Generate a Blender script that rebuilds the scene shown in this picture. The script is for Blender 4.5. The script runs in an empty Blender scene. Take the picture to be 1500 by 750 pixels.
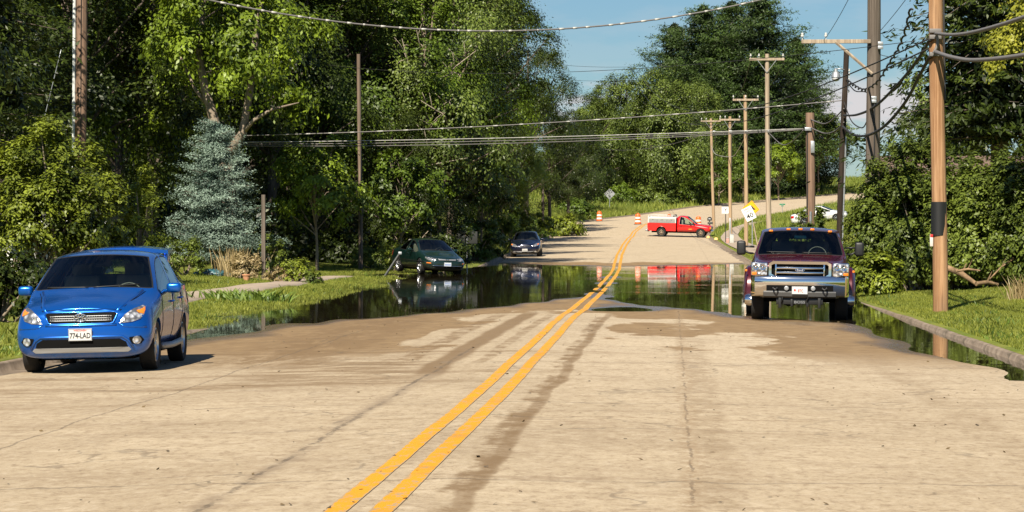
import bpy, bmesh, math, random
import numpy as np
from mathutils import Vector, Matrix, Euler, noise
from mathutils.bvhtree import BVHTree

# ------------------------------------------------------------ camera, sky, sun, exposure
R = math.radians
scene = bpy.context.scene
col = scene.collection
CAM_Z = 1.95
YAW = 3.228
cd = bpy.data.cameras.new("camera"); cam = bpy.data.objects.new("camera", cd); col.objects.link(cam)
cam.location = (0, 0, CAM_Z); cam.rotation_euler = (R(90 - 0.619), 0, R(YAW))
cd.lens = 100; cd.sensor_width = 36; cd.clip_start = 0.5; cd.clip_end = 8000
scene.camera = cam

SUN_EL, SUN_AZ = 46.0, 15.0          # the sun stands behind the camera and to its left
sun_from = Vector((-math.sin(R(SUN_AZ)) * math.cos(R(SUN_EL)), -math.cos(R(SUN_AZ)) * math.cos(R(SUN_EL)), math.sin(R(SUN_EL))))
sd = bpy.data.lights.new("sun", 'SUN'); sd.energy = 5.0; sd.angle = R(0.5); sd.color = (1.0, 0.91, 0.76)
so = bpy.data.objects.new("sun", sd); col.objects.link(so)
so.rotation_euler = (-sun_from).to_track_quat('-Z', 'Y').to_euler()

world = bpy.data.worlds.new("World"); scene.world = world; world.use_nodes = True
wn = world.node_tree; wn.nodes.clear()
def N(nt, t, **k):
    n = nt.nodes.new(t)
    for a, v in k.items(): setattr(n, a, v)
    return n
wo = N(wn, 'ShaderNodeOutputWorld'); wb = N(wn, 'ShaderNodeBackground')
sky = N(wn, 'ShaderNodeTexSky', sky_type='NISHITA', sun_disc=False)
sky.sun_elevation = R(SUN_EL); sky.sun_rotation = math.atan2(sun_from.x, sun_from.y)
sky.air_density = 1.0; sky.dust_density = 0.25; sky.ozone_density = 3.0; sky.altitude = 200
tc = N(wn, 'ShaderNodeTexCoord')
mp = N(wn, 'ShaderNodeMapping'); mp.inputs['Scale'].default_value = (20, 20, 80)
mp.inputs['Location'].default_value = (3.1, 1.7, 0.4)
wn.links.new(tc.outputs['Generated'], mp.inputs[0])
cn = N(wn, 'ShaderNodeTexNoise'); cn.inputs['Scale'].default_value = 1.0; cn.inputs['Detail'].default_value = 7; cn.inputs['Roughness'].default_value = .55
wn.links.new(mp.outputs[0], cn.inputs['Vector'])
cr = N(wn, 'ShaderNodeMapRange'); cr.inputs[1].default_value = .47; cr.inputs[2].default_value = .58
wn.links.new(cn.outputs[0], cr.inputs[0])
sep = N(wn, 'ShaderNodeSeparateXYZ'); wn.links.new(tc.outputs['Generated'], sep.inputs[0])
c1 = N(wn, 'ShaderNodeMapRange', interpolation_type='SMOOTHSTEP'); c1.inputs[1].default_value = .058; c1.inputs[2].default_value = .042
wn.links.new(sep.outputs[2], c1.inputs[0])
c1b = N(wn, 'ShaderNodeMapRange', interpolation_type='SMOOTHSTEP'); c1b.inputs[1].default_value = .028; c1b.inputs[2].default_value = .038
wn.links.new(sep.outputs[2], c1b.inputs[0])
c1m = N(wn, 'ShaderNodeMath', operation='MULTIPLY'); wn.links.new(c1.outputs[0], c1m.inputs[0]); wn.links.new(c1b.outputs[0], c1m.inputs[1])
cm = N(wn, 'ShaderNodeMath', operation='MULTIPLY'); wn.links.new(cr.outputs[0], cm.inputs[0]); wn.links.new(c1m.outputs[0], cm.inputs[1])
cm2 = N(wn, 'ShaderNodeMath', operation='MULTIPLY_ADD'); wn.links.new(cr.outputs[0], cm2.inputs[0]); cm2.inputs[1].default_value = .10
wn.links.new(cm.outputs[0], cm2.inputs[2])
tint = N(wn, 'ShaderNodeMix', data_type='RGBA', blend_type='MULTIPLY'); tint.inputs[0].default_value = 1
tint.inputs['B'].default_value = (0.56, 0.73, 0.86, 1)
wn.links.new(sky.outputs[0], tint.inputs['A'])
cmx = N(wn, 'ShaderNodeMix', data_type='RGBA'); wn.links.new(cm2.outputs[0], cmx.inputs[0])
wn.links.new(tint.outputs['Result'], cmx.inputs['A']); cmx.inputs['B'].default_value = (7.6, 7.4, 7.5, 1)
wn.links.new(cmx.outputs['Result'], wb.inputs[0]); wb.inputs[1].default_value = 0.05
wn.links.new(wb.outputs[0], wo.inputs[0])
scene.view_settings.view_transform = 'Standard'; scene.view_settings.look = 'None'
scene.view_settings.exposure = 0.88; scene.view_settings.gamma = 1; scene.view_settings.use_curve_mapping = False
scene.render.engine = 'CYCLES'
scene.cycles.max_bounces = 6; scene.cycles.diffuse_bounces = 1; scene.cycles.glossy_bounces = 4
scene.cycles.transmission_bounces = 4; scene.cycles.transparent_max_bounces = 8
scene.cycles.caustics_reflective = False; scene.cycles.caustics_refractive = False

rnd = random.Random(7)

# ------------------------------------------------------------ helpers
def tag(o, label=None, cat=None, group=None, kind=None):
    if label: o['label'] = label
    if cat: o['category'] = cat
    if group: o['group'] = group
    if kind: o['kind'] = kind
    return o
def thing(name, label, cat, loc=(0, 0, 0), rz=0, group=None):
    o = bpy.data.objects.new(name, None); col.objects.link(o)
    o.location = loc; o.rotation_euler = (0, 0, rz)
    return tag(o, label, cat, group)
def link(name, me, parent=None, mat=None):
    o = bpy.data.objects.new(name, me); col.objects.link(o)
    if parent: o.parent = parent
    if mat:
        for m in (mat if isinstance(mat, (list, tuple)) else [mat]): me.materials.append(m)
    return o
def fin(name, bm, mat, parent=None, smooth=False, angle=None):
    me = bpy.data.meshes.new(name); bmesh.ops.recalc_face_normals(bm, faces=bm.faces); bm.to_mesh(me); bm.free()
    if smooth:
        me.shade_smooth()
        if angle: me.set_sharp_from_angle(angle=R(angle))
    return link(name, me, parent, mat)
def box(bm, c, s, bev=0.0, rot=None, seg=2):
    r = bmesh.ops.create_cube(bm, size=1.0)
    vs = r['verts']
    bmesh.ops.scale(bm, vec=s, verts=vs)
    if bev:
        es = list({e for v in vs for e in v.link_edges})
        g = bmesh.ops.bevel(bm, geom=es, offset=bev, segments=seg, affect='EDGES', profile=.5)
        vs = list({v for f in g['faces'] for v in f.verts} | {v for v in vs if v.is_valid})
        # collect the whole island
        seen = set(vs); st = list(vs)
        while st:
            v = st.pop()
            for e in v.link_edges:
                o = e.other_vert(v)
                if o not in seen: seen.add(o); st.append(o)
        vs = list(seen)
    if rot: bmesh.ops.rotate(bm, cent=(0, 0, 0), matrix=Euler(rot).to_matrix(), verts=vs)
    bmesh.ops.translate(bm, vec=c, verts=vs)
    return vs
def tube(bm, pts, rad, n=8, cap=True):
    """sweep a ring of n along pts; rad a number or one per point"""
    pts = [Vector(p) for p in pts]
    rs = rad if isinstance(rad, (list, tuple)) else [rad] * len(pts)
    rings = []; prev = None
    for i, p in enumerate(pts):
        d = (pts[min(i + 1, len(pts) - 1)] - pts[max(i - 1, 0)]).normalized()
        if prev is None:
            a = Vector((0, 0, 1)) if abs(d.z) < .9 else Vector((1, 0, 0))
            u = d.cross(a).normalized()
        else:
            u = (prev - d * prev.dot(d)).normalized()
        prev = u; w = d.cross(u)
        rings.append([bm.verts.new(p + (u * math.cos(2 * math.pi * k / n) + w * math.sin(2 * math.pi * k / n)) * rs[i]) for k in range(n)])
    for a, b in zip(rings, rings[1:]):
        for k in range(n): bm.faces.new((a[k], a[(k + 1) % n], b[(k + 1) % n], b[k]))
    if cap:
        bm.faces.new(rings[0][::-1]); bm.faces.new(rings[-1])
    return rings
def lathe(bm, prof, axis='Z', c=(0, 0, 0), n=24, close=False):
    """prof: list of (radius, height along axis)"""
    c = Vector(c); rings = []
    for r, h in prof:
        ring = []
        for k in range(n):
            a = 2 * math.pi * k / n
            if axis == 'Z': v = Vector((r * math.cos(a), r * math.sin(a), h))
            elif axis == 'X': v = Vector((h, r * math.cos(a), r * math.sin(a)))
            else: v = Vector((r * math.cos(a), h, r * math.sin(a)))
            ring.append(bm.verts.new(c + v))
        rings.append(ring)
    pr = list(zip(rings, rings[1:])) + ([(rings[-1], rings[0])] if close else [])
    for a, b in pr:
        for k in range(n): bm.faces.new((a[k], a[(k + 1) % n], b[(k + 1) % n], b[k]))
    if not close:
        bm.faces.new(rings[0][::-1]); bm.faces.new(rings[-1])
def text(name, s, size, ext, mat, parent, loc, rot, sx=1.0, bold=0.0):
    cu = bpy.data.curves.new(name, 'FONT'); cu.body = s; cu.size = size; cu.extrude = ext; cu.offset = bold
    cu.align_x = 'CENTER'; cu.align_y = 'CENTER'; cu.resolution_u = 3
    t = bpy.data.objects.new(name + '_tmp', cu); col.objects.link(t)
    bpy.context.view_layer.update()
    me = bpy.data.meshes.new_from_object(t.evaluated_get(bpy.context.evaluated_depsgraph_get()))
    bpy.data.objects.remove(t); bpy.data.curves.remove(cu)
    me.name = name; me.materials.clear()
    me.transform(Matrix.Diagonal((sx, 1, 1, 1)))
    o = link(name, me, parent, mat); o.location = loc; o.rotation_euler = rot
    return o

# ------------------------------------------------------------ materials
def mat(name, c, rough=.6, metal=0, var=0, scale=8, c2=None, coat=0, bump=0, bscale=40, spec=.5, stretch=(1, 1, 1), trans=0, alpha=1):
    m = bpy.data.materials.new(name); m.use_nodes = True; nt = m.node_tree
    b = nt.nodes['Principled BSDF']
    b.inputs['Base Color'].default_value = (*c, 1); b.inputs['Roughness'].default_value = rough; b.inputs['Metallic'].default_value = metal
    b.inputs['Coat Weight'].default_value = coat; b.inputs['Coat Roughness'].default_value = .03
    b.inputs['Specular IOR Level'].default_value = spec
    if c2 or var or bump:
        t = N(nt, 'ShaderNodeTexCoord'); mpn = N(nt, 'ShaderNodeMapping'); mpn.inputs['Scale'].default_value = stretch
        nt.links.new(t.outputs['Object'], mpn.inputs[0])
    if c2 or var:
        n = N(nt, 'ShaderNodeTexNoise'); n.inputs['Scale'].default_value = scale; n.inputs['Detail'].default_value = 6; n.inputs['Roughness'].default_value = .65
        nt.links.new(mpn.outputs[0], n.inputs['Vector'])
        r = N(nt, 'ShaderNodeValToRGB'); r.color_ramp.elements[0].position = .34; r.color_ramp.elements[1].position = .66
        ca = c if c2 else tuple(x * (1 - var) for x in c); cb = c2 if c2 else tuple(min(1, x * (1 + var)) for x in c)
        r.color_ramp.elements[0].color = (*ca, 1); r.color_ramp.elements[1].color = (*cb, 1)
        nt.links.new(n.outputs[0], r.inputs[0]); nt.links.new(r.outputs[0], b.inputs['Base Color'])
    if bump:
        n2 = N(nt, 'ShaderNodeTexNoise'); n2.inputs['Scale'].default_value = bscale; n2.inputs['Detail'].default_value = 4
        nt.links.new(mpn.outputs[0], n2.inputs['Vector'])
        bu = N(nt, 'ShaderNodeBump'); bu.inputs['Strength'].default_value = bump; bu.inputs['Distance'].default_value = .02
        nt.links.new(n2.outputs[0], bu.inputs['Height']); nt.links.new(bu.outputs[0], b.inputs['Normal'])
    return m
def leafmat(name, dark, light, trans=.35, rough=.45, seedscale=.35):
    """colour per leaf (face attribute) shifted by a slow noise over the crown; half of it lets light through"""
    m = bpy.data.materials.new(name); m.use_nodes = True; nt = m.node_tree; nt.nodes.clear()
    out = N(nt, 'ShaderNodeOutputMaterial'); at = N(nt, 'ShaderNodeAttribute', attribute_name='leafv')
    g = N(nt, 'ShaderNodeNewGeometry')
    n = N(nt, 'ShaderNodeTexNoise'); n.inputs['Scale'].default_value = seedscale; n.inputs['Detail'].default_value = 3
    nt.links.new(g.outputs['Position'], n.inputs['Vector'])
    a = N(nt, 'ShaderNodeMath', operation='MULTIPLY_ADD'); nt.links.new(n.outputs[0], a.inputs[0]); a.inputs[1].default_value = 1.3; a.inputs[2].default_value = -.65
    s = N(nt, 'ShaderNodeMath', operation='ADD', use_clamp=True); nt.links.new(at.outputs['Fac'], s.inputs[0]); nt.links.new(a.outputs[0], s.inputs[1])
    mx = N(nt, 'ShaderNodeMix', data_type='RGBA'); nt.links.new(s.outputs[0], mx.inputs[0])
    mx.inputs['A'].default_value = (*dark, 1); mx.inputs['B'].default_value = (*light, 1)
    b = N(nt, 'ShaderNodeBsdfPrincipled'); b.inputs['Roughness'].default_value = rough; b.inputs['Specular IOR Level'].default_value = .35
    nt.links.new(mx.outputs['Result'], b.inputs['Base Color'])
    if trans:
        tr = N(nt, 'ShaderNodeBsdfTranslucent')
        mt = N(nt, 'ShaderNodeMix', data_type='RGBA', blend_type='MULTIPLY'); mt.inputs[0].default_value = 1; mt.inputs['B'].default_value = (1.0, .95, .35, 1)
        nt.links.new(mx.outputs['Result'], mt.inputs['A']); nt.links.new(mt.outputs['Result'], tr.inputs[0])
        ms = N(nt, 'ShaderNodeMixShader'); ms.inputs[0].default_value = trans
        nt.links.new(b.outputs[0], ms.inputs[1]); nt.links.new(tr.outputs[0], ms.inputs[2]); nt.links.new(ms.outputs[0], out.inputs[0])
    else: nt.links.new(b.outputs[0], out.inputs[0])
    return m

# ------------------------------------------------------------ lie of the land (metres; z = 0 is the flood level)
T = lambda a, b: (np.array(a, float), np.array(b, float))
def ip(x, t): return np.interp(x, t[0], t[1])
XLt = T([-60, 50, 55, 90, 114, 135, 160, 200, 220, 245, 265, 280, 300, 318, 330, 350, 375, 395, 450, 520], [-8.8, -8.8, -8.6, -8.6, -8.8, -9.1, -9.4, -9.9, -10.1, -10.4, -10.2, -9.7, -8.1, -5.1, -2.3, 2.9, 12.4, 22.7, 52, 100])
XRt = T([-60, 40, 60, 114, 150, 200, 245, 255, 262, 285, 330, 352, 395, 450, 520], [4.95, 4.9, 4.75, 4.4, 3.9, 3.5, 3.1, 3.6, 4.2, 7.05, 15.2, 22, 39, 69, 118])
XCt = T([-60, 30, 45, 61, 90, 110, 124, 137, 160, 200, 230, 250, 265, 285, 310, 350, 395, 450, 520], [-1.93, -1.95, -2.03, -2.14, -2.2, -2.32, -2.46, -2.66, -2.98, -3.35, -3.5, -3.35, -2.75, -.9, 4, 13.5, 31, 60, 108])
ZCt = T([-60, 0, 37, 56, 62, 69, 79, 92, 120, 134, 142, 160, 180, 200, 220, 240, 252, 266, 280, 300, 320, 350, 395, 450, 520, 700], [.3, .2, .14, .112, .07, .034, 0, -.0012, -.0012, 0.0, .10, .26, .42, .60, .78, 1.0, 1.45, 2.0, 2.4, 2.85, 3.45, 4.7, 6.6, 8.6, 9.6, 10.5])
TILT = T([-60, 250, 330, 400, 700], [0, 0, .35, .4, .4])
OFFL = T([-60, 47, 53, 56, 62, 70, 80, 101, 110, 118, 130, 700], [0, 0, -.10, -.15, -.12, -.07, -.05, -.05, -.08, -.07, 0, 0])
SLL = T([-60, 50, 71, 101, 110, 125, 160, 200, 250, 290, 320, 700], [.04, .04, .045, .03, .013, .04, .07, .12, .16, .14, .02, .02])
SLR = T([-60, 60, 75, 150, 240, 300, 350, 700], [.04, .04, .07, .08, .12, .05, .02, .02])
def sm(x, a, b):
    t = np.clip((x - a) / (b - a), 0, 1); return t * t * (3 - 2 * t)
def road_z(X, Y):
    X = np.asarray(X, float); Y = np.asarray(Y, float)
    xc = ip(Y, XCt)
    dip = .075 * np.exp(-((X + 1.35) / .75) ** 2 - ((Y - 65.5) / 1.8) ** 2) + .03 * np.exp(-((X + .3) / .5) ** 2 - ((Y - 71) / 1.5) ** 2)
    bmp = .012 * (np.exp(-((X + 2.4) / 1.0) ** 2 - ((Y - 107) / 2.2) ** 2) + np.exp(-((X + 2.2) / .8) ** 2 - ((Y - 96) / 2.0) ** 2))
    # rough shore: small rises and hollows in the old slabs
    wob = .008 * np.sin(X * 2.1 + Y * .35) * np.sin(Y * .55 + X * .6) + .004 * np.sin(X * 5.3 + 1) * np.sin(Y * 1.1)
    wob = wob * sm(Y, 10, 30) * (1 - sm(Y, 85, 92)) * (1 + 0 * X) + wob * .6 * sm(Y, 126, 131)
    dip = dip + .017 * sm(X, 3.3, 4.6) * sm(Y, 28, 34) * (1 - sm(Y, 54, 62))
    return ip(Y, ZCt) - .02 * np.abs(X - xc) + ip(Y, TILT) * (X - xc) / 13 - dip + bmp + wob
def ground_z(X, Y):
    X = np.asarray(X, float); Y = np.asarray(Y, float)
    xl, xr = ip(Y, XLt), ip(Y, XRt)
    eL = np.maximum(xl - X - .15, 0); eR = np.maximum(X - xr - .15, 0)
    gL = road_z(xl, Y) + .13 + ip(Y, OFFL); gR = road_z(xr, Y) + .115
    sL = ip(Y, SLL)
    zL = gL + sL * np.minimum(eL, 5.5) + .04 * np.clip(eL - 5.5, 0, 25) + .005 * np.maximum(eL - 30, 0)
    zL = np.where(Y > 320, gL + .02 * np.minimum(eL, 60), zL)
    k = sm(Y, 290, 330); zLa = gL + sL * np.minimum(eL, 5.5) + .04 * np.clip(eL - 5.5, 0, 25)
    zL = zLa * (1 - k) + (gL + .025 * np.minimum(eL, 40)) * k
    sR = ip(Y, SLR)
    zR = gR + sR * np.minimum(eR, 14) + .03 * np.clip(eR - 14, 0, 40)
    nz = .02 * np.sin(X * 1.3 + Y * .21) * np.sin(Y * .33 - X * .4) + .012 * np.sin(X * 3.1) * np.cos(Y * .9)
    fade = sm(np.maximum(eL, eR), 0, .8)
    zg = np.where(X < xl, zL, np.where(X > xr, zR, road_z(X, Y) - .25)) + nz * fade
    return zg
def gz(x, y):
    return float(ground_z(x, y))
def sz(x, y):
    """surface height: the road where there is road"""
    if ip(y, XLt) < x < ip(y, XRt): return float(road_z(x, y))
    return gz(x, y)
F = 4167.0
def wx(px, d):
    """world x of photo column px at distance d"""
    return d * math.tan(math.atan((px - 750) / F) - R(YAW))
def wz(py, d): return CAM_Z + (330 - py) / F * d
def at(px, d, dz=0):
    x = wx(px, d); return Vector((x, d, sz(x, d) + dz))
# ------------------------------------------------------------ ground, road, kerbs, water
def grid_mesh(name, X, Y, Z, mats, parent=None, smooth=True):
    ny, nx = X.shape
    me = bpy.data.meshes.new(name)
    v = np.stack([X, Y, Z], -1).reshape(-1, 3)
    idx = np.arange(ny * nx).reshape(ny, nx)
    f = np.stack([idx[:-1, :-1], idx[:-1, 1:], idx[1:, 1:], idx[1:, :-1]], -1).reshape(-1, 4)
    me.vertices.add(len(v)); me.vertices.foreach_set('co', v.ravel())
    me.loops.add(f.size); me.loops.foreach_set('vertex_index', f.ravel().astype(np.int32))
    me.polygons.add(len(f)); me.polygons.foreach_set('loop_start', np.arange(0, f.size, 4, dtype=np.int32))
    me.update(calc_edges=True)
    if smooth: me.shade_smooth()
    return link(name, me, parent, mats)
Ys = np.concatenate([np.arange(-60, 16, 4.), np.arange(16, 150, .5), np.arange(150, 320, 1.5), np.arange(320, 520, 5), np.array([520, 560, 620, 700, 850, 1100, 1600, 2600])])

def nmath(nt, op, a, b=None, clamp=False, c=None):
    n = N(nt, 'ShaderNodeMath', operation=op, use_clamp=clamp)
    for i, s in enumerate((a, b, c)):
        if s is None: continue
        if isinstance(s, (int, float)): n.inputs[i].default_value = s
        else: nt.links.new(s, n.inputs[i])
    return n.outputs[0]
def nnoise(nt, vec, scale, detail=5, rough=.6, out=0):
    n = N(nt, 'ShaderNodeTexNoise'); n.inputs['Scale'].default_value = scale; n.inputs['Detail'].default_value = detail; n.inputs['Roughness'].default_value = rough
    nt.links.new(vec, n.inputs['Vector']); return n.outputs[out]
def nrange(nt, v, a, b, lo=0, hi=1, smooth=True):
    n = N(nt, 'ShaderNodeMapRange', interpolation_type='SMOOTHSTEP' if smooth else 'LINEAR')
    nt.links.new(v, n.inputs[0])
    for i, x in zip((1, 2, 3, 4), (a, b, lo, hi)): n.inputs[i].default_value = x
    return n.outputs[0]
def nmix(nt, f, a, b, mode='MIX'):
    n = N(nt, 'ShaderNodeMix', data_type='RGBA', blend_type=mode)
    for k, s in (('Factor', f), ('A', a), ('B', b)):
        i = n.inputs[0] if k == 'Factor' else n.inputs[k]
        if isinstance(s, (int, float)): i.default_value = s
        elif isinstance(s, tuple): i.default_value = (*s, 1)
        else: nt.links.new(s, i)
    return n.outputs['Result']
def nmap(nt, v, sc, loc=(0, 0, 0)):
    n = N(nt, 'ShaderNodeMapping'); n.inputs['Scale'].default_value = sc; n.inputs['Location'].default_value = loc
    nt.links.new(v, n.inputs[0]); return n.outputs[0]

# grass ground
def grass_ground():
    m = bpy.data.materials.new('lawn_soil'); m.use_nodes = True; nt = m.node_tree; b = nt.nodes['Principled BSDF']
    g = N(nt, 'ShaderNodeNewGeometry').outputs['Position']
    n1 = nnoise(nt, g, .5, 5); n2 = nnoise(nt, g, 7, 5, .7)
    c = nmix(nt, nrange(nt, n1, .35, .65), (.10, .14, .018), (.18, .20, .03))
    c = nmix(nt, nrange(nt, n2, .45, .7), c, (.20, .18, .06))
    # rough meadow further off, a paler wilder green
    sp = N(nt, 'ShaderNodeSeparateXYZ'); nt.links.new(g, sp.inputs[0])
    far = nrange(nt, sp.outputs[1], 180, 260)
    n3 = nnoise(nt, nmap(nt, g, (1, .25, 1)), .35, 6, .65)
    cf = nmix(nt, nrange(nt, n3, .35, .65), (.075, .13, .015), (.17, .17, .04))
    c = nmix(nt, far, c, cf)
    # silt left by the flood close to the water line
    mud = nrange(nt, nmath(nt, 'ADD', sp.outputs[2], nmath(nt, 'MULTIPLY', n2, .04)), .045, .0)
    c = nmix(nt, nmath(nt, 'MULTIPLY', mud, .8), c, (.05, .045, .022))
    nt.links.new(c, b.inputs['Base Color']); b.inputs['Roughness'].default_value = .9; b.inputs['Specular IOR Level'].default_value = .15
    bu = N(nt, 'ShaderNodeBump'); bu.inputs['Strength'].default_value = .6; bu.inputs['Distance'].default_value = .05
    nt.links.new(nnoise(nt, g, 12, 5, .7), bu.inputs['Height']); nt.links.new(bu.outputs[0], b.inputs['Normal'])
    return m
offs = np.array([-1500, -600, -300, -150, -80, -60, -45, -35, -28, -22, -18, -15, -13, -11, -9.5, -8, -7, -6, -5.3, -4.7, -4.1, -3.6, -3.1, -2.6, -2.1, -1.7, -1.3, -1., -.75, -.5, -.3, -.12])
xl = ip(Ys, XLt)[:, None]; xr = ip(Ys, XRt)[:, None]
Xg = np.concatenate([xl + offs[None], xl + .03, (xl + xr) / 2, xr - .03, xr - offs[None, ::-1]], 1)
Yg = np.repeat(Ys[:, None], Xg.shape[1], 1)
Zg = ground_z(Xg, Yg)
Zg[:, 32] = ground_z(xl[:, 0] + .2, Ys); Zg[:, 34] = ground_z(xr[:, 0] - .2, Ys)
o = grid_mesh('ground', Xg, Yg, Zg, grass_ground()); tag(o, 'mown grass verges and lawns either side of the road', None, None, 'structure')

# road
def road_mat():
    m = bpy.data.materials.new('old_concrete'); m.use_nodes = True; nt = m.node_tree; b = nt.nodes['Principled BSDF']
    g = N(nt, 'ShaderNodeNewGeometry').outputs['Position']
    sp = N(nt, 'ShaderNodeSeparateXYZ'); nt.links.new(g, sp.inputs[0]); X, Y, Z = sp.outputs
    n1 = nnoise(nt, g, .35, 6, .6); n2 = nnoise(nt, g, 3, 6, .7); n3 = nnoise(nt, g, 30, 4, .7)
    nst = nnoise(nt, nmap(nt, g, (.35, 1.6, 1)), 1.3, 6, .7)      # streaks lying across the road
    nlo = nnoise(nt, nmap(nt, g, (1.8, .12, 1)), 1.2, 5, .65)     # wear along the wheel lines
    c = nmix(nt, nrange(nt, n1, .3, .7), (.345, .272, .178), (.435, .352, .238))
    far = nmath(nt, 'MAXIMUM', nrange(nt, Y, 128, 145), nmath(nt, 'MULTIPLY', nmath(nt, 'MULTIPLY', nrange(nt, Y, 24, 44), nrange(nt, X, -3.5, -.5)), .8))
    c = nmix(nt, nmath(nt, 'MULTIPLY', far, .75), c, (.50, .412, .292))
    c = nmix(nt, nmath(nt, 'MULTIPLY', nrange(nt, n2, .42, .75), .45), c, (.30, .225, .145))
    c = nmix(nt, nmath(nt, 'MULTIPLY', nrange(nt, nst, .52, .68), .5), c, (.235, .17, .105))
    c = nmix(nt, nmath(nt, 'MULTIPLY', nrange(nt, nlo, .55, .75), .35), c, (.25, .19, .125))
    c = nmix(nt, nmath(nt, 'MULTIPLY', nrange(nt, n3, .40, .70), .45), c, (.21, .155, .10))
    n4 = nnoise(nt, nmap(nt, g, (1, .5, 1)), 11, 5, .75)
    c = nmix(nt, nmath(nt, 'MULTIPLY', nrange(nt, n4, .51, .64), .55), c, (.20, .14, .085))
    n5 = nnoise(nt, nmap(nt, g, (1, .6, 1)), 4.5, 9, .82)
    c = nmix(nt, nmath(nt, 'MULTIPLY', nrange(nt, n5, .54, .67), .34), c, (.20, .145, .085))
    c = nmix(nt, nmath(nt, 'MULTIPLY', nrange(nt, n5, .47, .36), .30), c, (.56, .475, .35))
    c = nmix(nt, nmath(nt, 'MULTIPLY', nrange(nt, n4, .48, .34), .25), c, (.55, .47, .36))
    # silt: a brown film wherever the old water stood, with a ragged edge
    e = nmath(nt, 'MULTIPLY', nmath(nt, 'SUBTRACT', nnoise(nt, nmap(nt, g, (1, .42, 1)), .40, 7, .62), .5), .26)
    h = nmath(nt, 'ADD', nmath(nt, 'ADD', Z, e), nmath(nt, 'MULTIPLY', nmath(nt, 'ADD', X, 1.5), .006))
    near = nrange(nt, Y, 150, 130, smooth=False)
    silt = nmath(nt, 'MULTIPLY', nrange(nt, nmath(nt, 'ADD', h, nmath(nt, 'MULTIPLY', nmath(nt, 'MULTIPLY', nrange(nt, X, -4.6, -3.9), nrange(nt, X, -.8, -1.5)), .035)), .094, .080), nrange(nt, Y, 36, 44))
    silt2 = nmath(nt, 'MULTIPLY', nrange(nt, h, .10, .06), nrange(nt, Y, 150, 143))
    silt = nmath(nt, 'MAXIMUM', nmath(nt, 'MULTIPLY', silt, nrange(nt, Y, 90, 84)), nmath(nt, 'MULTIPLY', silt2, nrange(nt, Y, 86, 92)))
    sc = nmix(nt, nrange(nt, n2, .35, .7), (.165, .102, .046), (.25, .168, .082))
    c = nmix(nt, nmath(nt, 'MULTIPLY', silt, .92), c, sc)
    wet = nmath(nt, 'MULTIPLY', nrange(nt, nmath(nt, 'ADD', Z, nmath(nt, 'MULTIPLY', e, .15)), .022, .004), nrange(nt, Y, 40, 44))
    c = nmix(nt, nmath(nt, 'MULTIPLY', wet, .75), c, (.10, .068, .038))
    # tyre tracks of dragged mud: x, half width, y0, y1, strength
    wob = nmath(nt, 'MULTIPLY', nmath(nt, 'SUBTRACT', nnoise(nt, nmap(nt, g, (.2, .5, 1)), .5, 4), .5), .30)
    wob2 = nmath(nt, 'MULTIPLY', nmath(nt, 'SUBTRACT', nnoise(nt, g, 3.2, 6, .75), .5), .10)
    brk = nrange(nt, nnoise(nt, nmap(nt, g, (1.5, .8, 1)), 1.6, 5, .7), .38, .58)
    xw = nmath(nt, 'ADD', nmath(nt, 'ADD', X, wob), wob2)
    wj = nmath(nt, 'MULTIPLY', nmath(nt, 'SUBTRACT', nnoise(nt, nmap(nt, g, (1, .35, 1)), 2.4, 8, .8), .5), .20)
    xj = nmath(nt, 'ADD', X, wj)
    def track(c, x0, hw, ya, yb, k, colr, soft=.6, gate=brk, xs=None):
        d = nmath(nt, 'ABSOLUTE', nmath(nt, 'SUBTRACT', xs or xw, x0))
        f = nrange(nt, d, hw, hw * (1 - soft))
        f = nmath(nt, 'MULTIPLY', f, nmath(nt, 'MULTIPLY', nrange(nt, Y, ya, ya + 3), nrange(nt, Y, yb + 3, yb)))
        if gate is not None: f = nmath(nt, 'MULTIPLY', f, gate)
        return nmix(nt, nmath(nt, 'MULTIPLY', f, k), c, colr)
    MUD = (.165, .105, .050)
    c = track(c, -1.42, .16, 15, 56, .85, MUD, .5)
    c = track(c, -3.05, .24, 33, 60, .85, MUD, .5, None)
    c = track(c, -2.55, .12, 36, 60, .7, MUD, .5)
    c = track(c, -1.35, .09, 15, 60, .55, MUD, .5, None)
    c = track(c, -3.65, .20, 36, 60, .8, MUD, .5)
    c = track(c, -4.9, .25, 36, 56, .5, MUD)
    c = track(c, .35, .22, 16, 45, .35, MUD)
    c = track(c, 2.9, .3, 16, 40, .25, MUD)
    c = track(c, -5.7, 1.3, 36, 60, .80, MUD, .8, nrange(nt, nnoise(nt, nmap(nt, g, (1.6, .35, 1)), 1.5, 6, .7), .40, .55))
    c = track(c, -4.2, 1.5, 31, 38.5, .75, MUD, .6, nrange(nt, nnoise(nt, nmap(nt, g, (.5, 1.3, 1)), 1.7, 8, .75), .42, .56))
    c = track(c, -7.6, 1.2, 26, 33, .5, MUD, .6, nrange(nt, nnoise(nt, nmap(nt, g, (.3, 1.5, 1)), 1.9, 8, .75), .47, .60))
    # silt dragged sideways in long thin sweeps
    for y0, sl, x1, hw, k in ((32.6, .16, -2.6, .8, .6), (35.2, .10, -1.5, .5, .5), (29.2, .12, -5.5, .35, .4), (41.5, -.1, -1.0, .5, .6), (26.0, .2, 4.0, .10, .35)):
        yy = nmath(nt, 'ADD', nmath(nt, 'SUBTRACT', Y, nmath(nt, 'MULTIPLY', nmath(nt, 'ADD', X, 5.0), sl)), nmath(nt, 'MULTIPLY', nmath(nt, 'SUBTRACT', nnoise(nt, nmap(nt, g, (.5, 1, 1)), .9, 6, .7), .5), 1.6))
        f_ = nmath(nt, 'MULTIPLY', nrange(nt, nmath(nt, 'ABSOLUTE', nmath(nt, 'SUBTRACT', yy, y0)), hw, hw * .2), nrange(nt, X, x1 + 1.2, x1 - .8))
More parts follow.
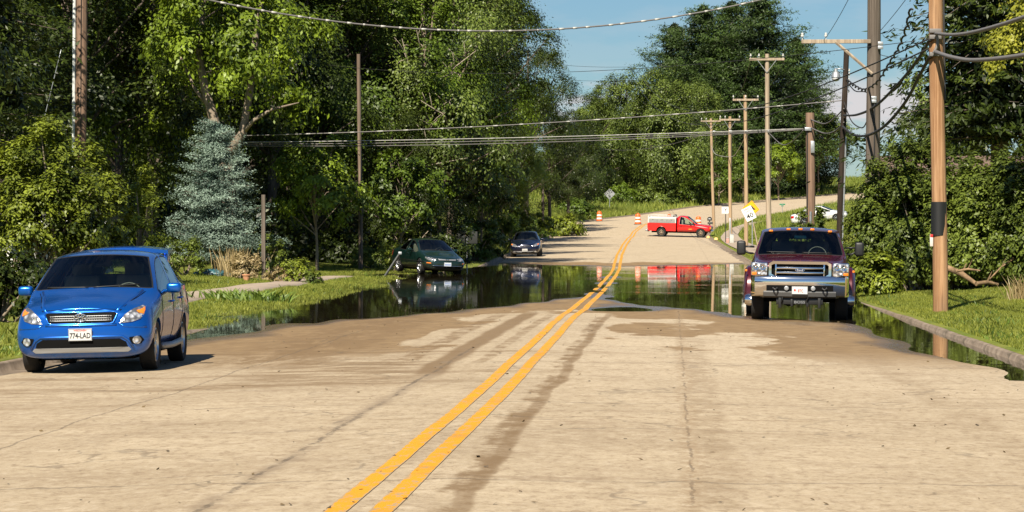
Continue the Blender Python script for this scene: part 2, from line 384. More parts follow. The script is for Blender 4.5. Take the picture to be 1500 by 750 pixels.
        c = nmix(nt, nmath(nt, 'MULTIPLY', nmath(nt, 'MULTIPLY', f_, nrange(nt, nnoise(nt, nmap(nt, g, (.4, 1.5, 1)), 2.6, 8, .78), .40, .56)), min(1, k * 1.2)), c, MUD)
    # joints and cracks
    DK = (.085, .065, .045)
    none = None
    c = track(c, -2.98, .13, 10, 40, .55, (.20, .15, .10), .8)
    c = track(c, -2.98, .035, 10, 42, .7, DK, .6, nrange(nt, nnoise(nt, nmap(nt, g, (1, .8, 1)), 3.5, 7, .8), .44, .56), xj)
    c = track(c, .14, .016, 10, 80, .7, DK, .5, nrange(nt, nnoise(nt, nmap(nt, g, (1, .5, 1)), 1.6, 6, .75), .42, .54), xj)
    c = track(c, .14, .13, 10, 80, .6, (.25, .175, .10), .8, nrange(nt, n4, .35, .6))
    c = track(c, -5.6, .02, 10, 50, .5, DK, .5, none)
    c = track(c, -3.15, .05, 136, 215, .6, DK, .5)
    c = track(c, 1.9, .05, 140, 240, .4, (.25, .2, .15), .5)
    # cross joints, a little askew
    yw = nmath(nt, 'ADD', nmath(nt, 'ADD', Y, nmath(nt, 'MULTIPLY', X, -.16)), nmath(nt, 'MULTIPLY', nmath(nt, 'SUBTRACT', nnoise(nt, g, .8, 5, .65), .5), .9))
    gate2 = nrange(nt, nnoise(nt, g, .45, 4, .6), .33, .5)
    fm = nmath(nt, 'PINGPONG', nmath(nt, 'SUBTRACT', yw, 2.2), 4.5)
    f = nmath(nt, 'MULTIPLY', nrange(nt, fm, .045, .015), gate2)
    c = nmix(nt, nmath(nt, 'MULTIPLY', f, .5), c, DK)
    # fine random cracking
    vo = N(nt, 'ShaderNodeTexVoronoi', feature='DISTANCE_TO_EDGE'); vo.inputs['Scale'].default_value = .33
    wv = N(nt, 'ShaderNodeVectorMath', operation='ADD'); nt.links.new(g, wv.inputs[0])
    ns = N(nt, 'ShaderNodeTexNoise'); ns.inputs['Scale'].default_value = .9; ns.inputs['Detail'].default_value = 5; nt.links.new(g, ns.inputs['Vector'])
    vs = N(nt, 'ShaderNodeVectorMath', operation='SCALE'); vs.inputs['Scale'].default_value = 1.6; nt.links.new(ns.outputs['Color'], vs.inputs[0]); nt.links.new(vs.outputs[0], wv.inputs[1])
    nt.links.new(wv.outputs[0], vo.inputs['Vector'])
    cg = nrange(nt, nnoise(nt, g, .25, 3), .47, .56)
    c = nmix(nt, nmath(nt, 'MULTIPLY', nmath(nt, 'MULTIPLY', nrange(nt, vo.outputs['Distance'], .012, .004), cg), .4), c, DK)
    # small dark specks
    sp2 = nrange(nt, nnoise(nt, nmap(nt, g, (1, .7, 1)), 5.5, 3, .55), .71, .76)
    c = nmix(nt, nmath(nt, 'MULTIPLY', sp2, .55), c, (.13, .09, .05))
    nt.links.new(c, b.inputs['Base Color'])
    rg = nmix(nt, wet, (.86, .86, .86), (.22, .22, .22)); nt.links.new(rg, b.inputs['Roughness'])
    b.inputs['Specular IOR Level'].default_value = .3
    bu = N(nt, 'ShaderNodeBump'); bu.inputs['Strength'].default_value = .25; bu.inputs['Distance'].default_value = .01
    nt.links.new(n3, bu.inputs['Height']); nt.links.new(bu.outputs[0], b.inputs['Normal'])
    return m
M_road = road_mat()
Yr = Ys[Ys <= 520]
u = np.linspace(0, 1, 55)
XR_ = ip(Yr, XLt)[:, None] * (1 - u) + ip(Yr, XRt)[:, None] * u
YR_ = np.repeat(Yr[:, None], len(u), 1)
o = grid_mesh('road', XR_, YR_, road_z(XR_, YR_), M_road); tag(o, 'worn pale concrete road with brown silt, dipping under flood water', None, None, 'structure')

M_kerb = mat('kerb_concrete', (.15, .11, .075), .85, c2=(.28, .22, .165), scale=2.5, bump=.3)
def kerb_mat():
    nt = M_kerb.node_tree; b = nt.nodes['Principled BSDF']; src = b.inputs['Base Color'].links[0].from_socket
    g = N(nt, 'ShaderNodeNewGeometry').outputs['Position']; sp = N(nt, 'ShaderNodeSeparateXYZ'); nt.links.new(g, sp.inputs[0])
    j = nrange(nt, nmath(nt, 'PINGPONG', nmath(nt, 'ADD', sp.outputs[1], nmath(nt, 'MULTIPLY', nnoise(nt, g, .6, 2), .3)), 1.5), .035, .012)
    st = nrange(nt, nnoise(nt, nmap(nt, g, (1, .6, 3)), 2.2, 6, .7), .50, .66)
    c = nmix(nt, nmath(nt, 'MULTIPLY', st, .7), src, (.07, .055, .03)); c = nmix(nt, nmath(nt, 'MULTIPLY', j, .85), c, (.03, .03, .015))
    nt.links.new(c, b.inputs['Base Color'])
kerb_mat()
M_walk = mat('walk_concrete', (.27, .21, .155), .88, c2=(.38, .31, .24), scale=1.4, bump=.2)
def kerb(side, y0, y1, top_drop=0):
    Y = Ys[(Ys >= y0) & (Ys <= y1)]; x = ip(Y, XLt if side < 0 else XRt)
    zr = road_z(x, Y); zt = zr + (.125 if side < 0 else .11) + (ip(Y, OFFL) if side < 0 else 0)
    s = side
    prof = [(-.32, zr + .006), (0.0, zr + .006), (.035, np.maximum(zt - .02, zr + .004)), (.055, np.maximum(zt, zr + .005)), (.145, zt + .004), (.16, zt - .15)]
    X = np.stack([x + s * a for a, _ in prof], 1); Z = np.stack([z + 0 * x for _, z in prof], 1)
    if s < 0: X = X[:, ::-1]; Z = Z[:, ::-1]
    return X, np.repeat(Y[:, None], len(prof), 1), Z
for s, nm in ((-1, 'concrete kerb edging the lawn on the blue hatchback side'), (1, 'concrete kerb edging the grass on the maroon truck side')):
    X, Y, Z = kerb(s, -60, 520)
    o = grid_mesh('kerb', X, Y, Z, M_kerb, smooth=False); tag(o, nm, None, None, 'structure')

# yellow centre lines: two strips, paint with worn gaps
def paint_mat():
    m = bpy.data.materials.new('yellow_paint'); m.use_nodes = True; nt = m.node_tree; b = nt.nodes['Principled BSDF']
    g = N(nt, 'ShaderNodeNewGeometry').outputs['Position']
    n1 = nnoise(nt, nmap(nt, g, (1, .3, 1)), 3, 6, .7)
    c = nmix(nt, nrange(nt, n1, .3, .75), (.64, .285, .006), (.54, .25, .02))
    ed = N(nt, 'ShaderNodeAttribute', attribute_name='edge').outputs['Fac']
    w = nrange(nt, nmath(nt, 'ADD', nnoise(nt, nmap(nt, g, (1.4, .5, 1)), 7, 8, .8), nmath(nt, 'MULTIPLY', nmath(nt, 'POWER', ed, 3), .17)), .525, .58)
    c = nmix(nt, nmath(nt, 'MULTIPLY', w, .9), c, (.33, .25, .155))
    tr_ = nrange(nt, nnoise(nt, nmap(nt, g, (.6, 1.2, 1)), 1.3, 6, .7), .54, .66)
    c = nmix(nt, nmath(nt, 'MULTIPLY', tr_, .35), c, (.30, .17, .05))
    nt.links.new(c, b.inputs['Base Color']); b.inputs['Roughness'].default_value = .7; b.inputs['Specular IOR Level'].default_value = .3
    return m
M_paint = paint_mat()
for k, off in enumerate((-.14, .14)):
    Y = Ys[(Ys <= 275)]; xc = ip(Y, XCt) + off
    if True:
        wob = np.array([.012 * noise.noise(Vector((0, y * .12, k * 5))) for y in Y])
        xc = xc + wob
    us = np.array([-.074, -.05, 0, .05, .074])
    hw = np.array([1 + .08 * noise.noise(Vector((3, y * .9, k * 9))) for y in Y])[:, None]
    X = xc[:, None] + us * hw; YY = np.repeat(Y[:, None], 5, 1)
    o = grid_mesh('road_marking', X, YY, road_z(X, YY) + .005, M_paint)
    ea = o.data.attributes.new('edge', 'FLOAT', 'POINT'); ea.data.foreach_set('value', np.tile([1., 0, 0, 0, 1.], len(Y)).astype(np.float32))
    tag(o, 'solid yellow centre line nearer the blue hatchback' if k == 0 else 'solid yellow centre line nearer the maroon truck', None, None, 'structure')

# footpath through the lawn, half drowned
Y = Ys[(Ys >= 57) & (Ys <= 108)]
x = ip(Y, XLt) - 3.1
X = np.stack([x - 1.3, x - 1.28, x - .65, x - .02, x], 1); YY = np.repeat(Y[:, None], 5, 1); Z = ground_z(X, YY) + .03; Z[:, 0] -= .08; Z[:, -1] -= .08
o = grid_mesh('sidewalk', X, YY, Z, M_walk); tag(o, 'pale concrete footpath crossing the lawn into the flood', None, None, 'structure')
# footpath on the far side, curving round to the road on the hill
pp = [(162, 5.1), (180, 4.75), (200, 4.5), (222, 4.5), (238, 4.8), (250, 5.6), (260, 7.0), (268, 9.2), (274, 12.5), (278, 16)]
vs = [];
pts = []
for i in range(len(pp) - 1):
    for k in range(4):
        t = k / 4; p0 = pp[max(i - 1, 0)]; p1 = pp[i]; p2 = pp[i + 1]; p3 = pp[min(i + 2, len(pp) - 1)]
        pts.append(tuple(.5 * ((2 * p1[j]) + (-p0[j] + p2[j]) * t + (2 * p0[j] - 5 * p1[j] + 4 * p2[j] - p3[j]) * t * t + (-p0[j] + 3 * p1[j] - 3 * p2[j] + p3[j]) * t ** 3) for j in (0, 1)))
X = []; YY = []
for i, (y, x) in enumerate(pts):
    a = pts[max(i - 1, 0)]; b = pts[min(i + 1, len(pts) - 1)]
    d = Vector((b[1] - a[1], b[0] - a[0])).normalized(); n = Vector((d.y, -d.x))
    X.append([x - n.x * .7, x, x + n.x * .7]); YY.append([y - n.y * .7, y, y + n.y * .7])
X = np.array(X); YY = np.array(YY); Z = ground_z(X, YY) + .05
o = grid_mesh('sidewalk', X, YY, Z, M_walk); tag(o, 'narrow concrete path curving up the slope by the road sign', None, None, 'structure')

# flood water
def water_mat():
    m = bpy.data.materials.new('flood_water'); m.use_nodes = True; nt = m.node_tree; b = nt.nodes['Principled BSDF']
    b.inputs['Base Color'].default_value = (.022, .017, .008, 1); b.inputs['Roughness'].default_value = .015; b.inputs['IOR'].default_value = 1.333
    g = N(nt, 'ShaderNodeNewGeometry').outputs['Position']
    n1 = nnoise(nt, nmap(nt, g, (.55, 1.0, 1)), 1.1, 3, .5)
    gate = nrange(nt, nnoise(nt, nmap(nt, g, (.25, .5, 1)), .30, 3), .40, .62, .15, 1)
    bu = N(nt, 'ShaderNodeBump'); bu.inputs['Distance'].default_value = .0040
    nt.links.new(gate, bu.inputs['Strength']); nt.links.new(n1, bu.inputs['Height'])
    n2 = nnoise(nt, nmap(nt, g, (.7, 1.5, 1)), 7, 2, .5)
    b2 = N(nt, 'ShaderNodeBump'); b2.inputs['Distance'].default_value = .0005; nt.links.new(gate, b2.inputs['Strength'])
    nt.links.new(n2, b2.inputs['Height']); nt.links.new(bu.outputs[0], b2.inputs['Normal'])
    nt.links.new(b2.outputs[0], b.inputs['Normal'])
    return m
xa = np.linspace(-19, 5.6, 60); ya = np.linspace(36, 146, 160)
XX, YY = np.meshgrid(xa, ya)
o = grid_mesh('water', XX, YY, XX * 0, water_mat()); tag(o, 'still brown flood water lying across the road', None, None, 'structure')
# ------------------------------------------------------------ vehicles (local axes: nose towards -y, y = 0 at the nose)
M_black = mat('black_plastic', (.012, .012, .012), .5)
M_dark = mat('dull_black', (.006, .006, .006), .9, spec=.1)  # plain black for wheel wells, seams, intakes and axles
M_rub = mat('tyre_rubber', (.014, .013, .012), .85, bump=.3, bscale=60)
M_chrome = mat('chrome', (.78, .78, .78), .07, metal=1)
M_alloy = mat('alloy', (.52, .52, .53), .28, metal=1)
M_steel = mat('dull_steel', (.35, .36, .37), .5, metal=.8)
M_int = mat('car_interior', (.24, .22, .19), .8)
M_intd = mat('dark_interior', (.07, .068, .065), .8)
M_amber = mat('amber_lens', (.75, .20, .02), .15)
M_redl = mat('red_lens', (.45, .01, .01), .15)
M_plate = mat('plate_white', (.55, .55, .53), .5)
M_ink = mat('black_ink', (.02, .02, .025), .6)
M_red_ink = mat('red_ink', (.55, .03, .03), .6)
M_silver = mat('silver_plastic', (.34, .35, .36), .4, metal=.4)
def glass(name, tint, k):
    m = bpy.data.materials.new(name); m.use_nodes = True; nt = m.node_tree; nt.nodes.clear()
    out = N(nt, 'ShaderNodeOutputMaterial'); tr = N(nt, 'ShaderNodeBsdfTransparent'); gl = N(nt, 'ShaderNodeBsdfGlossy')
    tr.inputs[0].default_value = (*tint, 1); gl.inputs['Roughness'].default_value = .02; gl.inputs[0].default_value = (.9, .95, 1, 1)
    fr = N(nt, 'ShaderNodeFresnel'); fr.inputs[0].default_value = 1.5
    a = nmath(nt, 'ADD', fr.outputs[0], k)
    ms = N(nt, 'ShaderNodeMixShader'); nt.links.new(a, ms.inputs[0]); nt.links.new(tr.outputs[0], ms.inputs[1]); nt.links.new(gl.outputs[0], ms.inputs[2])
    nt.links.new(ms.outputs[0], out.inputs[0]); return m
M_wind = glass('windscreen_glass', (.80, .90, .84), .0)
M_side = glass('side_glass', (.60, .68, .64), .03)
def lens_mat():
    m = bpy.data.materials.new('headlamp_lens'); m.use_nodes = True; nt = m.node_tree; b = nt.nodes['Principled BSDF']
    g = N(nt, 'ShaderNodeTexCoord').outputs['Object']
    vo = N(nt, 'ShaderNodeTexVoronoi'); vo.inputs['Scale'].default_value = 16; nt.links.new(g, vo.inputs['Vector'])
    c = nmix(nt, nrange(nt, vo.outputs['Distance'], .2, .7), (.75, .76, .78), (.18, .18, .19))
    nt.links.new(c, b.inputs['Base Color']); b.inputs['Metallic'].default_value = .55; b.inputs['Roughness'].default_value = .18
    b.inputs['Coat Weight'].default_value = 1; b.inputs['Coat Roughness'].default_value = .02
    bu = N(nt, 'ShaderNodeBump'); bu.inputs['Strength'].default_value = .7; bu.inputs['Distance'].default_value = .03
    nt.links.new(vo.outputs['Distance'], bu.inputs['Height']); nt.links.new(bu.outputs[0], b.inputs['Normal']); return m
M_lens = lens_mat()
def paint(name, c, metal=.35, rough=.32, dust=.12):
    m = bpy.data.materials.new(name); m.use_nodes = True; nt = m.node_tree; b = nt.nodes['Principled BSDF']
    g = N(nt, 'ShaderNodeTexCoord').outputs['Object']
    sp = N(nt, 'ShaderNodeSeparateXYZ'); nt.links.new(g, sp.inputs[0])
    n = nnoise(nt, g, 4, 6, .65)
    low = nrange(nt, nmath(nt, 'ADD', sp.outputs[2], nmath(nt, 'MULTIPLY', n, .25)), .75, .30)
    f = nmath(nt, 'MULTIPLY', nmath(nt, 'MULTIPLY', low, nrange(nt, n, .3, .7)), dust * 3, True)
    cc = nmix(nt, f, c, (.22, .17, .11))
    nt.links.new(cc, b.inputs['Base Color']); b.inputs['Metallic'].default_value = metal
    rg = nmix(nt, f, (rough,) * 3, (.7, .7, .7)); nt.links.new(rg, b.inputs['Roughness'])
    b.inputs['Coat Weight'].default_value = .8; b.inputs['Coat Roughness'].default_value = .04
    return m

def line(ys, yr, yc, zb, zm, zbelt, z5, zc, wb, wm, wbelt, w5, w6, ym=None):
    p6y = yr + (yc - yr) * .15; p7y = yr + (yc - yr) * .72
    z6 = z5 + (zc - z5) * .35; z7 = z5 + (zc - z5) * .85
    ym = ys if ym is None else ym
    return [(0, ys, zb), (wb * .85, ys, zb), (wb, ys, zb + .1), (wm, ym, zm), (wbelt, ys, zbelt), (w5, yr, z5), (w6, p6y, z6), (w6 * .58, p7y, z7), (0, yc, zc)]
def shell(lines, capf, capr, matf, target, levels=2, crease=None, capglass=()):
    """closed body surface from transverse lines; capf/capr = 7 (y, z) pairs down the middle of nose and tail"""
    bm = bmesh.new(); rings = []
    for L in lines:
        r = [bm.verts.new(p) for p in L]
        l = [r[0]] + [bm.verts.new((-p[0], p[1], p[2])) for p in L[1:8]] + [r[8]]
        rings.append((r, l))
    mi = {}
    for i in range(len(rings) - 1):
        for s in (0, 1):
            a, b = rings[i][s], rings[i + 1][s]
            for j in range(8):
                f = bm.faces.new((a[j], b[j], b[j + 1], a[j + 1]) if s == 0 else (a[j], a[j + 1], b[j + 1], b[j]))
                f.material_index = matf(i, j)
    for ring, cap in ((rings[0], capf), (rings[-1], capr)):
        mids = {}
        cen = [ring[0][0]] + [bm.verts.new((0, y, z)) for y, z in cap] + [ring[0][8]]
        for s in (0, 1):
            p = ring[s]; m = [p[0]]
            for k in range(1, 8):
                co = p[k].co; ce = cen[k].co
                m.append(bm.verts.new((co.x * .72, ce.y + (co.y - ce.y) * .22, ce.z + (co.z - ce.z) * .6)))
            m.append(p[8])
            for k in range(8):
                for A, B in ((p, m), (m, cen)):
                    vs = [A[k], A[k + 1], B[k + 1], B[k]]
                    uq = []
                    for v in vs:
                        if v not in uq: uq.append(v)
                    if len(uq) >= 3:
                        f = bm.faces.new(uq)
                        if ring is rings[-1] and k in capglass and B is cen: f.material_index = 3
    bmesh.ops.recalc_face_normals(bm, faces=bm.faces)
    cl = bm.edges.layers.float.new('crease_edge')
    if crease:
        for e in bm.edges:
            ms = {f.material_index for f in e.link_faces}
            if len(ms) > 1: e[cl] = crease
    if crease:      # keep the corners of the glass tight
        vl = bm.verts.layers.float.new('crease_vert')
        for v in bm.verts:
            for k in {f.material_index for f in v.link_faces} - {0}:
                if sum(f.material_index == k for f in v.link_faces) == 1 and len(v.link_faces) >= 3: v[vl] = .55
    me = bpy.data.meshes.new('tmp'); bm.to_mesh(me); bm.free()
    ob = bpy.data.objects.new('tmp', me); col.objects.link(ob)
    sub = ob.modifiers.new('s', 'SUBSURF'); sub.levels = levels; sub.render_levels = levels
    bpy.context.view_layer.update()
    me2 = bpy.data.meshes.new_from_object(ob.evaluated_get(bpy.context.evaluated_depsgraph_get()))
    bpy.data.objects.remove(ob); bpy.data.meshes.remove(me)
    n = len(me2.vertices); co = np.empty(n * 3); me2.vertices.foreach_get('co', co); co = co.reshape(-1, 3)
    lo, hi = co.min(0), co.max(0); (hw, y0, y1, z0, z1) = target
    co[:, 0] *= hw / hi[0]; co[:, 1] = y0 + (co[:, 1] - lo[1]) / (hi[1] - lo[1]) * (y1 - y0); co[:, 2] = z0 + (co[:, 2] - lo[2]) / (hi[2] - lo[2]) * (z1 - z0)
    me2.vertices.foreach_set('co', co.ravel()); me2.update()
    return me2
def bvh_of(me):
    return BVHTree.FromPolygons([v.co for v in me.vertices], [p.vertices for p in me.polygons])
def cut_arches(me, arches, hw):
    """arches: (y, z, r, depth)"""
    ob = bpy.data.objects.new('tmp', me); col.objects.link(ob); cs = []
    for y, z, r, dep in arches:
        for s in (-1, 1):
            bm = bmesh.new(); lathe(bm, [(r, s * (hw - dep)), (r, s * (hw + .3))], 'X', (0, y, z), 32)
            bmesh.ops.recalc_face_normals(bm, faces=bm.faces)
            m = bpy.data.meshes.new('c'); bm.to_mesh(m); bm.free()
            c = bpy.data.objects.new('c', m); col.objects.link(c); cs.append(c)
            md = ob.modifiers.new('b', 'BOOLEAN'); md.operation = 'DIFFERENCE'; md.object = c; md.solver = 'EXACT'
    bpy.context.view_layer.update()
    me2 = bpy.data.meshes.new_from_object(ob.evaluated_get(bpy.context.evaluated_depsgraph_get()))
    bpy.data.objects.remove(ob)
    for c in cs: bpy.data.objects.remove(c)
    return me2
def split_body(me, parent, names, mats, arches, hw, body_name='body', extra=None):
    """names: {index: (part name, material)}; index 0 is the painted body"""
    bm = bmesh.new(); bm.from_mesh(me)
    for f in bm.faces:
        c = f.calc_center_median()
        if f.material_index == 0:
            for y, z, r, dep in arches:
                d = math.hypot(c.y - y, c.z - z)
                if d < r + .004 and abs(c.x) < hw + .01 and (abs(d - r) < .012 or abs(abs(c.x) - (hw - dep)) < .02 or d < r - .01): f.material_index = 9
    # black rubber round the glass
    gl = [f for f in bm.faces if f.material_index in names]
    groups = {}
    for f in gl: groups.setdefault(f.material_index, []).append(f)
    for k, fs in groups.items():
        r = bmesh.ops.inset_region(bm, faces=fs, thickness=.022, depth=0, use_even_offset=True)
        for f in r['faces']: f.material_index = 8
    for f in bm.faces: f.smooth = True
    out = {}
    full = bpy.data.meshes.new('f'); bm.to_mesh(full); bm.free()
    def take(pred, nm, ms, par, remap):
        b2 = bmesh.new(); b2.from_mesh(full)
        bmesh.ops.delete(b2, geom=[f for f in b2.faces if not pred(f)], context='FACES')
        if not b2.faces: b2.free(); return None
        for f in b2.faces: f.material_index = remap.get(f.material_index, 0)
        m2 = bpy.data.meshes.new(nm); b2.to_mesh(m2); b2.free(); m2.materials.clear()
        m2.set_sharp_from_angle(angle=R(38))
        return link(nm, m2, par, ms)
    body = take(lambda f: f.material_index in (0, 9), body_name, [mats[0], M_dark], parent, {0: 0, 9: 1})
    take(lambda f: f.material_index == 8, 'window_seal', [M_black], parent, {})
    for k, (nm, mt) in names.items():
        if nm == 'side_window':
            # one part per pane: split by connected islands
            b2 = bmesh.new(); b2.from_mesh(full)
            bmesh.ops.delete(b2, geom=[f for f in b2.faces if f.material_index != k], context='FACES')
            todo = set(b2.faces); isl = []
            while todo:
                st = [todo.pop()]; cur = set(st)
                while st:
                    f = st.pop()
                    for e in f.edges:
                        for g in e.link_faces:
                            if g in todo: todo.discard(g); cur.add(g); st.append(g)
                isl.append([[tuple(v.co) for v in f.verts] for f in cur])
            b2.free()
            for fs in isl:
                b3 = bmesh.new(); vm = {}
                for f in fs:
                    b3.faces.new([vm.setdefault(c, None) or vm.__setitem__(c, b3.verts.new(c)) or vm[c] for c in f]).smooth = True
                m3 = bpy.data.meshes.new('side_window'); b3.to_mesh(m3); b3.free(); link('side_window', m3, parent, mt)
        else: take(lambda f, k=k: f.material_index == k, nm, [mt], parent, {})
    bpy.data.meshes.remove(full)
    return body
def patch(bvh, outline, view, off, name, mt, parent, rings=5, mirror=False, base=None, flat=None, edge=-.006, smooth=True):
    """lay an outline onto the body: view 'F' (x,z seen from the nose), 'B' (from the tail), 'S' (y,z seen from +x), 'SN' (from -x), 'T' (x,y from above)"""
    res = []
    for mir in ((False, True) if mirror else (False,)):
        pts = [(-p[0], p[1]) if (mir and view in 'FBT') else p for p in outline]
        vw = {'S': 'SN'}.get(view, view) if mir else view
        d = {'F': Vector((0, 1, 0)), 'B': Vector((0, -1, 0)), 'S': Vector((-1, 0, 0)), 'SN': Vector((1, 0, 0)), 'T': Vector((0, 0, -1))}[vw]
        def cast(a, b):
            o = {'F': Vector((a, -3, b)), 'B': Vector((a, 12, b)), 'S': Vector((4, a, b)), 'SN': Vector((-4, a, b)), 'T': Vector((a, b, 5))}[vw]
            h = bvh.ray_cast(o, d)
            if h[0] is None:
                h = bvh.find_nearest(o + d * (3 if vw in 'FB' else 3)); return Vector(h[0]) if h[0] is not None else o
            return h[0]
        # densify the outline
        dn = []
        for i in range(len(pts)):
            a, b = pts[i], pts[(i + 1) % len(pts)]; n = max(1, int(math.dist(a, b) / .05))
            for k in range(n): dn.append((a[0] + (b[0] - a[0]) * k / n, a[1] + (b[1] - a[1]) * k / n))
        cx = sum(p[0] for p in dn) / len(dn); cy = sum(p[1] for p in dn) / len(dn)
        bm = bmesh.new(); prev = None
        for q in range(rings + 2):
            t = 1 - max(q - 1, 0) / rings
            o_ = off if q else edge
            if q == rings + 1:
                c = bm.verts.new(cast(cx, cy) - d * off)
                for k in range(len(dn)): bm.faces.new((prev[k], prev[(k + 1) % len(dn)], c))
                break
            ring = [bm.verts.new(cast(cx + (p[0] - cx) * t, cy + (p[1] - cy) * t) - d * o_) for p in dn]
            if prev:
                for k in range(len(dn)): bm.faces.new((prev[k], prev[(k + 1) % len(dn)], ring[(k + 1) % len(dn)], ring[k]))
            prev = ring
        res.append(fin(name, bm, mt, parent, smooth, 50))
    return res
def strip(bvh, pts, view, rad, name, mt, parent, mirror=False, off=.001, n=6):
    for mir in ((False, True) if mirror else (False,)):
        vw = {'S': 'SN'}.get(view, view) if mir else view
        P = [(-p[0], p[1]) if (mir and view in 'FBT') else p for p in pts]
        d = {'F': Vector((0, 1, 0)), 'B': Vector((0, -1, 0)), 'S': Vector((-1, 0, 0)), 'SN': Vector((1, 0, 0)), 'T': Vector((0, 0, -1))}[vw]
        out = []
        for i in range(len(P) - 1):
            a, b = P[i], P[i + 1]; n_ = max(1, int(math.dist(a, b) / .06))
            for k in range(n_ + (i == len(P) - 2)):
                t = k / n_; x, y = a[0] + (b[0] - a[0]) * t, a[1] + (b[1] - a[1]) * t
                o = {'F': Vector((x, -3, y)), 'B': Vector((x, 12, y)), 'S': Vector((4, x, y)), 'SN': Vector((-4, x, y)), 'T': Vector((x, y, 5))}[vw]
                h = bvh.ray_cast(o, d)
                if h[0] is not None: out.append(h[0] - d * off)
        if len(out) > 1:
            bm = bmesh.new(); tube(bm, out, rad, n); fin(name, bm, mt, parent, True)
def ell(cx, cy, a, b, n=20): return [(cx + a * math.cos(2 * math.pi * k / n), cy + b * math.sin(2 * math.pi * k / n)) for k in range(n)]
def wheel(parent, x, y, r, w, rim_r, spokes=5, rim_mat=None, side=None, cap=False, deep=False):
    s = 1 if x > 0 else -1
    t = bpy.data.objects.new('wheel', None); col.objects.link(t); t.parent = parent; t.location = (x, y, r)
    bm = bmesh.new(); h = w / 2
    lathe(bm, [(rim_r, -h * .8), (r * .93, -h), (r * .985, -h * .85), (r, -h * .55), (r, h * .55), (r * .985, h * .85), (r * .93, h), (rim_r, h * .8), (rim_r * .97, 0)], 'X', n=36, close=True)
    # tread grooves
    fin('tyre', bm, M_rub, t, True, 40)
    bm = bmesh.new(); f = s * h * (.1 if deep else .55)
    lathe(bm, [(rim_r, -s * h * .78), (rim_r, s * h * .8), (rim_r * .94, s * h * .84), (rim_r * .88, s * h * .6), (rim_r * .86, -s * h * .7)], 'X', n=36, close=True)
    lathe(bm, [(.02, f + s * .03), (rim_r * .24, f + s * .02), (rim_r * .28, f - s * .02), (.02, f - s * .03)], 'X', n=20)
    for k in range(spokes):
        a = 2 * math.pi * k / spokes + .3
        vs = box(bm, (0, 0, rim_r * .56), (.035, rim_r * (.34 if spokes < 8 else .16), rim_r * .76), .008)
        bmesh.ops.rotate(bm, cent=(0, 0, 0), matrix=Matrix.Rotation(a, 3, 'X'), verts=vs); bmesh.ops.translate(bm, vec=(f, 0, 0), verts=vs)
    fin('rim', bm, rim_mat or M_alloy, t, True, 35)
    bm = bmesh.new(); lathe(bm, [(.01, -s * h * .3), (rim_r * .9, -s * h * .3), (rim_r * .9, -s * h * .34), (.01, -s * h * .34)], 'X', n=24)
    fin('brake_disc', bm, M_intd, t)
    return t
def seats(parent, ys, hw, zf, mt, rows=(0, 1), wheel_side=1, zs=.0, steer=True, dash_y=None, dash_z=.9):
    """front seats, rear bench, dashboard, steering wheel; wheel_side +1 is the driver's side in a left-hand-drive car seen from its nose"""
    for r_ in rows:
        for x in ((-.36, .36) if r_ == 0 else (0,)):
            w = .50 if r_ == 0 else 1.2; y = ys[r_]
            bm = bmesh.new(); box(bm, (x, y, zf + .32), (w, .52, .16), .05)
            fin('seat', bm, mt, parent, True, 40)
            bm = bmesh.new(); box(bm, (x, y + .32, zf + .66), (w * .95, .16, .62), .06, rot=None)
            for hx in ((x,) if r_ == 0 else (x - .36, x + .36)): box(bm, (hx, y + .35, zf + 1.04), (.26, .10, .18), .04)
            fin('backrest', bm, mt, parent, True, 40)
    if dash_y is not None:
        bm = bmesh.new(); box(bm, (0, dash_y, dash_z - .12), (hw * 1.75, .42, .22), .07); fin('dashboard', bm, M_intd, parent, True, 40)
    if steer and dash_y is not None:
        bm = bmesh.new(); n = 28
        ring = [Vector((.19 * math.cos(2 * math.pi * k / n), 0, .19 * math.sin(2 * math.pi * k / n))) for k in range(n + 1)]
        tube(bm, ring, .016, 8, cap=False)
        tube(bm, [(-.18, 0, 0), (.18, 0, 0)], .018, 6); tube(bm, [(0, 0, 0), (0, 0, -.18)], .018, 6)
        bmesh.ops.rotate(bm, cent=(0, 0, 0), matrix=Matrix.Rotation(R(-25), 3, 'X'), verts=bm.verts)
        bmesh.ops.translate(bm, vec=(.36 * wheel_side, dash_y + .32, dash_z - .02), verts=bm.verts)
        fin('steering_wheel', bm, M_black, parent, True)
def floorpan(parent, y0, y1, hw, z0, z1):
    bm = bmesh.new(); box(bm, (0, (y0 + y1) / 2, (z0 + z1) / 2), (hw * 2, y1 - y0, z1 - z0), .03); fin('floor_pan', bm, M_dark, parent)
def number_plate(parent, loc, rot, main, top=None, w=.305, h=.155, topmat=None, inkmat=None, backmat=None, sx=.78, tsize=.088):
    p = bpy.data.objects.new('number_plate', None); col.objects.link(p); p.parent = parent; p.location = loc; p.rotation_euler = rot
    bm = bmesh.new(); box(bm, (0, 0, 0), (w, .008, h), .003); fin('plate', bm, backmat or M_plate, p)
    bm = bmesh.new()
    for c, s in (((0, -.005, h / 2 - .006), (w - .01, .004, .006)), ((0, -.005, -h / 2 + .006), (w - .01, .004, .006)), ((-w / 2 + .006, -.005, 0), (.006, .004, h - .024)), ((w / 2 - .006, -.005, 0), (.006, .004, h - .024))): box(bm, c, s)
    fin('plate_frame', bm, M_steel, p)
    if main: text('plate_number', main, tsize, .002, inkmat or M_ink, p, (0, -.0065, -.014), (R(90), 0, 0), sx, .0012)
    if not main:      # too far off to read: the row of characters shows as dark blocks
        bm = bmesh.new()
        for k in range(6): box(bm, (-.105 + k * .042, -.005, -.012), (.022, .003, .066))
        fin('plate_marks', bm, topmat or M_ink, p)
    if top: text('plate_title', top, .030, .002, topmat or M_red_ink, p, (0, -.0065, h / 2 - .024), (R(90), 0, 0), 1.0)
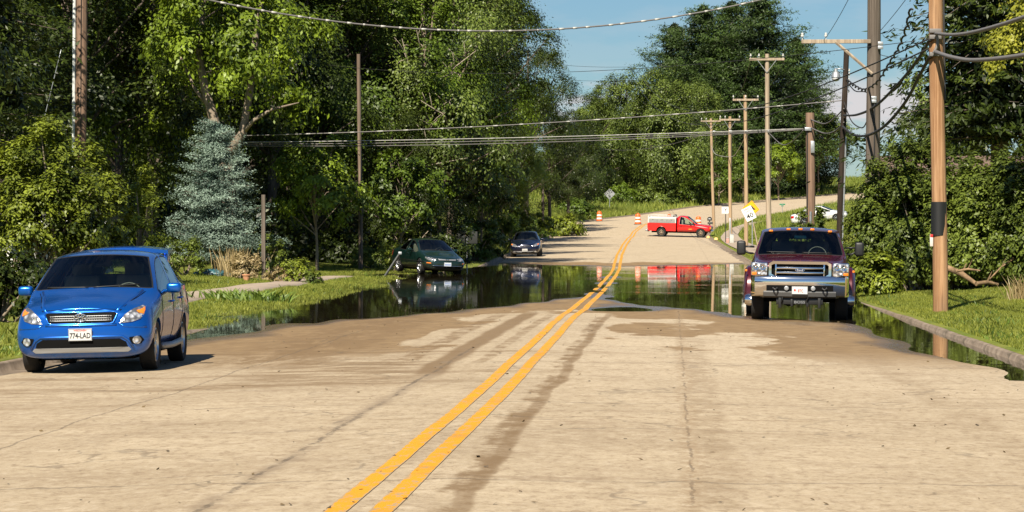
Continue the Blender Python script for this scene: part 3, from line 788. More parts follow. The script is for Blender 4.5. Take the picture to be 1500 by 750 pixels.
def fit(root, cx, cy, rz, wb, y_f, tw, dz=0):
    """stand a vehicle on the ground: its nose centre at (cx, cy)"""
    c, s = math.cos(rz), math.sin(rz)
    def wp(x, y): return (cx + x * c - y * s, cy + x * s + y * c)
    P = [Vector((*wp(x, y), sz(*wp(x, y)))) for x, y in ((-tw, y_f), (tw, y_f), (-tw, y_f + wb), (tw, y_f + wb))]
    ex = ((P[1] - P[0]) + (P[3] - P[2])).normalized(); ey = ((P[2] - P[0]) + (P[3] - P[1])).normalized(); ez = ex.cross(ey).normalized(); ey = ez.cross(ex)
    cen = sum(P, Vector()) / 4; loc = cen - ey * (y_f + wb / 2)
    m = Matrix((ex, ey, ez)).transposed().to_4x4(); m.translation = loc + ez * dz
    root.matrix_world = m
    root.location = m.translation; root.rotation_euler = m.to_euler()
def bits_side(bv, root, seams, handles, mt_h, mt_s=M_dark):
    for s in seams: strip(bv, s, 'S', .0045, 'door_seam', mt_s, root, mirror=True)
    for (y, z) in handles:
        for sx in (1, -1):
            h = bv.ray_cast(Vector((4 * sx, y, z)), Vector((-sx, 0, 0)))[0]
            if h is None: continue
            bm = bmesh.new(); tube(bm, [h + Vector((0, -.09, 0)), h + Vector((sx * .03, -.07, .004)), h + Vector((sx * .03, .07, .004)), h + Vector((0, .09, 0))], .013, 8); fin('door_handle', bm, mt_h, root, True)
def mirrors(root, x, y, z, w, h, d, mt, arm_y=.0):
    for s in (-1, 1):
        bm = bmesh.new(); vs = box(bm, (s * (x + w / 2), y, z), (w, d, h), min(w, h, d) * .35, seg=4)
        tube(bm, [(s * (x - .10), y + arm_y, z - h * .35), (s * (x + w * .3), y, z - h * .25)], .025, 8)
        m_ = fin('door_mirror', bm, mt, root, True, 50)
        bm = bmesh.new(); box(bm, (s * (x + w / 2), y + d / 2 + .002, z), (w * .8, .006, h * .78), .002); fin('mirror_glass', bm, M_chrome, m_)
def wipers(bv, root, segs):
    for a, b in segs: strip(bv, [a, b], 'F', .010, 'wiper', M_black, root, off=.018)

# ---- blue hatchback
def hatchback():
    Y, X = 36.3, wx(119, 36.3)
    root = thing('hatchback_car', 'bright metallic blue hatchback with rear roof spoiler parked facing the camera', 'car')
    P = paint('blue_paint', (.002, .105, .47), .62, .25, .10)
    zb = .20
    Ls = [
        line(.24, .20, .10, zb - .03, .46, .70, .76, .84, .88, .90, .83, .75, .60),
        line(.42, .40, .28, zb, .52, .79, .86, .93, .84, .90, .86, .77, .60),
        line(.86, .86, .68, zb, .56, .87, .92, 1.00, .84, .90, .87, .79, .62),
        line(1.25, 1.22, .98, zb, .58, .95, 1.02, 1.08, .82, .90, .88, .84, .81),
        line(1.78, 1.95, 1.72, zb, .60, .98, 1.46, 1.53, .82, .90, .88, .67, .635),
        line(2.30, 2.36, 2.2, zb, .60, 1.00, 1.49, 1.58, .82, .90, .88, .68, .62),
        line(2.42, 2.46, 2.4, zb, .60, 1.005, 1.49, 1.585, .82, .90, .88, .68, .62),
        line(3.15, 3.05, 3.0, zb, .60, 1.03, 1.48, 1.58, .82, .90, .88, .67, .61),
        line(3.25, 3.14, 3.1, zb, .60, 1.035, 1.475, 1.575, .82, .90, .88, .67, .61),
        line(3.85, 3.72, 3.9, zb, .62, 1.06, 1.42, 1.55, .82, .90, .86, .60, .55),
        line(4.14, 4.10, 4.22, zb, .62, 1.05, 1.09, 1.12, .82, .89, .83, .74, .66),
        line(4.22, 4.18, 4.28, zb + .05, .60, .92, .95, .98, .80, .87, .80, .72, .64)]
    capf = [(.12, zb), (.03, .30), (.0, .48), (.04, .66), (.07, .72), (.09, .76), (.11, .81)]
    capr = [(4.28, zb + .05), (4.33, .34), (4.35, .56), (4.33, .80), (4.31, .88), (4.30, .93), (4.29, .96)]
    def mf(i, j):
        if i == 3 and j in (6, 7): return 1
        if i == 9 and j in (6, 7): return 3
        if j == 4 and i in (3, 4, 6, 8): return 2
        return 0
    me = shell(Ls, capf, capr, mf, (.8875, 0, 4.35, .19, 1.59), crease=.85)
    bv = bvh_of(me)
    ar = [(.87, .33, .355, .30), (3.47, .33, .355, .30)]
    me = cut_arches(me, ar, .8875)
    split_body(me, root, {1: ('windscreen', M_wind), 2: ('side_window', M_side), 3: ('rear_window', M_side)}, [P], ar, .8875)
    floorpan(root, .55, 4.0, .62, .16, .45)
    for x in (-.765, .765):
        for y in (.87, 3.47): wheel(root, x, y, .325, .21, .225, 5)
    seats(root, (2.0, 3.0), .8, .28, M_int, dash_y=1.45, dash_z=.98)
    # lamps: almond lenses rising outwards, amber in the outer corner
    hl = patch(bv, [(.50, .645), (.56, .75), (.66, .825), (.755, .865), (.80, .85), (.80, .76), (.755, .69), (.65, .655)], 'F', .012, 'headlight', M_lens, root, mirror=True)
    for h, s in zip(hl, (1, -1)):
        patch(bv, [(s * .70, .80), (s * .785, .845), (s * .80, .80), (s * .79, .755), (s * .73, .775)], 'F', .020, 'indicator', M_amber, h)
    # grille
    g, = patch(bv, [(-.44, .785), (.44, .785), (.47, .76), (.42, .665), (.38, .65), (-.38, .65), (-.42, .665), (-.47, .76)], 'F', .008, 'grille', M_dark, root)
    for z in (.745, .715, .685):
        pts = [(x, z) for x in np.linspace(-.40, .40, 12)]
        strip(bv, pts, 'F', .006, 'grille_bar', M_steel, g, off=.014)
    bm = bmesh.new()
    for k in range(27):
        x = -.39 + k * .03
        for z in (.737, .696):
            h = bv.ray_cast(Vector((x, -3, z)), Vector((0, 1, 0)))[0]
            if h: box(bm, (x, h.y - .014, z), (.016, .006, .012), .002)
    fin('grille_mesh', bm, mat('grille_net', (.16, .165, .17), .4, metal=.5), g)
    strip(bv, [(-.47, .765), (-.44, .792), (.44, .792), (.47, .765), (.42, .655), (.38, .642), (-.38, .642), (-.42, .655), (-.47, .765)], 'F', .012, 'grille_surround', P, g, off=.006)
    # badge: three rings
    yb = bv.ray_cast(Vector((0, -3, .725)), Vector((0, 1, 0)))[0].y - .03
    b = bpy.data.objects.new('badge', None); col.objects.link(b); b.parent = root; b.location = (0, yb, .725)
    for (a, c_, dz) in ((.078, .052, 0), (.026, .050, 0), (.050, .020, .026)):
        bm = bmesh.new(); n = 32
        tube(bm, [(a * math.cos(2 * math.pi * k / n), 0, dz + c_ * math.sin(2 * math.pi * k / n)) for k in range(n + 1)], .008, 8, cap=False); fin('badge_ring', bm, M_chrome, b, True)
    # lower intake with grey lip, fog lamps in dark pockets
    patch(bv, [(-.50, .445), (.50, .445), (.58, .40), (.60, .335), (-.60, .335), (-.58, .40)], 'F', .006, 'air_intake', M_dark, root)
    patch(bv, [(-.61, .335), (.61, .335), (.64, .30), (.60, .272), (-.60, .272), (-.64, .30)], 'F', .030, 'bumper_lip', M_silver, root)
    strip(bv, [(-.66, .33), (-.60, .43), (-.53, .475), (.53, .475), (.60, .43), (.66, .33)], 'F', .018, 'bumper_fold', P, root, off=.004)
    pk = patch(bv, [(.62, .46), (.76, .475), (.80, .42), (.76, .37), (.66, .37), (.62, .41)], 'F', .006, 'fog_lamp_pocket', M_dark, root, mirror=True)
    patch(bv, ell(.715, .42, .052, .052), 'F', .022, 'fog_lamp', M_lens, root, mirror=True)
    yp = bv.ray_cast(Vector((0, -3, .53)), Vector((0, 1, 0)))[0].y
    number_plate(root, (0, yp - .03, .505), (0, 0, 0), '774-LAD', 'WISCONSIN', .305, .158, sx=.76, tsize=.096)
    # pressed ridges in the hood and nose
    strip(bv, [(.46, .80), (.56, .92), (.66, 1.04)], 'F', .020, 'hood_ridge', P, root, mirror=True, off=-.009, n=10)
    strip(bv, [(-.46, .628), (0, .622), (.46, .628)], 'F', .020, 'nose_ridge', P, root, off=-.006, n=10)
    strip(bv, [(-.48, .64), (-.56, .60), (-.70, .59), (-.82, .585)], 'F', .016, 'nose_ridge', P, root, mirror=True, off=-.008, n=10)
    # hood seams, doors
    strip(bv, [(.50, .80), (.60, .93), (.70, 1.03)], 'F', .005, 'hood_seam', M_dark, root, mirror=True)
    strip(bv, [(-.52, .815), (-.3, .828), (.3, .828), (.52, .815)], 'F', .005, 'hood_seam', M_dark, root)
    bits_side(bv, root, [[(1.30, .95), (1.32, .6), (1.38, .3)], [(2.37, 1.0), (2.38, .6), (2.36, .3)], [(3.22, 1.0), (3.25, .7), (3.05, .5), (2.98, .32)], [(1.38, .3), (2.98, .32)]], [(2.2, .87), (3.08, .90)], P)
    for s in (1, -1):
        bm = bmesh.new(); tube(bm, [(s * .875, 1.25, .30), (s * .885, 2.1, .28), (s * .875, 3.05, .30)], .045, 8); fin('side_skirt', bm, M_silver, root, True)
    mirrors(root, .90, 1.62, 1.06, .20, .135, .13, P, .05)
    wipers(bv, root, [((-.62, 1.105), (-.05, 1.10)), ((.02, 1.10), (.60, 1.125))])
    # roof spoiler and rails, rear-view mirror, tail lamps
    bm = bmesh.new()
    vs = [(x, y, z) for x, y, z in ((-.64, 3.70, 1.56), (-.3, 3.60, 1.607), (0, 3.58, 1.615), (.3, 3.60, 1.607), (.64, 3.70, 1.56))]
    top = [bm.verts.new(v) for v in vs]; bk = [bm.verts.new((x * 1.02, 4.06, z + .02)) for x, y, z in vs]
    tb = [bm.verts.new((x, y, z - .05)) for x, y, z in vs]; bb = [bm.verts.new((x * 1.02, 4.06, z - .035)) for x, y, z in vs]
    for k in range(4):
        bm.faces.new((top[k], top[k + 1], bk[k + 1], bk[k])); bm.faces.new((tb[k + 1], tb[k], bb[k], bb[k + 1]))
        bm.faces.new((top[k + 1], top[k], tb[k], tb[k + 1])); bm.faces.new((bk[k], bk[k + 1], bb[k + 1], bb[k]))
    bm.faces.new((top[0], bk[0], bb[0], tb[0])); bm.faces.new((top[4], tb[4], bb[4], bk[4]))
    for s in (-1, 1): box(bm, (s * .60, 3.88, 1.46), (.05, .30, .14), .015)
    fin('roof_spoiler', bm, P, root, True, 40)
    bm = bmesh.new(); box(bm, (0, 1.95, 1.40), (.24, .04, .07), .02); tube(bm, [(0, 1.95, 1.43), (0, 1.9, 1.50)], .01, 6); fin('rear_view_mirror', bm, M_intd, root, True, 40)
    patch(bv, [(4.02, .82), (4.25, .84), (4.27, 1.02), (4.12, 1.10)], 'S', .006, 'tail_light', M_redl, root, mirror=True)
    fit(root, X, Y, R(2.2), 2.6, .87, .765)
hatchback()

# ---- sedans
def sedan(name, label, paintm, L, W, H, wb, fo, spec, plates=True, rimm=None, intm=None):
    root = thing(name, label, 'car'); hw = W / 2
    k = L / 4.7; h = H / 1.43; w = hw / .88; zb = .20
    def ln(ys, yr, yc, zm, zbelt, z5, zc, wb_, wm, wbe, w5, w6, z0=zb): return line(ys * k, yr * k, yc * k, z0, zm * h, zbelt * h, z5 * h, zc * h, wb_ * w, wm * w, wbe * w, w5 * w, w6 * w)
    Ls = [ln(.24, .20, .11, .46, .60, .65, .71, .76, .83, .77, .68, .52),
          ln(.50, .46, .32, .48, .68, .73, .79, .80, .88, .83, .70, .54),
          ln(.95, .95, .80, .52, .78, .83, .87, .82, .89, .85, .72, .56),
          ln(1.42, 1.38, 1.12, .54, .87, .93, .96, .82, .89, .85, .76, .72),
          ln(2.02, 2.12, 1.92, .56, .90, 1.32, 1.39, .82, .89, .86, .60, .55),
          ln(2.52, 2.52, 2.4, .56, .915, 1.36, 1.43, .82, .89, .86, .60, .55),
          ln(2.64, 2.62, 2.55, .56, .92, 1.36, 1.432, .82, .89, .86, .60, .55),
          ln(3.46, 3.20, 3.22, .58, .945, 1.30, 1.40, .82, .89, .86, .58, .53),
          ln(3.92, 3.88, 4.02, .58, .95, 1.00, 1.02, .82, .88, .84, .72, .66),
          ln(4.35, 4.38, 4.46, .56, .92, .97, 1.0, .81, .87, .82, .70, .56),
          ln(4.52, 4.54, 4.60, .54, .86, .90, .93, .78, .84, .78, .68, .54, zb + .05)]
    capf = [(.11 * k, zb), (.03 * k, .28 * h), (.0, .44 * h), (.03 * k, .57 * h), (.06 * k, .62 * h), (.08 * k, .65 * h), (.10 * k, .69 * h)]
    capr = [(4.62 * k, zb + .05), (4.67 * k, .32 * h), (4.70 * k, .52 * h), (4.68 * k, .76 * h), (4.65 * k, .83 * h), (4.63 * k, .87 * h), (4.61 * k, .91 * h)]
    def mf(i, j):
        if i == 3 and j in (6, 7): return 1
        if i == 7 and j in (6, 7): return 3
        if j == 4 and i in (3, 4, 6): return 2
        return 0
    me = shell(Ls, capf, capr, mf, (hw, 0, L, .18, H), crease=.85); bv = bvh_of(me)
    ar = [(fo, .32, .35, .30), (fo + wb, .32, .35, .30)]
    me = cut_arches(me, ar, hw)
    split_body(me, root, {1: ('windscreen', M_wind), 2: ('side_window', M_side), 3: ('rear_window', M_side)}, [paintm], ar, hw)
    floorpan(root, .6, L - .5, hw - .26, .15, .42)
    for x in (-hw + .115, hw - .115):
        for y in (fo, fo + wb): wheel(root, x, y, .315, .20, .21, spec.get('spokes', 5), rimm)
    seats(root, (2.15 * k, 3.1 * k), hw * .9, .22, intm or M_int, dash_y=1.68 * k, dash_z=.90)
    for s in (0,):
        hl = patch(bv, spec['headlight'], 'F', .012, 'headlight', M_lens, root, mirror=True)
    for nm, ol, mt, off in spec['front']:
        patch(bv, ol, 'F', off, nm, mt, root)
    for nm, ol, mt, off in spec.get('pairs', []):
        patch(bv, ol, 'F', off, nm, mt, root, mirror=True)
    for pts, rad, mt, nm in spec.get('strips', []): strip(bv, pts, 'F', rad, nm, mt, root, off=.012)
    strip(bv, [(.46 * w, .69 * h), (.60 * w, .80 * h), (.70 * w, .88 * h)], 'F', .005, 'hood_seam', M_dark, root, mirror=True)
    bits_side(bv, root, [[(1.5 * k, .87), (1.52 * k, .55), (1.58 * k, .28)], [(2.58 * k, .9), (2.6 * k, .55), (2.58 * k, .28)], [(3.55 * k, .92), (3.58 * k, .65), (3.36 * k, .5), (3.28 * k, .30)], [(1.58 * k, .28), (3.28 * k, .30)]], [(2.42 * k, .80), (3.38 * k, .82)], paintm)
    strip(bv, [(.35, .52), (L - .5, .54)], 'S', .012, 'rub_strip', M_black, root, mirror=True)
    mirrors(root, hw + .01, 1.85 * k, .96 * h, .18, .12, .11, paintm, .05)
    wipers(bv, root, [((-.55, .965 * h), (-.03, .985 * h)), ((.03, .985 * h), (.56, .985 * h))])
    patch(bv, [(L - .30, .66 * h), (L - .10, .66 * h), (L - .12, .86 * h), (L - .32, .86 * h)], 'S', .006, 'tail_light', M_redl, root, mirror=True)
    patch(bv, [(.45, .66 * h), (.72, .66 * h), (.72, .84 * h), (.45, .84 * h)], 'B', .006, 'tail_light', M_redl, root, mirror=True)
    if plates:
        z = spec['plate_z']; yp = bv.ray_cast(Vector((0, -3, z)), Vector((0, 1, 0)))[0].y
        number_plate(root, (0, yp - .025, z), (0, 0, 0), spec['plate'], spec.get('title'), topmat=spec.get('tmat'), backmat=spec.get('pmat'), sx=.72, tsize=.085)
    return root, bv
M_chr_mesh = mat('grille_silver', (.45, .45, .44), .3, metal=.7)
M_blue_ink = mat('blue_ink', (.03, .10, .40), .6)
M_plate_b = mat('plate_pale_blue', (.62, .68, .74), .45)
# dark green car standing in the water, turned towards the road
hlm = [(.44, .575), (.44, .66), (.60, .69), (.76, .71), (.80, .66), (.78, .595), (.60, .575)]
ms = dict(headlight=hlm, spokes=6, plate=None, plate_z=.44, title=None, tmat=M_blue_ink, pmat=M_plate_b,
          front=[('air_intake', [(-.55, .33), (.55, .33), (.58, .27), (-.58, .27)], M_dark, .006), ('grille', [(-.40, .655), (-.06, .64), (.06, .64), (.40, .655), (.37, .585), (-.37, .585)], M_amber and mat('grille_dark', (.03, .03, .03), .4), .010)],
          pairs=[('indicator', [(.66, .49), (.80, .50), (.80, .46), (.66, .455)], M_amber, .008), ('grille_bar', [(.07, .645), (.38, .65), (.35, .60), (.07, .60)], M_chr_mesh, .016)],
          strips=[([(-.62, .375), (.62, .375)], .016, M_chrome, 'bumper_trim'), ([(-.42, .66), (-.06, .645), (.06, .645), (.42, .66)], .008, M_chrome, 'grille_trim')])
P_green = paint('green_paint', (.006, .026, .021), .4, .28, .12)
r_, bv_ = sedan('sedan_car', 'dark green sedan standing in the flood at the lawn edge', P_green, 4.82, 1.76, 1.43, 2.72, .98, ms)
yb = bv_.ray_cast(Vector((0, -3, .62)), Vector((0, 1, 0)))[0].y - .02
bm = bmesh.new(); box(bm, (0, yb, .62), (.11, .012, .04), .004); box(bm, (0, yb, .62), (.04, .014, .055), .004); fin('badge', bm, M_chrome, r_)
fit(r_, wx(655, 113.2), 113.2, R(24), 2.72, .98, .76)
r_.location.z = -.055
# dark blue car on dry concrete beyond the water
cs_ = dict(headlight=[(.40, .60), (.47, .68), (.62, .76), (.78, .79), (.80, .70), (.72, .62), (.56, .59)], spokes=5, plate=None, plate_z=.40, title=None,
           front=[('grille', [(-.30, .665), (.30, .665), (.26, .60), (-.26, .60)], M_dark, .008), ('air_intake', [(-.52, .32), (.52, .32), (.58, .23), (-.58, .23)], M_dark, .006)],
           pairs=[('indicator', [(.68, .73), (.78, .77), (.79, .70), (.72, .68)], M_amber, .018), ('fog_lamp', ell(.60, .31, .07, .035), M_lens, .012)],
           strips=[([(-.30, .635), (.30, .635)], .013, M_chrome, 'grille_bar'), ([(-.5, .315), (-.2, .30), (.2, .30), (.5, .315)], .012, M_silver, 'bumper_trim')])
P_navy = paint('navy_paint', (.003, .006, .024), .4, .25, .10)
r_, bv_ = sedan('sedan_car', 'dark navy sedan parked on dry road just past the water', P_navy, 4.44, 1.72, 1.45, 2.62, .87, cs_)
yb = bv_.ray_cast(Vector((0, -3, .64)), Vector((0, 1, 0)))[0].y - .02
bm = bmesh.new()
for s in (-1, 1): tube(bm, [(s * .035, yb, .675), (s * .028, yb, .60)], .010, 6)
tube(bm, [(-.03, yb, .638), (.03, yb, .638)], .009, 6); fin('badge', bm, M_chrome, r_, True)
fit(r_, wx(769, 160), 160, R(.6), 2.62, .87, .74)
# white car on the lawn beyond the poles
ws = dict(headlight=[(.42, .62), (.50, .70), (.66, .76), (.80, .78), (.80, .68), (.66, .62)], spokes=8, plate='', plate_z=.4,
          front=[('grille', [(-.40, .68), (.40, .68), (.36, .46), (-.36, .46)], M_dark, .008)], pairs=[], strips=[([(-.38, .60), (.38, .60)], .012, M_chrome, 'grille_bar'), ([(-.38, .54), (.38, .54)], .012, M_chrome, 'grille_bar')])
P_white = paint('white_paint', (.72, .72, .71), 0, .3, .08)
r_, bv_ = sedan('sedan_car', 'white sedan seen side-on up on the far lawn behind the short pole', P_white, 4.84, 1.83, 1.46, 2.73, 1.0, ws, plates=False)
fit(r_, wx(1243, 242), 242, R(88), 2.73, 1.0, .78)

# ---- maroon pickup truck
P_mar = paint('maroon_paint', (.072, .003, .007), .25, .26, .12)
def big_truck():
    root = thing('pickup_truck', 'maroon heavy pickup with chrome grille and five amber roof lamps', 'truck')
    zb = .62
    Ls = [line(.22, .20, .16, zb, .80, .98, 1.14, 1.21, .95, 1.0, .99, .94, .74),
          line(.34, .34, .28, zb, .84, 1.10, 1.215, 1.265, .97, 1.01, 1.0, .93, .72),
          line(.95, .95, .85, zb, .88, 1.18, 1.28, 1.33, .97, 1.01, 1.0, .93, .72),
          line(1.50, 1.46, 1.32, zb, .90, 1.22, 1.33, 1.375, .97, 1.01, 1.0, .95, .915),
          line(2.02, 2.14, 1.98, zb, .92, 1.24, 1.84, 1.90, .96, 1.01, 1.0, .80, .765),
          line(2.72, 2.66, 2.5, zb, .92, 1.25, 1.89, 1.96, .96, 1.01, 1.0, .81, .75),
          line(2.84, 2.78, 2.7, zb, .92, 1.25, 1.89, 1.965, .96, 1.01, 1.0, .81, .75),
          line(3.62, 3.56, 3.55, zb, .92, 1.25, 1.87, 1.94, .96, 1.01, 1.0, .80, .74),
          line(3.86, 3.84, 3.84, zb, .92, 1.25, 1.78, 1.86, .95, .99, .97, .73, .66)]
    capf = [(.16, zb), (.14, .70), (.13, .86), (.13, .98), (.13, 1.06), (.14, 1.12), (.145, 1.17)]
    capr = [(3.92, zb), (3.93, .8), (3.93, 1.0), (3.93, 1.32), (3.92, 1.72), (3.91, 1.76), (3.89, 1.80)]
    def mf(i, j):
        if i == 3 and j in (6, 7): return 1
        if j == 4 and i in (3, 4, 6): return 2
        return 0
    me = shell(Ls, capf, capr, mf, (1.01, .24, 3.95, .60, 1.93), crease=.9, capglass=(4,)); bv = bvh_of(me)
    ar = [(1.0, .44, .50, .34)]
    me = cut_arches(me, ar, 1.01)
    split_body(me, root, {1: ('windscreen', M_wind), 2: ('side_window', M_side), 3: ('rear_window', M_side)}, [P_mar], ar, 1.01, 'cab')
    floorpan(root, .5, 6.0, .55, .45, .72)
    M_seatd = mat('truck_seat', (.09, .08, .08), .85)
    seats(root, (2.3, 3.1), .95, .66, M_seatd, dash_y=1.72, dash_z=1.36)
    # bed with flared fenders over twin rear wheels
    bm = bmesh.new()
    for s in (-1, 1): box(bm, (s * .93, 5.10, 1.08), (.12, 2.25, .62), .03)
    box(bm, (0, 6.2, 1.08), (1.9, .08, .62), .03); box(bm, (0, 4.02, 1.08), (1.8, .06, .60), .02); box(bm, (0, 5.1, .86), (1.75, 2.2, .05))
    fin('truck_bed', bm, P_mar, root, True, 30)
    for s in (-1, 1):
        bm = bmesh.new(); n = 20; prof = []
        for k in range(n + 1):
            a = math.pi * k / n
            prof.append((4.98 - .66 * math.cos(a), .44 + .66 * math.sin(a) ** .8))
        inn = [(4.98 - .50 * math.cos(math.pi * k / n), .44 + .50 * math.sin(math.pi * k / n)) for k in range(n + 1)]
        R_ = []
        for (a, b), (c, d) in zip(prof, inn):
            R_.append([bm.verts.new(p) for p in ((s * .92, a, b), (s * 1.14, a, b - .02), (s * 1.21, a * .9 + 4.98 * .1, b - .09), (s * 1.215, c, d), (s * 1.18, c, d), (s * .92, c, d))])
        for p, q in zip(R_, R_[1:]):
            for k in range(5): bm.faces.new((p[k], p[k + 1], q[k + 1], q[k]))
        for p in (R_[0], R_[-1]): bm.faces.new(p)
        fd = fin('rear_fender', bm, P_mar, root, True, 40)
        bm = bmesh.new(); box(bm, (s * 1.17, 4.36, .98), (.05, .03, .05), .01); fin('marker_lamp', bm, M_amber, fd)
        for x in (.77, 1.06): wheel(root, s * x, 4.98, .40, .22, .21, 8, M_chrome, deep=True)
        w_ = wheel(root, s * .86, 1.0, .40, .255, .215, 8, M_chrome)
        bm = bmesh.new(); lathe(bm, [(.12, 0), (.12, s * .10), (.09, s * .17), (.02, s * .18)], 'X', n=20); bmesh.ops.translate(bm, vec=(s * .10, 0, 0), verts=bm.verts); fin('hub', bm, M_chrome, w_, True, 40)
    # grille: chrome frame with cut corners, three bars, oval badge
    g = bpy.data.objects.new('grille', None); col.objects.link(g); g.parent = root; g.location = (0, 0, 0)
    yg = .06
    fr = [(-.56, 1.215), (.56, 1.215), (.645, 1.165), (.645, .93), (.52, .835), (-.52, .835), (-.645, .93), (-.645, 1.165)]
    inn = [(-.53, 1.155), (.53, 1.155), (.575, 1.13), (.575, .955), (.48, .895), (-.48, .895), (-.575, .955), (-.575, 1.13)]
    bm = bmesh.new(); A = []
    for (a, b), (c, d) in zip(fr, inn):
        A.append([bm.verts.new(p) for p in ((a, yg + .10, b), (a * .985, yg, b * .998), (c * 1.01, yg + .005, d), (c, yg + .09, d))])
    for k in range(8):
        p, q = A[k], A[(k + 1) % 8]
        for j in range(3): bm.faces.new((p[j], p[j + 1], q[j + 1], q[j]))
    fin('grille_frame', bm, M_chrome, g, True, 30)
    bm = bmesh.new(); vs = [bm.verts.new((a, yg + .085, b)) for a, b in inn]; bm.faces.new(vs); 
    vs = [bm.verts.new((a, yg + .14, b)) for a, b in fr]; bm.faces.new(vs); fin('grille_back', bm, M_dark, g)
    for z in (1.075, .98):
        bm = bmesh.new(); box(bm, (0, yg + .03, z), (.98, .07, .044), .012); fin('grille_bar', bm, M_chrome, g, True, 40)
    for s in (-1, 1):
        bm = bmesh.new(); box(bm, (s * .49, yg + .03, 1.03), (.035, .06, .25), .01); fin('grille_bar', bm, M_chrome, g, True, 40)
    bm = bmesh.new()
    for k in range(3):
        for q in range(5): box(bm, (0, yg + .075, 1.135 - k * .1 - .012 - q * .009), (.92, .008, .002))
    fin('grille_slats', bm, M_black, g)
    M_oval = mat('badge_blue', (.012, .025, .09), .25)
    bd = bpy.data.objects.new('badge', None); col.objects.link(bd); bd.parent = root; bd.location = (0, yg - .01, 1.035)
    bm = bmesh.new(); lathe(bm, [(.10, .04), (.10, -.015), (.09, -.022)], 'Y', n=36); bmesh.ops.scale(bm, vec=(1, 1, .42), verts=bm.verts); fin('badge_rim', bm, M_chrome, bd, True, 40)
    bm = bmesh.new(); lathe(bm, [(.086, -.015), (.084, -.027)], 'Y', n=36); bmesh.ops.scale(bm, vec=(1, 1, .38), verts=bm.verts); fin('badge_oval', bm, M_oval, bd)
    text('badge_script', 'Ford', .052, .002, M_plate, bd, (0, -.030, 0), (R(90), 0, 0), 1.2)
    # headlamps: clear upper, amber below
    for s in (-1, 1):
        h = bpy.data.objects.new('headlight', None); col.objects.link(h); h.parent = root; h.location = (s * .825, .10, 1.05)
        bm = bmesh.new(); box(bm, (0, .03, 0), (.335, .12, .27), .02); fin('lamp_bezel', bm, M_chrome, h, True, 40)
        bm = bmesh.new(); box(bm, (0, -.03, .032), (.315, .03, .175), .012); fin('lamp_lens', bm, M_lens, h, True, 40)
        for dx in (-.07, .07):
            bm = bmesh.new(); lathe(bm, [(.062, -.044), (.056, -.052), (.03, -.047), (.012, -.060)], 'Y', (dx, 0, .035), 20); fin('lamp_reflector', bm, M_chrome, h, True, 40)
        bm = bmesh.new(); box(bm, (s * -.05, -.03, -.092), (.20, .03, .055), .008); fin('side_lamp', bm, M_lens, h, True, 40)
        bm = bmesh.new(); box(bm, (s * .105, -.03, -.092), (.10, .03, .055), .008); fin('indicator', bm, M_amber, h, True, 40)
    # bumper: bowed chrome with a dark lower slot
    def bump(zs, depth, hwid, nm, mt, y0=-.0, bow=.10):
        bm = bmesh.new(); n = 24; rows = []
        for k in range(n + 1):
            t = -1 + 2 * k / n; x = t * hwid; yy = y0 + bow * abs(t) ** 2.6 + (.25 * max(0, (abs(t) - .93) / .07) ** 1.5)
            rows.append([bm.verts.new((x, yy + dy, z)) for z, dy in zs])
        for a, b in zip(rows, rows[1:]):
            for j in range(len(zs) - 1): bm.faces.new((a[j], a[j + 1], b[j + 1], b[j]))
            bm.faces.new((a[-1], a[0], b[0], b[-1]))
        bm.faces.new(rows[0]); bm.faces.new(rows[-1][::-1])
        return fin(nm, bm, mt, root, True, 35)
    bump([(.905, .24), (.915, .03), (.885, .0), (.80, -.015), (.70, .0), (.60, .01), (.52, .03), (.495, .06), (.495, .16)], 0, 1.0, 'front_bumper', M_chrome)
    bump([(.725, .0), (.725, -.022), (.605, -.012), (.605, .06)], 0, .74, 'bumper_slot', M_dark, y0=.01, bow=.055)
    bump([(.60, .10), (.60, -.02), (.58, -.035), (.50, -.02), (.47, .02), (.47, .10)], 0, .80, 'bumper_valance', mat('valance_grey', (.10, .10, .10), .4, metal=.4), y0=.01, bow=.06)
    for s in (-1, 1):
        bm = bmesh.new(); tube(bm, [(s * .46, -.02, .67), (s * .46, -.09, .66), (s * .50, -.12, .635), (s * .54, -.09, .66), (s * .54, -.02, .67)], .018, 8); fin('tow_hook', bm, M_black, root, True)
        bm = bmesh.new(); lathe(bm, [(.045, .0), (.045, -.05), (.03, -.055)], 'Y', (s * .27, .0, .665), 16); fin('fog_lamp', bm, M_silver, root, True, 40)
    number_plate(root, (0, -.045, .625), (R(-4), 0, 0), '· 8TC', None, .32, .16, sx=.72, tsize=.085, inkmat=M_red_ink)
    bm = bmesh.new(); lathe(bm, [(.02, 0), (.02, -.008)], 'Y', (-.10, -.052, .63), 16); fin('plate_seal', bm, M_red_ink, root)
    # plough mount hanging beneath, with its white lettering
    pm = bpy.data.objects.new('plough_mount', None); col.objects.link(pm); pm.parent = root; pm.location = (0, .10, .40)
    bm = bmesh.new(); box(bm, (0, 0, 0), (.95, .06, .13), .01)
    for x in (-.40, .40): box(bm, (x, 0, -.02), (.06, .14, .24), .01)
    for x in (-.16, .16): box(bm, (x, -.03, -.03), (.05, .05, .16), .01)
    fin('mount_bar', bm, M_black, pm, True, 40)
    text('mount_lettering', 'BOSS', .075, .003, M_silver, pm, (0, -.036, -.02), (R(90), 0, 0), 1.3, .0)
    bm = bmesh.new(); tube(bm, [(.16, -.06, .20), (.17, -.09, .08), (.15, -.07, .0)], .015, 6); tube(bm, [(-.36, -.05, .2), (-.35, -.08, .05), (-.37, -.06, -.04)], .014, 6); fin('hose', bm, M_black, pm, True)
    bm = bmesh.new(); tube(bm, [(-.95, 1.0, .42), (.95, 1.0, .42)], .055, 10); box(bm, (-.2, 1.0, .40), (.26, .26, .24), .08); fin('front_axle', bm, M_dark, root, True, 40)
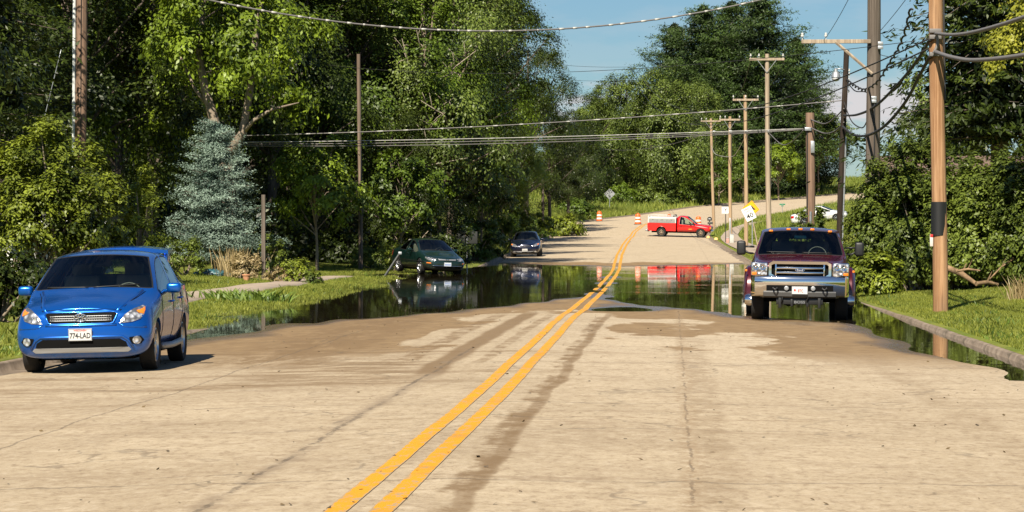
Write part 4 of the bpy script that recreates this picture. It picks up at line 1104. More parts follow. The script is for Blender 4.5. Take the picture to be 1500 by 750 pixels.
    bm = bmesh.new(); tube(bm, [(-.95, 4.98, .42), (.95, 4.98, .42)], .06, 10); box(bm, (0, 4.98, .40), (.32, .3, .28), .1); fin('rear_axle', bm, M_dark, root, True, 40)
    # tow mirrors on long arms
    for s in (-1, 1):
        bm = bmesh.new(); box(bm, (s * 1.235, 1.86, 1.475), (.19, .13, .30), .05, seg=4)
        m_ = fin('tow_mirror', bm, M_black, root, True, 50)
        bm = bmesh.new(); tube(bm, [(s * .96, 1.86, 1.50), (s * 1.16, 1.84, 1.505)], .020, 8); tube(bm, [(s * .98, 1.86, 1.36), (s * 1.08, 1.85, 1.37), (s * 1.16, 1.84, 1.42)], .020, 8); fin('mirror_arm', bm, M_black, m_, True)
        bm = bmesh.new(); box(bm, (s * 1.235, 1.928, 1.475), (.15, .006, .25), .003); fin('mirror_glass', bm, M_chrome, m_)
    for k in range(5):
        x = (-.62, -.25, 0, .25, .62)[k]
        h = bv.ray_cast(Vector((x, 2.12, 4)), Vector((0, 0, -1)))[0]
        bm = bmesh.new(); box(bm, (x, 2.12, h.z + .015), (.09, .07, .04), .014); fin('roof_lamp', bm, M_amber, root, True, 40)
    bits_side(bv, root, [[(1.55, 1.22), (1.58, .9), (1.62, .66)], [(2.78, 1.24), (2.8, .9), (2.78, .66)], [(1.62, .66), (3.8, .66)]], [(2.62, 1.10)], M_black)
    strip(bv, [(.70, 1.235), (.80, 1.30), (.84, 1.33)], 'F', .006, 'hood_seam', M_dark, root, mirror=True)
    wipers(bv, root, [((-.70, 1.40), (-.08, 1.395)), ((.04, 1.395), (.66, 1.385))])
    bm = bmesh.new(); box(bm, (0, 2.22, 1.72), (.26, .03, .07), .02); fin('rear_view_mirror', bm, mat('sticker_teal', (.08, .45, .50), .4), root, True, 40)
    for s in (-1, 1):
        bm = bmesh.new(); box(bm, (s * .95, 6.22, 1.05), (.12, .08, .34), .02); fin('tail_light', bm, M_redl, root)
        bm = bmesh.new(); box(bm, (s * 1.02, 5.5, .45), (.46, .015, .42), .004); fin('mud_flap', bm, M_black, root)
    fit(root, wx(1171, 58.2), 58.2, R(-2.5), 3.98, 1.0, .86)
big_truck()

# ---- red utility pickup stopped across the road
def red_truck():
    P = paint('red_paint', (.62, .008, .008), .0, .30, .06)
    root = thing('pickup_truck', 'bright red pickup with white utility cap blocking the road beyond the flood', 'truck')
    zb = .46
    Ls = [line(.12, .12, .08, zb, .60, .78, .90, .97, .84, .90, .88, .80, .60),
          line(.30, .30, .22, zb, .62, .86, .96, 1.02, .86, .94, .92, .80, .58),
          line(.85, .85, .78, zb, .66, .93, 1.01, 1.06, .88, .96, .94, .80, .58),
          line(1.38, 1.36, 1.22, zb, .68, .98, 1.06, 1.10, .88, .96, .94, .82, .76),
          line(1.95, 2.08, 1.98, zb, .70, 1.02, 1.62, 1.68, .88, .96, .94, .66, .61),
          line(2.72, 2.64, 2.6, zb, .70, 1.05, 1.68, 1.76, .88, .96, .94, .67, .60),
          line(2.88, 2.86, 2.86, zb, .70, 1.05, 1.60, 1.66, .88, .95, .93, .66, .60)]
    capf = [(.08, zb), (.05, .52), (.03, .66), (.03, .76), (.03, .82), (.04, .87), (.06, .92)]
    capr = [(2.93, zb), (2.94, .6), (2.94, .8), (2.94, 1.0), (2.93, 1.25), (2.92, 1.4), (2.90, 1.5)]
    def mf(i, j):
        if i == 3 and j in (6, 7): return 1
        if j == 4 and i in (3, 4): return 2
        return 0
    me = shell(Ls, capf, capr, mf, (.965, 0, 2.95, .44, 1.80), crease=.8); bv = bvh_of(me)
    ar = [(.88, .37, .44, .32)]
    me = cut_arches(me, ar, .965)
    split_body(me, root, {1: ('windscreen', M_wind), 2: ('side_window', M_wind)}, [P], ar, .965, 'cab')
    floorpan(root, .4, 5.1, .50, .34, .52)
    seats(root, (2.15,), .9, .48, M_int, rows=(0,), dash_y=1.62, dash_z=1.12)
    n = 28
    for s in (-1, 1):
        # bedside with a cut wheel arch
        outl = [(2.99, .50), (2.99, 1.16), (5.36, 1.16), (5.36, .56)]
        arch = [(4.22 + .44 * math.cos(math.pi * k / n), .50 + .40 * math.sin(math.pi * k / n)) for k in range(n + 1)]
        bm = bmesh.new()
        poly = outl + [(5.2, .50)] + arch
        for f0, f1 in ((.86, .955),):
            a = [bm.verts.new((s * f0, y, z)) for y, z in poly]; b = [bm.verts.new((s * f1, y, z)) for y, z in poly]
            bm.faces.new(a); bm.faces.new(b)
            for k in range(len(poly)): bm.faces.new((a[k], a[(k + 1) % len(poly)], b[(k + 1) % len(poly)], b[k]))
        bmesh.ops.triangulate(bm, faces=[f for f in bm.faces if len(f.verts) > 4])
        fin('bed_side', bm, P, root)
        bm = bmesh.new(); tube(bm, [(s * .95, y, z) for y, z in arch], .03, 8); fin('arch_flare', bm, P, root, True)
        bm = bmesh.new(); box(bm, (s * .93, 4.22, .52), (.01, .8, .5)); 
        for v in bm.verts: v.co.x -= s * .30
        fin('wheel_house', bm, M_dark, root)
        M_brn = mat('dusty_rim', (.36, .28, .20), .45, metal=.6)
        wheel(root, s * .80, .88, .375, .24, .20, 8, M_brn); wheel(root, s * .80, 4.22, .375, .24, .20, 8, M_brn)
        # cap side: grey bin doors under a white roof
        bm = bmesh.new(); box(bm, (s * .90, 4.16, 1.32), (.06, 2.26, .32), .01); cs = fin('cap_side', bm, mat('cap_grey', (.20, .21, .20), .45, var=.1), root)
        for yy in (3.36, 4.16, 4.95):
            bm = bmesh.new(); box(bm, (s * .933, yy, 1.32), (.008, .74, .26), .003); d = fin('bin_door', bm, mat('bin_grey', (.24, .25, .24), .4, var=.15), cs)
            bm = bmesh.new(); box(bm, (s * .942, yy, 1.43), (.012, .12, .03), .003); fin('latch', bm, M_dark, d)
    M_w = mat('cap_white', (.56, .55, .52), .45, var=.08)
    bm = bmesh.new(); box(bm, (0, 4.16, 1.57), (1.86, 2.38, .18), .04); fin('cap_roof', bm, M_w, root, True, 40)
    for s in (-1, 1):
        bm = bmesh.new(); box(bm, (s * .90, 5.32, 1.45), (.08, .10, .62), .01); fin('cap_post', bm, M_w, root)
        bm = bmesh.new(); box(bm, (s * .90, 3.02, 1.40), (.08, .08, .46), .01); fin('cap_post', bm, M_w, root)
        bm = bmesh.new(); tube(bm, [(s * .8, 3.0, 1.80), (s * .8, 5.36, 1.80)], .022, 6)
        for y in (3.1, 3.8, 4.5, 5.2): tube(bm, [(s * .8, y, 1.71), (s * .8, y, 1.80)], .018, 6)
        fin('ladder_rack', bm, M_w, root, True)
    bm = bmesh.new(); box(bm, (0, 5.34, .86), (1.72, .06, .60), .01); fin('tailgate', bm, P, root)
    bm = bmesh.new(); box(bm, (0, 5.38, 1.45), (1.5, .02, .48), .005); fin('cap_rear_window', bm, M_intd, root)
    bm = bmesh.new(); box(bm, (0, 5.48, .52), (1.85, .20, .16), .03); box(bm, (0, 5.42, .44), (.5, .12, .1), .02); fin('rear_bumper', bm, M_steel, root, True, 40)
    bm = bmesh.new(); box(bm, (0, -.05, .56), (1.9, .14, .17), .04); fin('front_bumper', bm, M_chrome, root, True, 40)
    bm = bmesh.new(); box(bm, (0, .02, .80), (1.1, .05, .22), .01); fin('grille', bm, M_dark, root)
    for z in (.75, .80, .85):
        bm = bmesh.new(); box(bm, (0, -.01, z), (1.06, .02, .014)); fin('grille_bar', bm, M_chrome, root)
    for s in (-1, 1):
        bm = bmesh.new(); box(bm, (s * .72, .03, .82), (.30, .08, .17), .02); fin('headlight', bm, M_lens, root, True, 40)
        bm = bmesh.new(); box(bm, (s * .925, .06, .82), (.06, .12, .16), .01); fin('indicator', bm, M_amber, root, True, 40)
        bm = bmesh.new(); box(bm, (s * .90, 5.37, .92), (.12, .06, .42), .01); fin('tail_light', bm, M_redl, root)
        # orange cone-shaped sticker / beacon and dark fittings on the cap
        bm = bmesh.new(); box(bm, (s * .62, 3.18, 1.78), (.10, .16, .18), .02); fin('work_lamp', bm, M_black, root)
    bm = bmesh.new(); lathe(bm, [(.20, 1.715), (.17, 1.78), (.10, 1.86), (.03, 1.88)], 'Z', (.55, 3.75, 0), 20); fin('beacon', bm, mat('orange_beacon', (.80, .10, .02), .3), root, True, 40)
    patch(bv, [(1.60, .66), (1.90, .66), (1.90, .73), (1.60, .73)], 'S', .004, 'door_decal', mat('gold_decal', (.6, .38, .06), .5), root, mirror=True)
    mirrors(root, .97, 1.72, 1.16, .16, .17, .10, M_black, .04)
    bits_side(bv, root, [[(1.42, 1.0), (1.44, .7), (1.46, .5)], [(2.70, 1.05), (2.72, .7), (2.70, .5)], [(1.46, .5), (2.70, .5)]], [(2.56, .92)], M_black)
    Yc = 241.5
    fit(root, wx(1043, Yc - .3), Yc - .3, R(83), 3.34, .88, .80)
red_truck()
# ------------------------------------------------------------ poles, wires, signs and small street things
def wood(name, a, b, k=1.0):
    m = bpy.data.materials.new(name); m.use_nodes = True; nt = m.node_tree; bs = nt.nodes['Principled BSDF']
    g = N(nt, 'ShaderNodeTexCoord').outputs['Object']
    n1 = nnoise(nt, nmap(nt, g, (9, 9, .25)), 2.0, 6, .7); n2 = nnoise(nt, nmap(nt, g, (1, 1, .35)), .9, 4)
    c = nmix(nt, nrange(nt, n1, .35, .68), a, b)
    c = nmix(nt, nmath(nt, 'MULTIPLY', nrange(nt, n2, .5, .72), .6), c, (.10, .085, .07))
    ck = nrange(nt, nnoise(nt, nmap(nt, g, (26, 26, .3)), 2.0, 3), .62, .68)
    c = nmix(nt, nmath(nt, 'MULTIPLY', ck, .6), c, (.035, .025, .02))
    nt.links.new(c, bs.inputs['Base Color']); bs.inputs['Roughness'].default_value = .85; bs.inputs['Specular IOR Level'].default_value = .2
    bu = N(nt, 'ShaderNodeBump'); bu.inputs['Strength'].default_value = .5; bu.inputs['Distance'].default_value = .02
    nt.links.new(n1, bu.inputs['Height']); nt.links.new(bu.outputs[0], bs.inputs['Normal']); return m
W_orange = wood('wood_orange', (.24, .125, .060), (.44, .265, .145))
W_grey = wood('wood_grey', (.085, .068, .054), (.165, .135, .11))
W_tan = wood('wood_tan', (.28, .215, .155), (.44, .36, .265)); W_mid2 = wood('wood_faded', (.13, .095, .07), (.24, .18, .135)); W_mid = wood('wood_mid', (.29, .195, .115), (.46, .335, .215))
W_brown = wood('wood_brown', (.15, .095, .065), (.27, .175, .12))
W_dark = wood('wood_tarred', (.018, .013, .010), (.045, .032, .024))
M_ins = mat('porcelain', (.55, .55, .53), .25)
M_galv = mat('galvanised', (.42, .44, .45), .45, metal=.7, var=.15)
M_wire_l = mat('wire_pale', (.40, .39, .36), .5)
M_wire_d = mat('wire_dark', (.028, .026, .025), .6)
M_cable = mat('cable_grey', (.15, .14, .135), .6)

def pole(px, d, top_px, top_z, r0, r1, mt, label, base=None, name='utility_pole'):
    p = at(px, d) if base is None else Vector(base)
    root = thing(name, label, 'pole', p, 0, 'utility poles along the verge')
    tx = wx(top_px, d) - p.x; h = top_z - p.z
    bm = bmesh.new(); n = 14
    pts = []
    for k in range(n + 1):
        t = k / n; pts.append((tx * t + .02 * math.sin(t * 5 + px), .015 * math.sin(t * 4 + d), -.4 * (1 - t) * (k == 0) + h * t))
    tube(bm, pts, [r0 + (r1 - r0) * k / n for k in range(n + 1)], 16)
    fin('pole_shaft', bm, mt, root, True, 50)
    root['h'] = h; root['tx'] = tx
    return root, (lambda t: Vector((tx * t, 0, h * t)))
def insulator(parent, c, s=1.0):
    bm = bmesh.new(); lathe(bm, [(.012, -.10 * s), (.012, 0), (.05 * s, .01), (.055 * s, .05 * s), (.03 * s, .07 * s), (.045 * s, .10 * s), (.02 * s, .13 * s)], 'Z', c, 12)
    return fin('insulator', bm, M_ins, parent, True, 40)
def crossarm(parent, c, hw, mt, off=0, braces=True, ins=(-.92, -.45, .92), drop=.7, rr=.14):
    bm = bmesh.new(); box(bm, (c.x + off, c.y - rr, c.z), (hw * 2, .10, .13), .01); a = fin('crossarm', bm, mt, parent)
    for k in ins: insulator(a, (c.x + off + hw * k, c.y - rr, c.z + .16))
    if braces:
        for s in (-1, 1):
            bm = bmesh.new(); tube(bm, [(c.x, c.y - rr - .02, c.z - drop), (c.x + s * hw * .55 + off, c.y - rr - .07, c.z - .03)], .02, 5); fin('brace', bm, M_galv, a)
    return a
def boxpart(parent, nm, c, s, mt, bev=.01):
    bm = bmesh.new(); box(bm, c, s, bev); return fin(nm, bm, mt, parent, True, 40)
def conduit(parent, a, b, r, mt, nm='conduit'):
    bm = bmesh.new(); tube(bm, [a, b], r, 8); return fin(nm, bm, mt, parent, True, 40)
Z = wz
# nearest pole on the truck's verge
rt, f = pole(1377, 62, 1370, 8.4, .165, .15, W_orange, 'tall orange-brown wooden pole wrapped in a black band on the mown verge')
h = rt['h']; gzp = rt.location.z
bm = bmesh.new(); lathe(bm, [(.172, Z(345, 62) - gzp), (.170, Z(296, 62) - gzp)], 'Z', tuple(f(.25))[:2] + (0,), 24); fin('black_band', bm, M_black, rt, True, 40)
boxpart(rt, 'tag_plate', (f(.2).x - .17, -.08, Z(352, 62) - gzp), (.07, .05, .26), mat('tag_white', (.6, .55, .52), .5))
boxpart(rt, 'tag_mark', (f(.2).x - .17, -.108, Z(345, 62) - gzp), (.06, .01, .06), M_red_ink)
for py in (48, 57, 82):
    c = f((Z(py, 62) - gzp) / h); boxpart(rt, 'cable_clamp', (c.x - .05, -.17, Z(py, 62) - gzp), (.26, .10, .09), M_cable)
conduit(rt, (f(.55).x + .15, -.10, h * .55), (f(1).x + .14, -.10, h), .02, M_wire_d, 'down_wire')
# big grey pole in the hedge, with an arm on one side only
rt2, f2 = pole(1279, 88, 1279, 9.6, .235, .20, W_grey, 'thick grey pole rising out of the hedge with a one-sided timber arm')
g2 = rt2.location.z
bm = bmesh.new(); xa, xb = wx(1173, 88) - rt2.location.x, -.1
z1 = Z(63, 88) - g2
box(bm, ((xa + xb) / 2, -.26, z1), (xb - xa, .11, .12), .01); a_ = fin('crossarm', bm, W_tan, rt2)
bm = bmesh.new(); tube(bm, [(wx(1222, 88) - rt2.location.x, -.28, z1), (-.05, -.24, Z(110, 88) - g2)], .05, 6); fin('brace', bm, W_tan, a_)
insulator(a_, (xa + .03, -.26, z1 + .14)); insulator(a_, (xa + .75, -.26, z1 + .14))
for py in (66, 72, 145, 150):
    boxpart(rt2, 'bracket', (.2 if py < 100 else .0, -.24, Z(py, 88) - g2), (.16, .10, .10), M_galv)
conduit(rt2, (-.02, -.25, 0), (.02, -.24, Z(150, 88) - g2), .02, M_wire_d, 'down_wire')
# leaning black pole with a lamp
base = at(1228, 105)
rt3, f3 = pole(1228, 105, 1239, Z(75, 105), .115, .10, W_dark, 'slim blackened leaning pole carrying the silver street lamp')
g3 = rt3.location.z; h3 = rt3['h']
tp = lambda py: (Z(py, 105) - g3) / h3
c = f3(tp(107)); lp = bpy.data.objects.new('street_lamp', None); 
bpy.data.objects.remove(lp)
lamp = bpy.data.objects.new('lamp_head', None); col.objects.link(lamp); lamp.parent = rt3; lamp.location = (c.x, -.1, c.z)
dx = wx(1223, 105) - wx(1237, 105)
bm = bmesh.new(); tube(bm, [(0, .05, .06), (dx * .5, 0, .13), (dx, 0, .10)], .025, 8); fin('lamp_arm', bm, M_galv, lamp, True)
bm = bmesh.new(); lathe(bm, [(.03, .14), (.06, .12), (.07, .02), (.12, -.02), (.16, -.12), (.17, -.20), (.155, -.20), (.10, -.04)], 'Z', (dx, 0, 0), 20); fin('lamp_shade', bm, M_galv, lamp, True, 40)
bm = bmesh.new(); lathe(bm, [(.14, -.19), (.15, -.24), (.11, -.31), (.04, -.34)], 'Z', (dx, 0, 0), 20); fin('lamp_globe', bm, mat('lamp_globe', (.6, .6, .58), .15), lamp, True)
for py in (106, 112, 120, 128, 136):
    c = f3(tp(py)); insulator(rt3, (c.x + .14, -.1, c.z), .7)
conduit(rt3, (f3(.02).x + .11, -.06, 0), (f3(.62).x + .10, -.06, h3 * .62), .03, M_galv)
# short stub pole with meter box
rt4, f4 = pole(1187, 120, 1187, Z(166, 120), .19, .185, W_brown, 'short sawn-off brown pole with grey box, saplings round its foot')
g4 = rt4.location.z
boxpart(rt4, 'meter_box', (.08, -.22, Z(216, 120) - g4), (.16, .12, .50), M_galv)
conduit(rt4, (-.14, -.17, 0), (-.14, -.17, Z(190, 120) - g4), .025, M_wire_d)
conduit(rt4, (.0, -.21, 0), (.0, -.21, Z(310, 120) - g4), .05, M_galv)
boxpart(rt4, 'clamp', (-.1, -.2, Z(190, 120) - g4), (.30, .14, .14), M_galv)
# far line of poles with cross-arms
rt5, f5 = pole(1127, 150, 1123, Z(80, 150), .145, .11, W_tan, 'tallest pale pole with a tilted cross-arm beside the maroon truck'); h5 = rt5['h']
c = f5(1); crossarm(rt5, Vector((c.x, 0, Z(88, 150) - rt5.location.z)), .92, W_tan, rr=.13)
rt6, f6 = pole(1093, 184, 1092, Z(140, 184), .135, .11, W_mid, 'pole with cross-arm rising behind the tilted yellow sign')
crossarm(rt6, Vector((f6(1).x, 0, Z(147, 184) - rt6.location.z)), .83, W_tan, ins=(-.95, .0, .95), rr=.13)
rt7, f7 = pole(1070, 205, 1069, Z(171, 205), .13, .105, W_mid, 'slim pole with a cross-arm standing just behind the square Y sign')
crossarm(rt7, Vector((f7(1).x, 0, Z(176, 205) - rt7.location.z)), .75, W_tan, rr=.13)
rt8, f8 = pole(1046, 258, 1041, Z(174, 258), .14, .11, W_mid, 'farthest cross-arm pole, past the nose of the red pickup')
crossarm(rt8, Vector((f8(1).x, 0, Z(178, 258) - rt8.location.z)), .90, W_tan, rr=.13)
for r_, dd in ((rt5, 150), (rt6, 184), (rt7, 205), (rt8, 258)):
    zz = Z(193, dd) - r_.location.z; boxpart(r_, 'cable_clamp', (0, -.15, zz), (.22, .12, .14), M_galv)
    conduit(r_, (.08, -.11, zz - 3.0), (.09, -.11, zz), .02, M_wire_d, 'down_wire')
boxpart(rt7, 'pole_guard', (-.03, -.14, .9), (.10, .06, 1.8), M_galv)
# poles on the wooded side
rt9, f9 = pole(117, 78, 120, 9.2, .165, .15, W_brown, 'brown pole with a white conduit behind the yellow-green shrub')
conduit(rt9, (-.19, -.06, 0), (f9(1).x - .18, -.06, rt9['h']), .045, mat('conduit_white', (.62, .64, .62), .4))
conduit(rt9, (.04, -.17, 0), (f9(1).x + .03, -.17, rt9['h']), .012, M_wire_d, 'down_wire')
rt10, f10 = pole(528, 120, 526, 9.2, .10, .075, W_mid2, 'thin brown pole standing against the dark wood edge')
conduit(rt10, (.03, -.13, 0), (.03, -.13, rt10['h'] * .9), .015, M_wire_d, 'down_wire')
p = at(795, 250); g = p.z
root = thing('wooden_post', 'short grey weathered post among the weeds uphill of the navy sedan', 'post', p)
bm = bmesh.new(); tube(bm, [(0, 0, -.3), (.02, 0, 1.4), (0, 0, Z(262, 250) - g)], [.15, .13, .12], 10); fin('post_shaft', bm, W_grey, root, True, 50)
p = at(386, 95)
root = thing('wooden_post', 'square grey post standing in the garden bed beside the blue spruce', 'post', p)
bm = bmesh.new(); box(bm, (0, 0, (Z(285, 95) - p.z) / 2 - .1), (.13, .13, Z(285, 95) - p.z + .2), .01)
fin('post_shaft', bm, W_grey, root)

# wires ------------------------------------------------------
def sag(a, b, s, n=28): return [a.lerp(b, k / n) - Vector((0, 0, s * 4 * (k / n) * (1 - k / n))) for k in range(n + 1)]
def wire(pts, r, mt, label, cat='cable', name='overhead_cable', group=None, sleeves=0, seed=0, rs=None):
    o0 = pts[0].copy(); root = None
    bm = bmesh.new(); tube(bm, [p - o0 for p in pts], r, 6)
    o = fin(name, bm, mt, None, True); o.location = o0; tag(o, label, cat, group)
    if sleeves:
        rr = random.Random(seed); bm = bmesh.new()
        L = len(pts) - 1
        for k in range(sleeves):
            t = (k + rr.random() * .5 + .1) / sleeves * L; i = int(t); 
            if i >= L: continue
            a = pts[i].lerp(pts[i + 1], t - i); b_ = pts[i].lerp(pts[i + 1], min(1, t - i + rr.uniform(.25, .5)))
            tube(bm, [a - o0, b_ - o0], r * 1.35, 6)
        fin('cable_sleeve', bm, M_wire_l, o, True)
    return o
def V(px, py, d): return Vector((wx(px, d), d, wz(py, d)))
WG = 'wires strung over the road'
def through(p, n=14):
    """smooth line through points"""
    out = []
    for i in range(len(p) - 1):
        a, b, c, d = p[max(i - 1, 0)], p[i], p[i + 1], p[min(i + 2, len(p) - 1)]
        for k in range(n):
            t = k / n; out.append(.5 * ((2 * b) + (c - a) * t + (2 * a - 5 * b + 4 * c - d) * t * t + (3 * b - a - 3 * c + d) * t ** 3))
    out.append(p[-1]); return out
wire(sag(V(122, -52, 78), V(1279, -45, 88), 1.86, 60), .026, M_cable, 'thick twisted cable, highest of those crossing the road', group=WG, sleeves=46, seed=1)
wire(sag(V(300, 199, 113), V(1236, 148, 105), .22, 50), .020, M_cable, 'single cable sagging across just above the triple bundle', group=WG, sleeves=26, seed=2)
for k, lab in enumerate(('top strand of the triple bundle crossing to the stub pole', 'middle strand of the triple bundle crossing to the stub pole', 'bottom strand of the triple bundle crossing to the stub pole')):
    wire(sag(V(300, 208 + k * 2.2, 114), V(1176, 189 + k * .8, 120), .10 + .07 * k, 50), .017, M_cable if k else M_wire_l, lab, group=WG, sleeves=18 if k == 0 else 0, seed=3 + k)
wire(sag(V(480, 94, 110), V(1340, 62, 62) * 1.0, .5, 40), .008, M_wire_d, 'hair-thin dark line running to the black-banded pole', group=WG)
wire(sag(V(1362, 58, 62), V(930, 98, 330), 3.2, 50), .018, M_wire_d, 'upper of two lines going far back past the pines', group=WG)
wire(sag(V(1362, 72, 62), V(930, 118, 330), 3.2, 50), .018, M_wire_d, 'lower of two lines going far back past the pines', group=WG)
wire(sag(V(930, 98, 330), V(760, 88, 300), .3, 20), .018, M_wire_d, 'distant line against the sky between the woods and pines', group=WG)
wire(sag(V(930, 118, 330), V(760, 110, 300), .3, 20), .016, M_wire_d, 'lowest distant line against the sky between woods and pines', group=WG)
# along the far poles
for (a, b, lab) in (((1150, 86, 150), (1108, 145, 184), 'line from the tallest pale pole to the next one back'), ((1100, 86, 150), (1078, 145, 184), 'second line from the tallest pale pole to the next one back'), ((1108, 145, 184), (1083, 174, 205), 'line between the two middle cross-arm poles'), ((1055, 174, 205), (1028, 177, 258), 'line between the two hindmost cross-arm poles')):
    wire(sag(V(*a), V(*b), .4), .012, M_wire_d, lab, name='power_line', group=WG)
wire(sag(V(1176, 190, 120), V(1127, 191, 150), .05), .030, M_wire_l, 'short pale cable joining the stub pole to the tallest pale pole')
wire(sag(V(1127, 192, 149.8), V(1092, 193, 183.8), .1), .020, M_cable, 'short cable joining the tallest pale pole to the next pole back')
wire(sag(V(1092, 193, 183.8), V(1042, 193, 257.8), .1), .020, M_cable, 'cable strung between the three hindmost poles')
wire(sag(V(1042, 193, 257.8), V(860, 214, 340), 1.0), .02, M_cable, 'cable leaving the farthest pole for the round trees')
wire(through([V(1176, 192, 119.8), V(1160, 208, 128), V(1145, 212, 138), V(1127, 196, 149.8)]), .022, M_cable, 'slack loop hanging left of the stub pole')
wire(through([V(1092, 200, 183.8), V(1080, 222, 190), V(1070, 230, 200), V(1048, 226, 240), V(1042, 214, 257.8)]), .022, M_wire_l, 'slack pale loop between the hindmost poles')
# black cables around the leaning pole
d1, d2 = 104.8, 61.8
wire(through([V(1362, 60, d2), V(1340, 95, 68), V(1310, 130, 76), V(1280, 158, 86), V(1255, 169, 96), V(1236, 170, d1)]), .040, M_wire_d, 'upper heavy black cable drooping from the black-banded pole')
wire(through([V(1362, 84, d2), V(1348, 110, 64), V(1325, 152, 70), V(1295, 186, 79), V(1270, 199, 88), V(1250, 198, 97), V(1234, 186, d1)]), .042, M_wire_d, 'lower heavy black cable drooping from the black-banded pole')
sp = []
base_pts = through([V(1334, 16, 66), V(1322, 60, 70), V(1303, 95, 76), V(1285, 122, 82), V(1266, 133, 90), V(1250, 126, 97), V(1240, 118, d1)], 20)
for i, p_ in enumerate(base_pts):
    sp.append(p_ + Vector((math.cos(i * 1.1), 0, math.sin(i * 1.1))) * .035)
wire(sp, .026, M_wire_d, 'crinkled black cable dropping from above to the lamp pole')
wire(through([V(1236, 150, d1), V(1247, 178, 103), V(1262, 188, 97), V(1270, 178, 90), V(1277, 160, 87.7)]), .022, M_wire_d, 'slack black loop between lamp pole and thick grey pole')
wire(through([V(1240, 120, d1), V(1252, 134, 98), V(1268, 136, 91), V(1278, 146, 87.7)]), .020, M_wire_d, 'short black lead between lamp pole and thick grey pole')
wire(through([V(1188, 176, 119.8), V(1208, 182, 113), V(1224, 172, 108), V(1236, 160, d1)]), .026, M_cable, 'upper cable between stub pole and lamp pole')
wire(through([V(1188, 188, 119.8), V(1208, 196, 113), V(1224, 192, 108), V(1236, 180, d1)]), .026, M_cable, 'lower cable between stub pole and lamp pole')
wire(sag(V(1206, 61, 88), V(1262, -40, 70), .12), .009, M_wire_d, 'fine wire rising from the one-sided timber arm', name='power_line')
wire(sag(V(1290, 46, 87), V(1360, -45, 62), .05), .009, M_wire_d, 'fine wire rising from the thick grey pole', name='power_line')
wire(sag(V(1290, 82, 87), V(1345, 86, 68), .05), .010, M_wire_d, 'fine level wire right of the thick grey pole', name='power_line')
# heavy cables leaving towards the camera side
wire(through([V(1370, 51, 61.7), V(1400, 53, 58), V(1440, 46, 55), V(1505, 26, 51), V(1600, -10, 46)]), .040, M_cable, 'upper thick cable leaving the black-banded pole over the hedge')
wire(through([V(1370, 78, 61.7), V(1395, 86, 58), V(1430, 90, 55), V(1505, 82, 51), V(1600, 60, 46)]), .045, M_cable, 'lower thick cable leaving the black-banded pole over the hedge')
wire(through([V(1371, 49, 61.7), V(1373, 66, 61.7), V(1367, 80, 61.7)], 6), .035, M_cable, 'short cable lashing on the black-banded pole')
wire(sag(V(90, 70, 84), V(64, 176, 84), .0, 10), .012, M_galv, 'short guy wire slanting down beside the brown conduit pole')

# signs ------------------------------------------------------
M_sign_y = mat('sign_yellow', (.80, .40, .01), .4)
M_sign_w = mat('sign_white', (.78, .77, .73), .4)
M_sign_g = mat('sign_green', (.01, .20, .10), .4)
M_alu = mat('sign_back', (.42, .43, .43), .4, metal=.5); M_alu_shade = mat('sign_back_shaded', (.022, .024, .022), .8)  # second copy is darkened so the sign backs look shaded
def rrect(bm, w, h, t, r=.03, rot=0):
    pts = []
    for cx, cy, a0 in ((w / 2 - r, h / 2 - r, 0), (-w / 2 + r, h / 2 - r, 90), (-w / 2 + r, -h / 2 + r, 180), (w / 2 - r, -h / 2 + r, 270)):
        for k in range(5):
            a = R(a0 + k * 22.5); pts.append((cx + r * math.cos(a), cy + r * math.sin(a)))
    c, s = math.cos(rot), math.sin(rot)
    pts = [(x * c - y * s, x * s + y * c) for x, y in pts]
    A = [bm.verts.new((x, -t / 2, y)) for x, y in pts]; B = [bm.verts.new((x, t / 2, y)) for x, y in pts]
    bm.faces.new(A); bm.faces.new(B[::-1])
    for k in range(len(pts)): bm.faces.new((A[k], B[k], B[(k + 1) % len(pts)], A[(k + 1) % len(pts)]))
def post(root, a, b, r=.03, mt=None, nm='sign_post'):
    bm = bmesh.new(); tube(bm, [a, b], r, 8); return fin(nm, bm, mt or M_galv, root, True, 50)
# speed sign, knocked askew
p = at(1113, 169); root = thing('speed_sign', 'white speed limit 40 sign leaning over on its bent post', 'sign', p)
hx = wx(1097, 169) - p.x; hz = Z(313, 169) - p.z
post(root, (0, 0, -.3), (hx * .6, .03, hz * .75), .04, W_tan)
sg = bpy.data.objects.new('sign_panel', None); col.objects.link(sg); sg.parent = root; sg.location = (hx, -.03, hz); sg.rotation_euler = (0, R(-27), 0)
bm = bmesh.new(); rrect(bm, .62, .80, .012); fin('sign_face', bm, M_sign_w, sg)
text('sign_numerals', '40', .42, .002, M_ink, sg, (0, -.009, -.15), (R(90), 0, 0), 1.0, .006)
text('sign_wording', 'SPEED', .13, .002, M_ink, sg, (0, -.009, .28), (R(90), 0, 0), 1.0)
text('sign_wording', 'LIMIT', .13, .002, M_ink, sg, (0, -.009, .14), (R(90), 0, 0), 1.0)
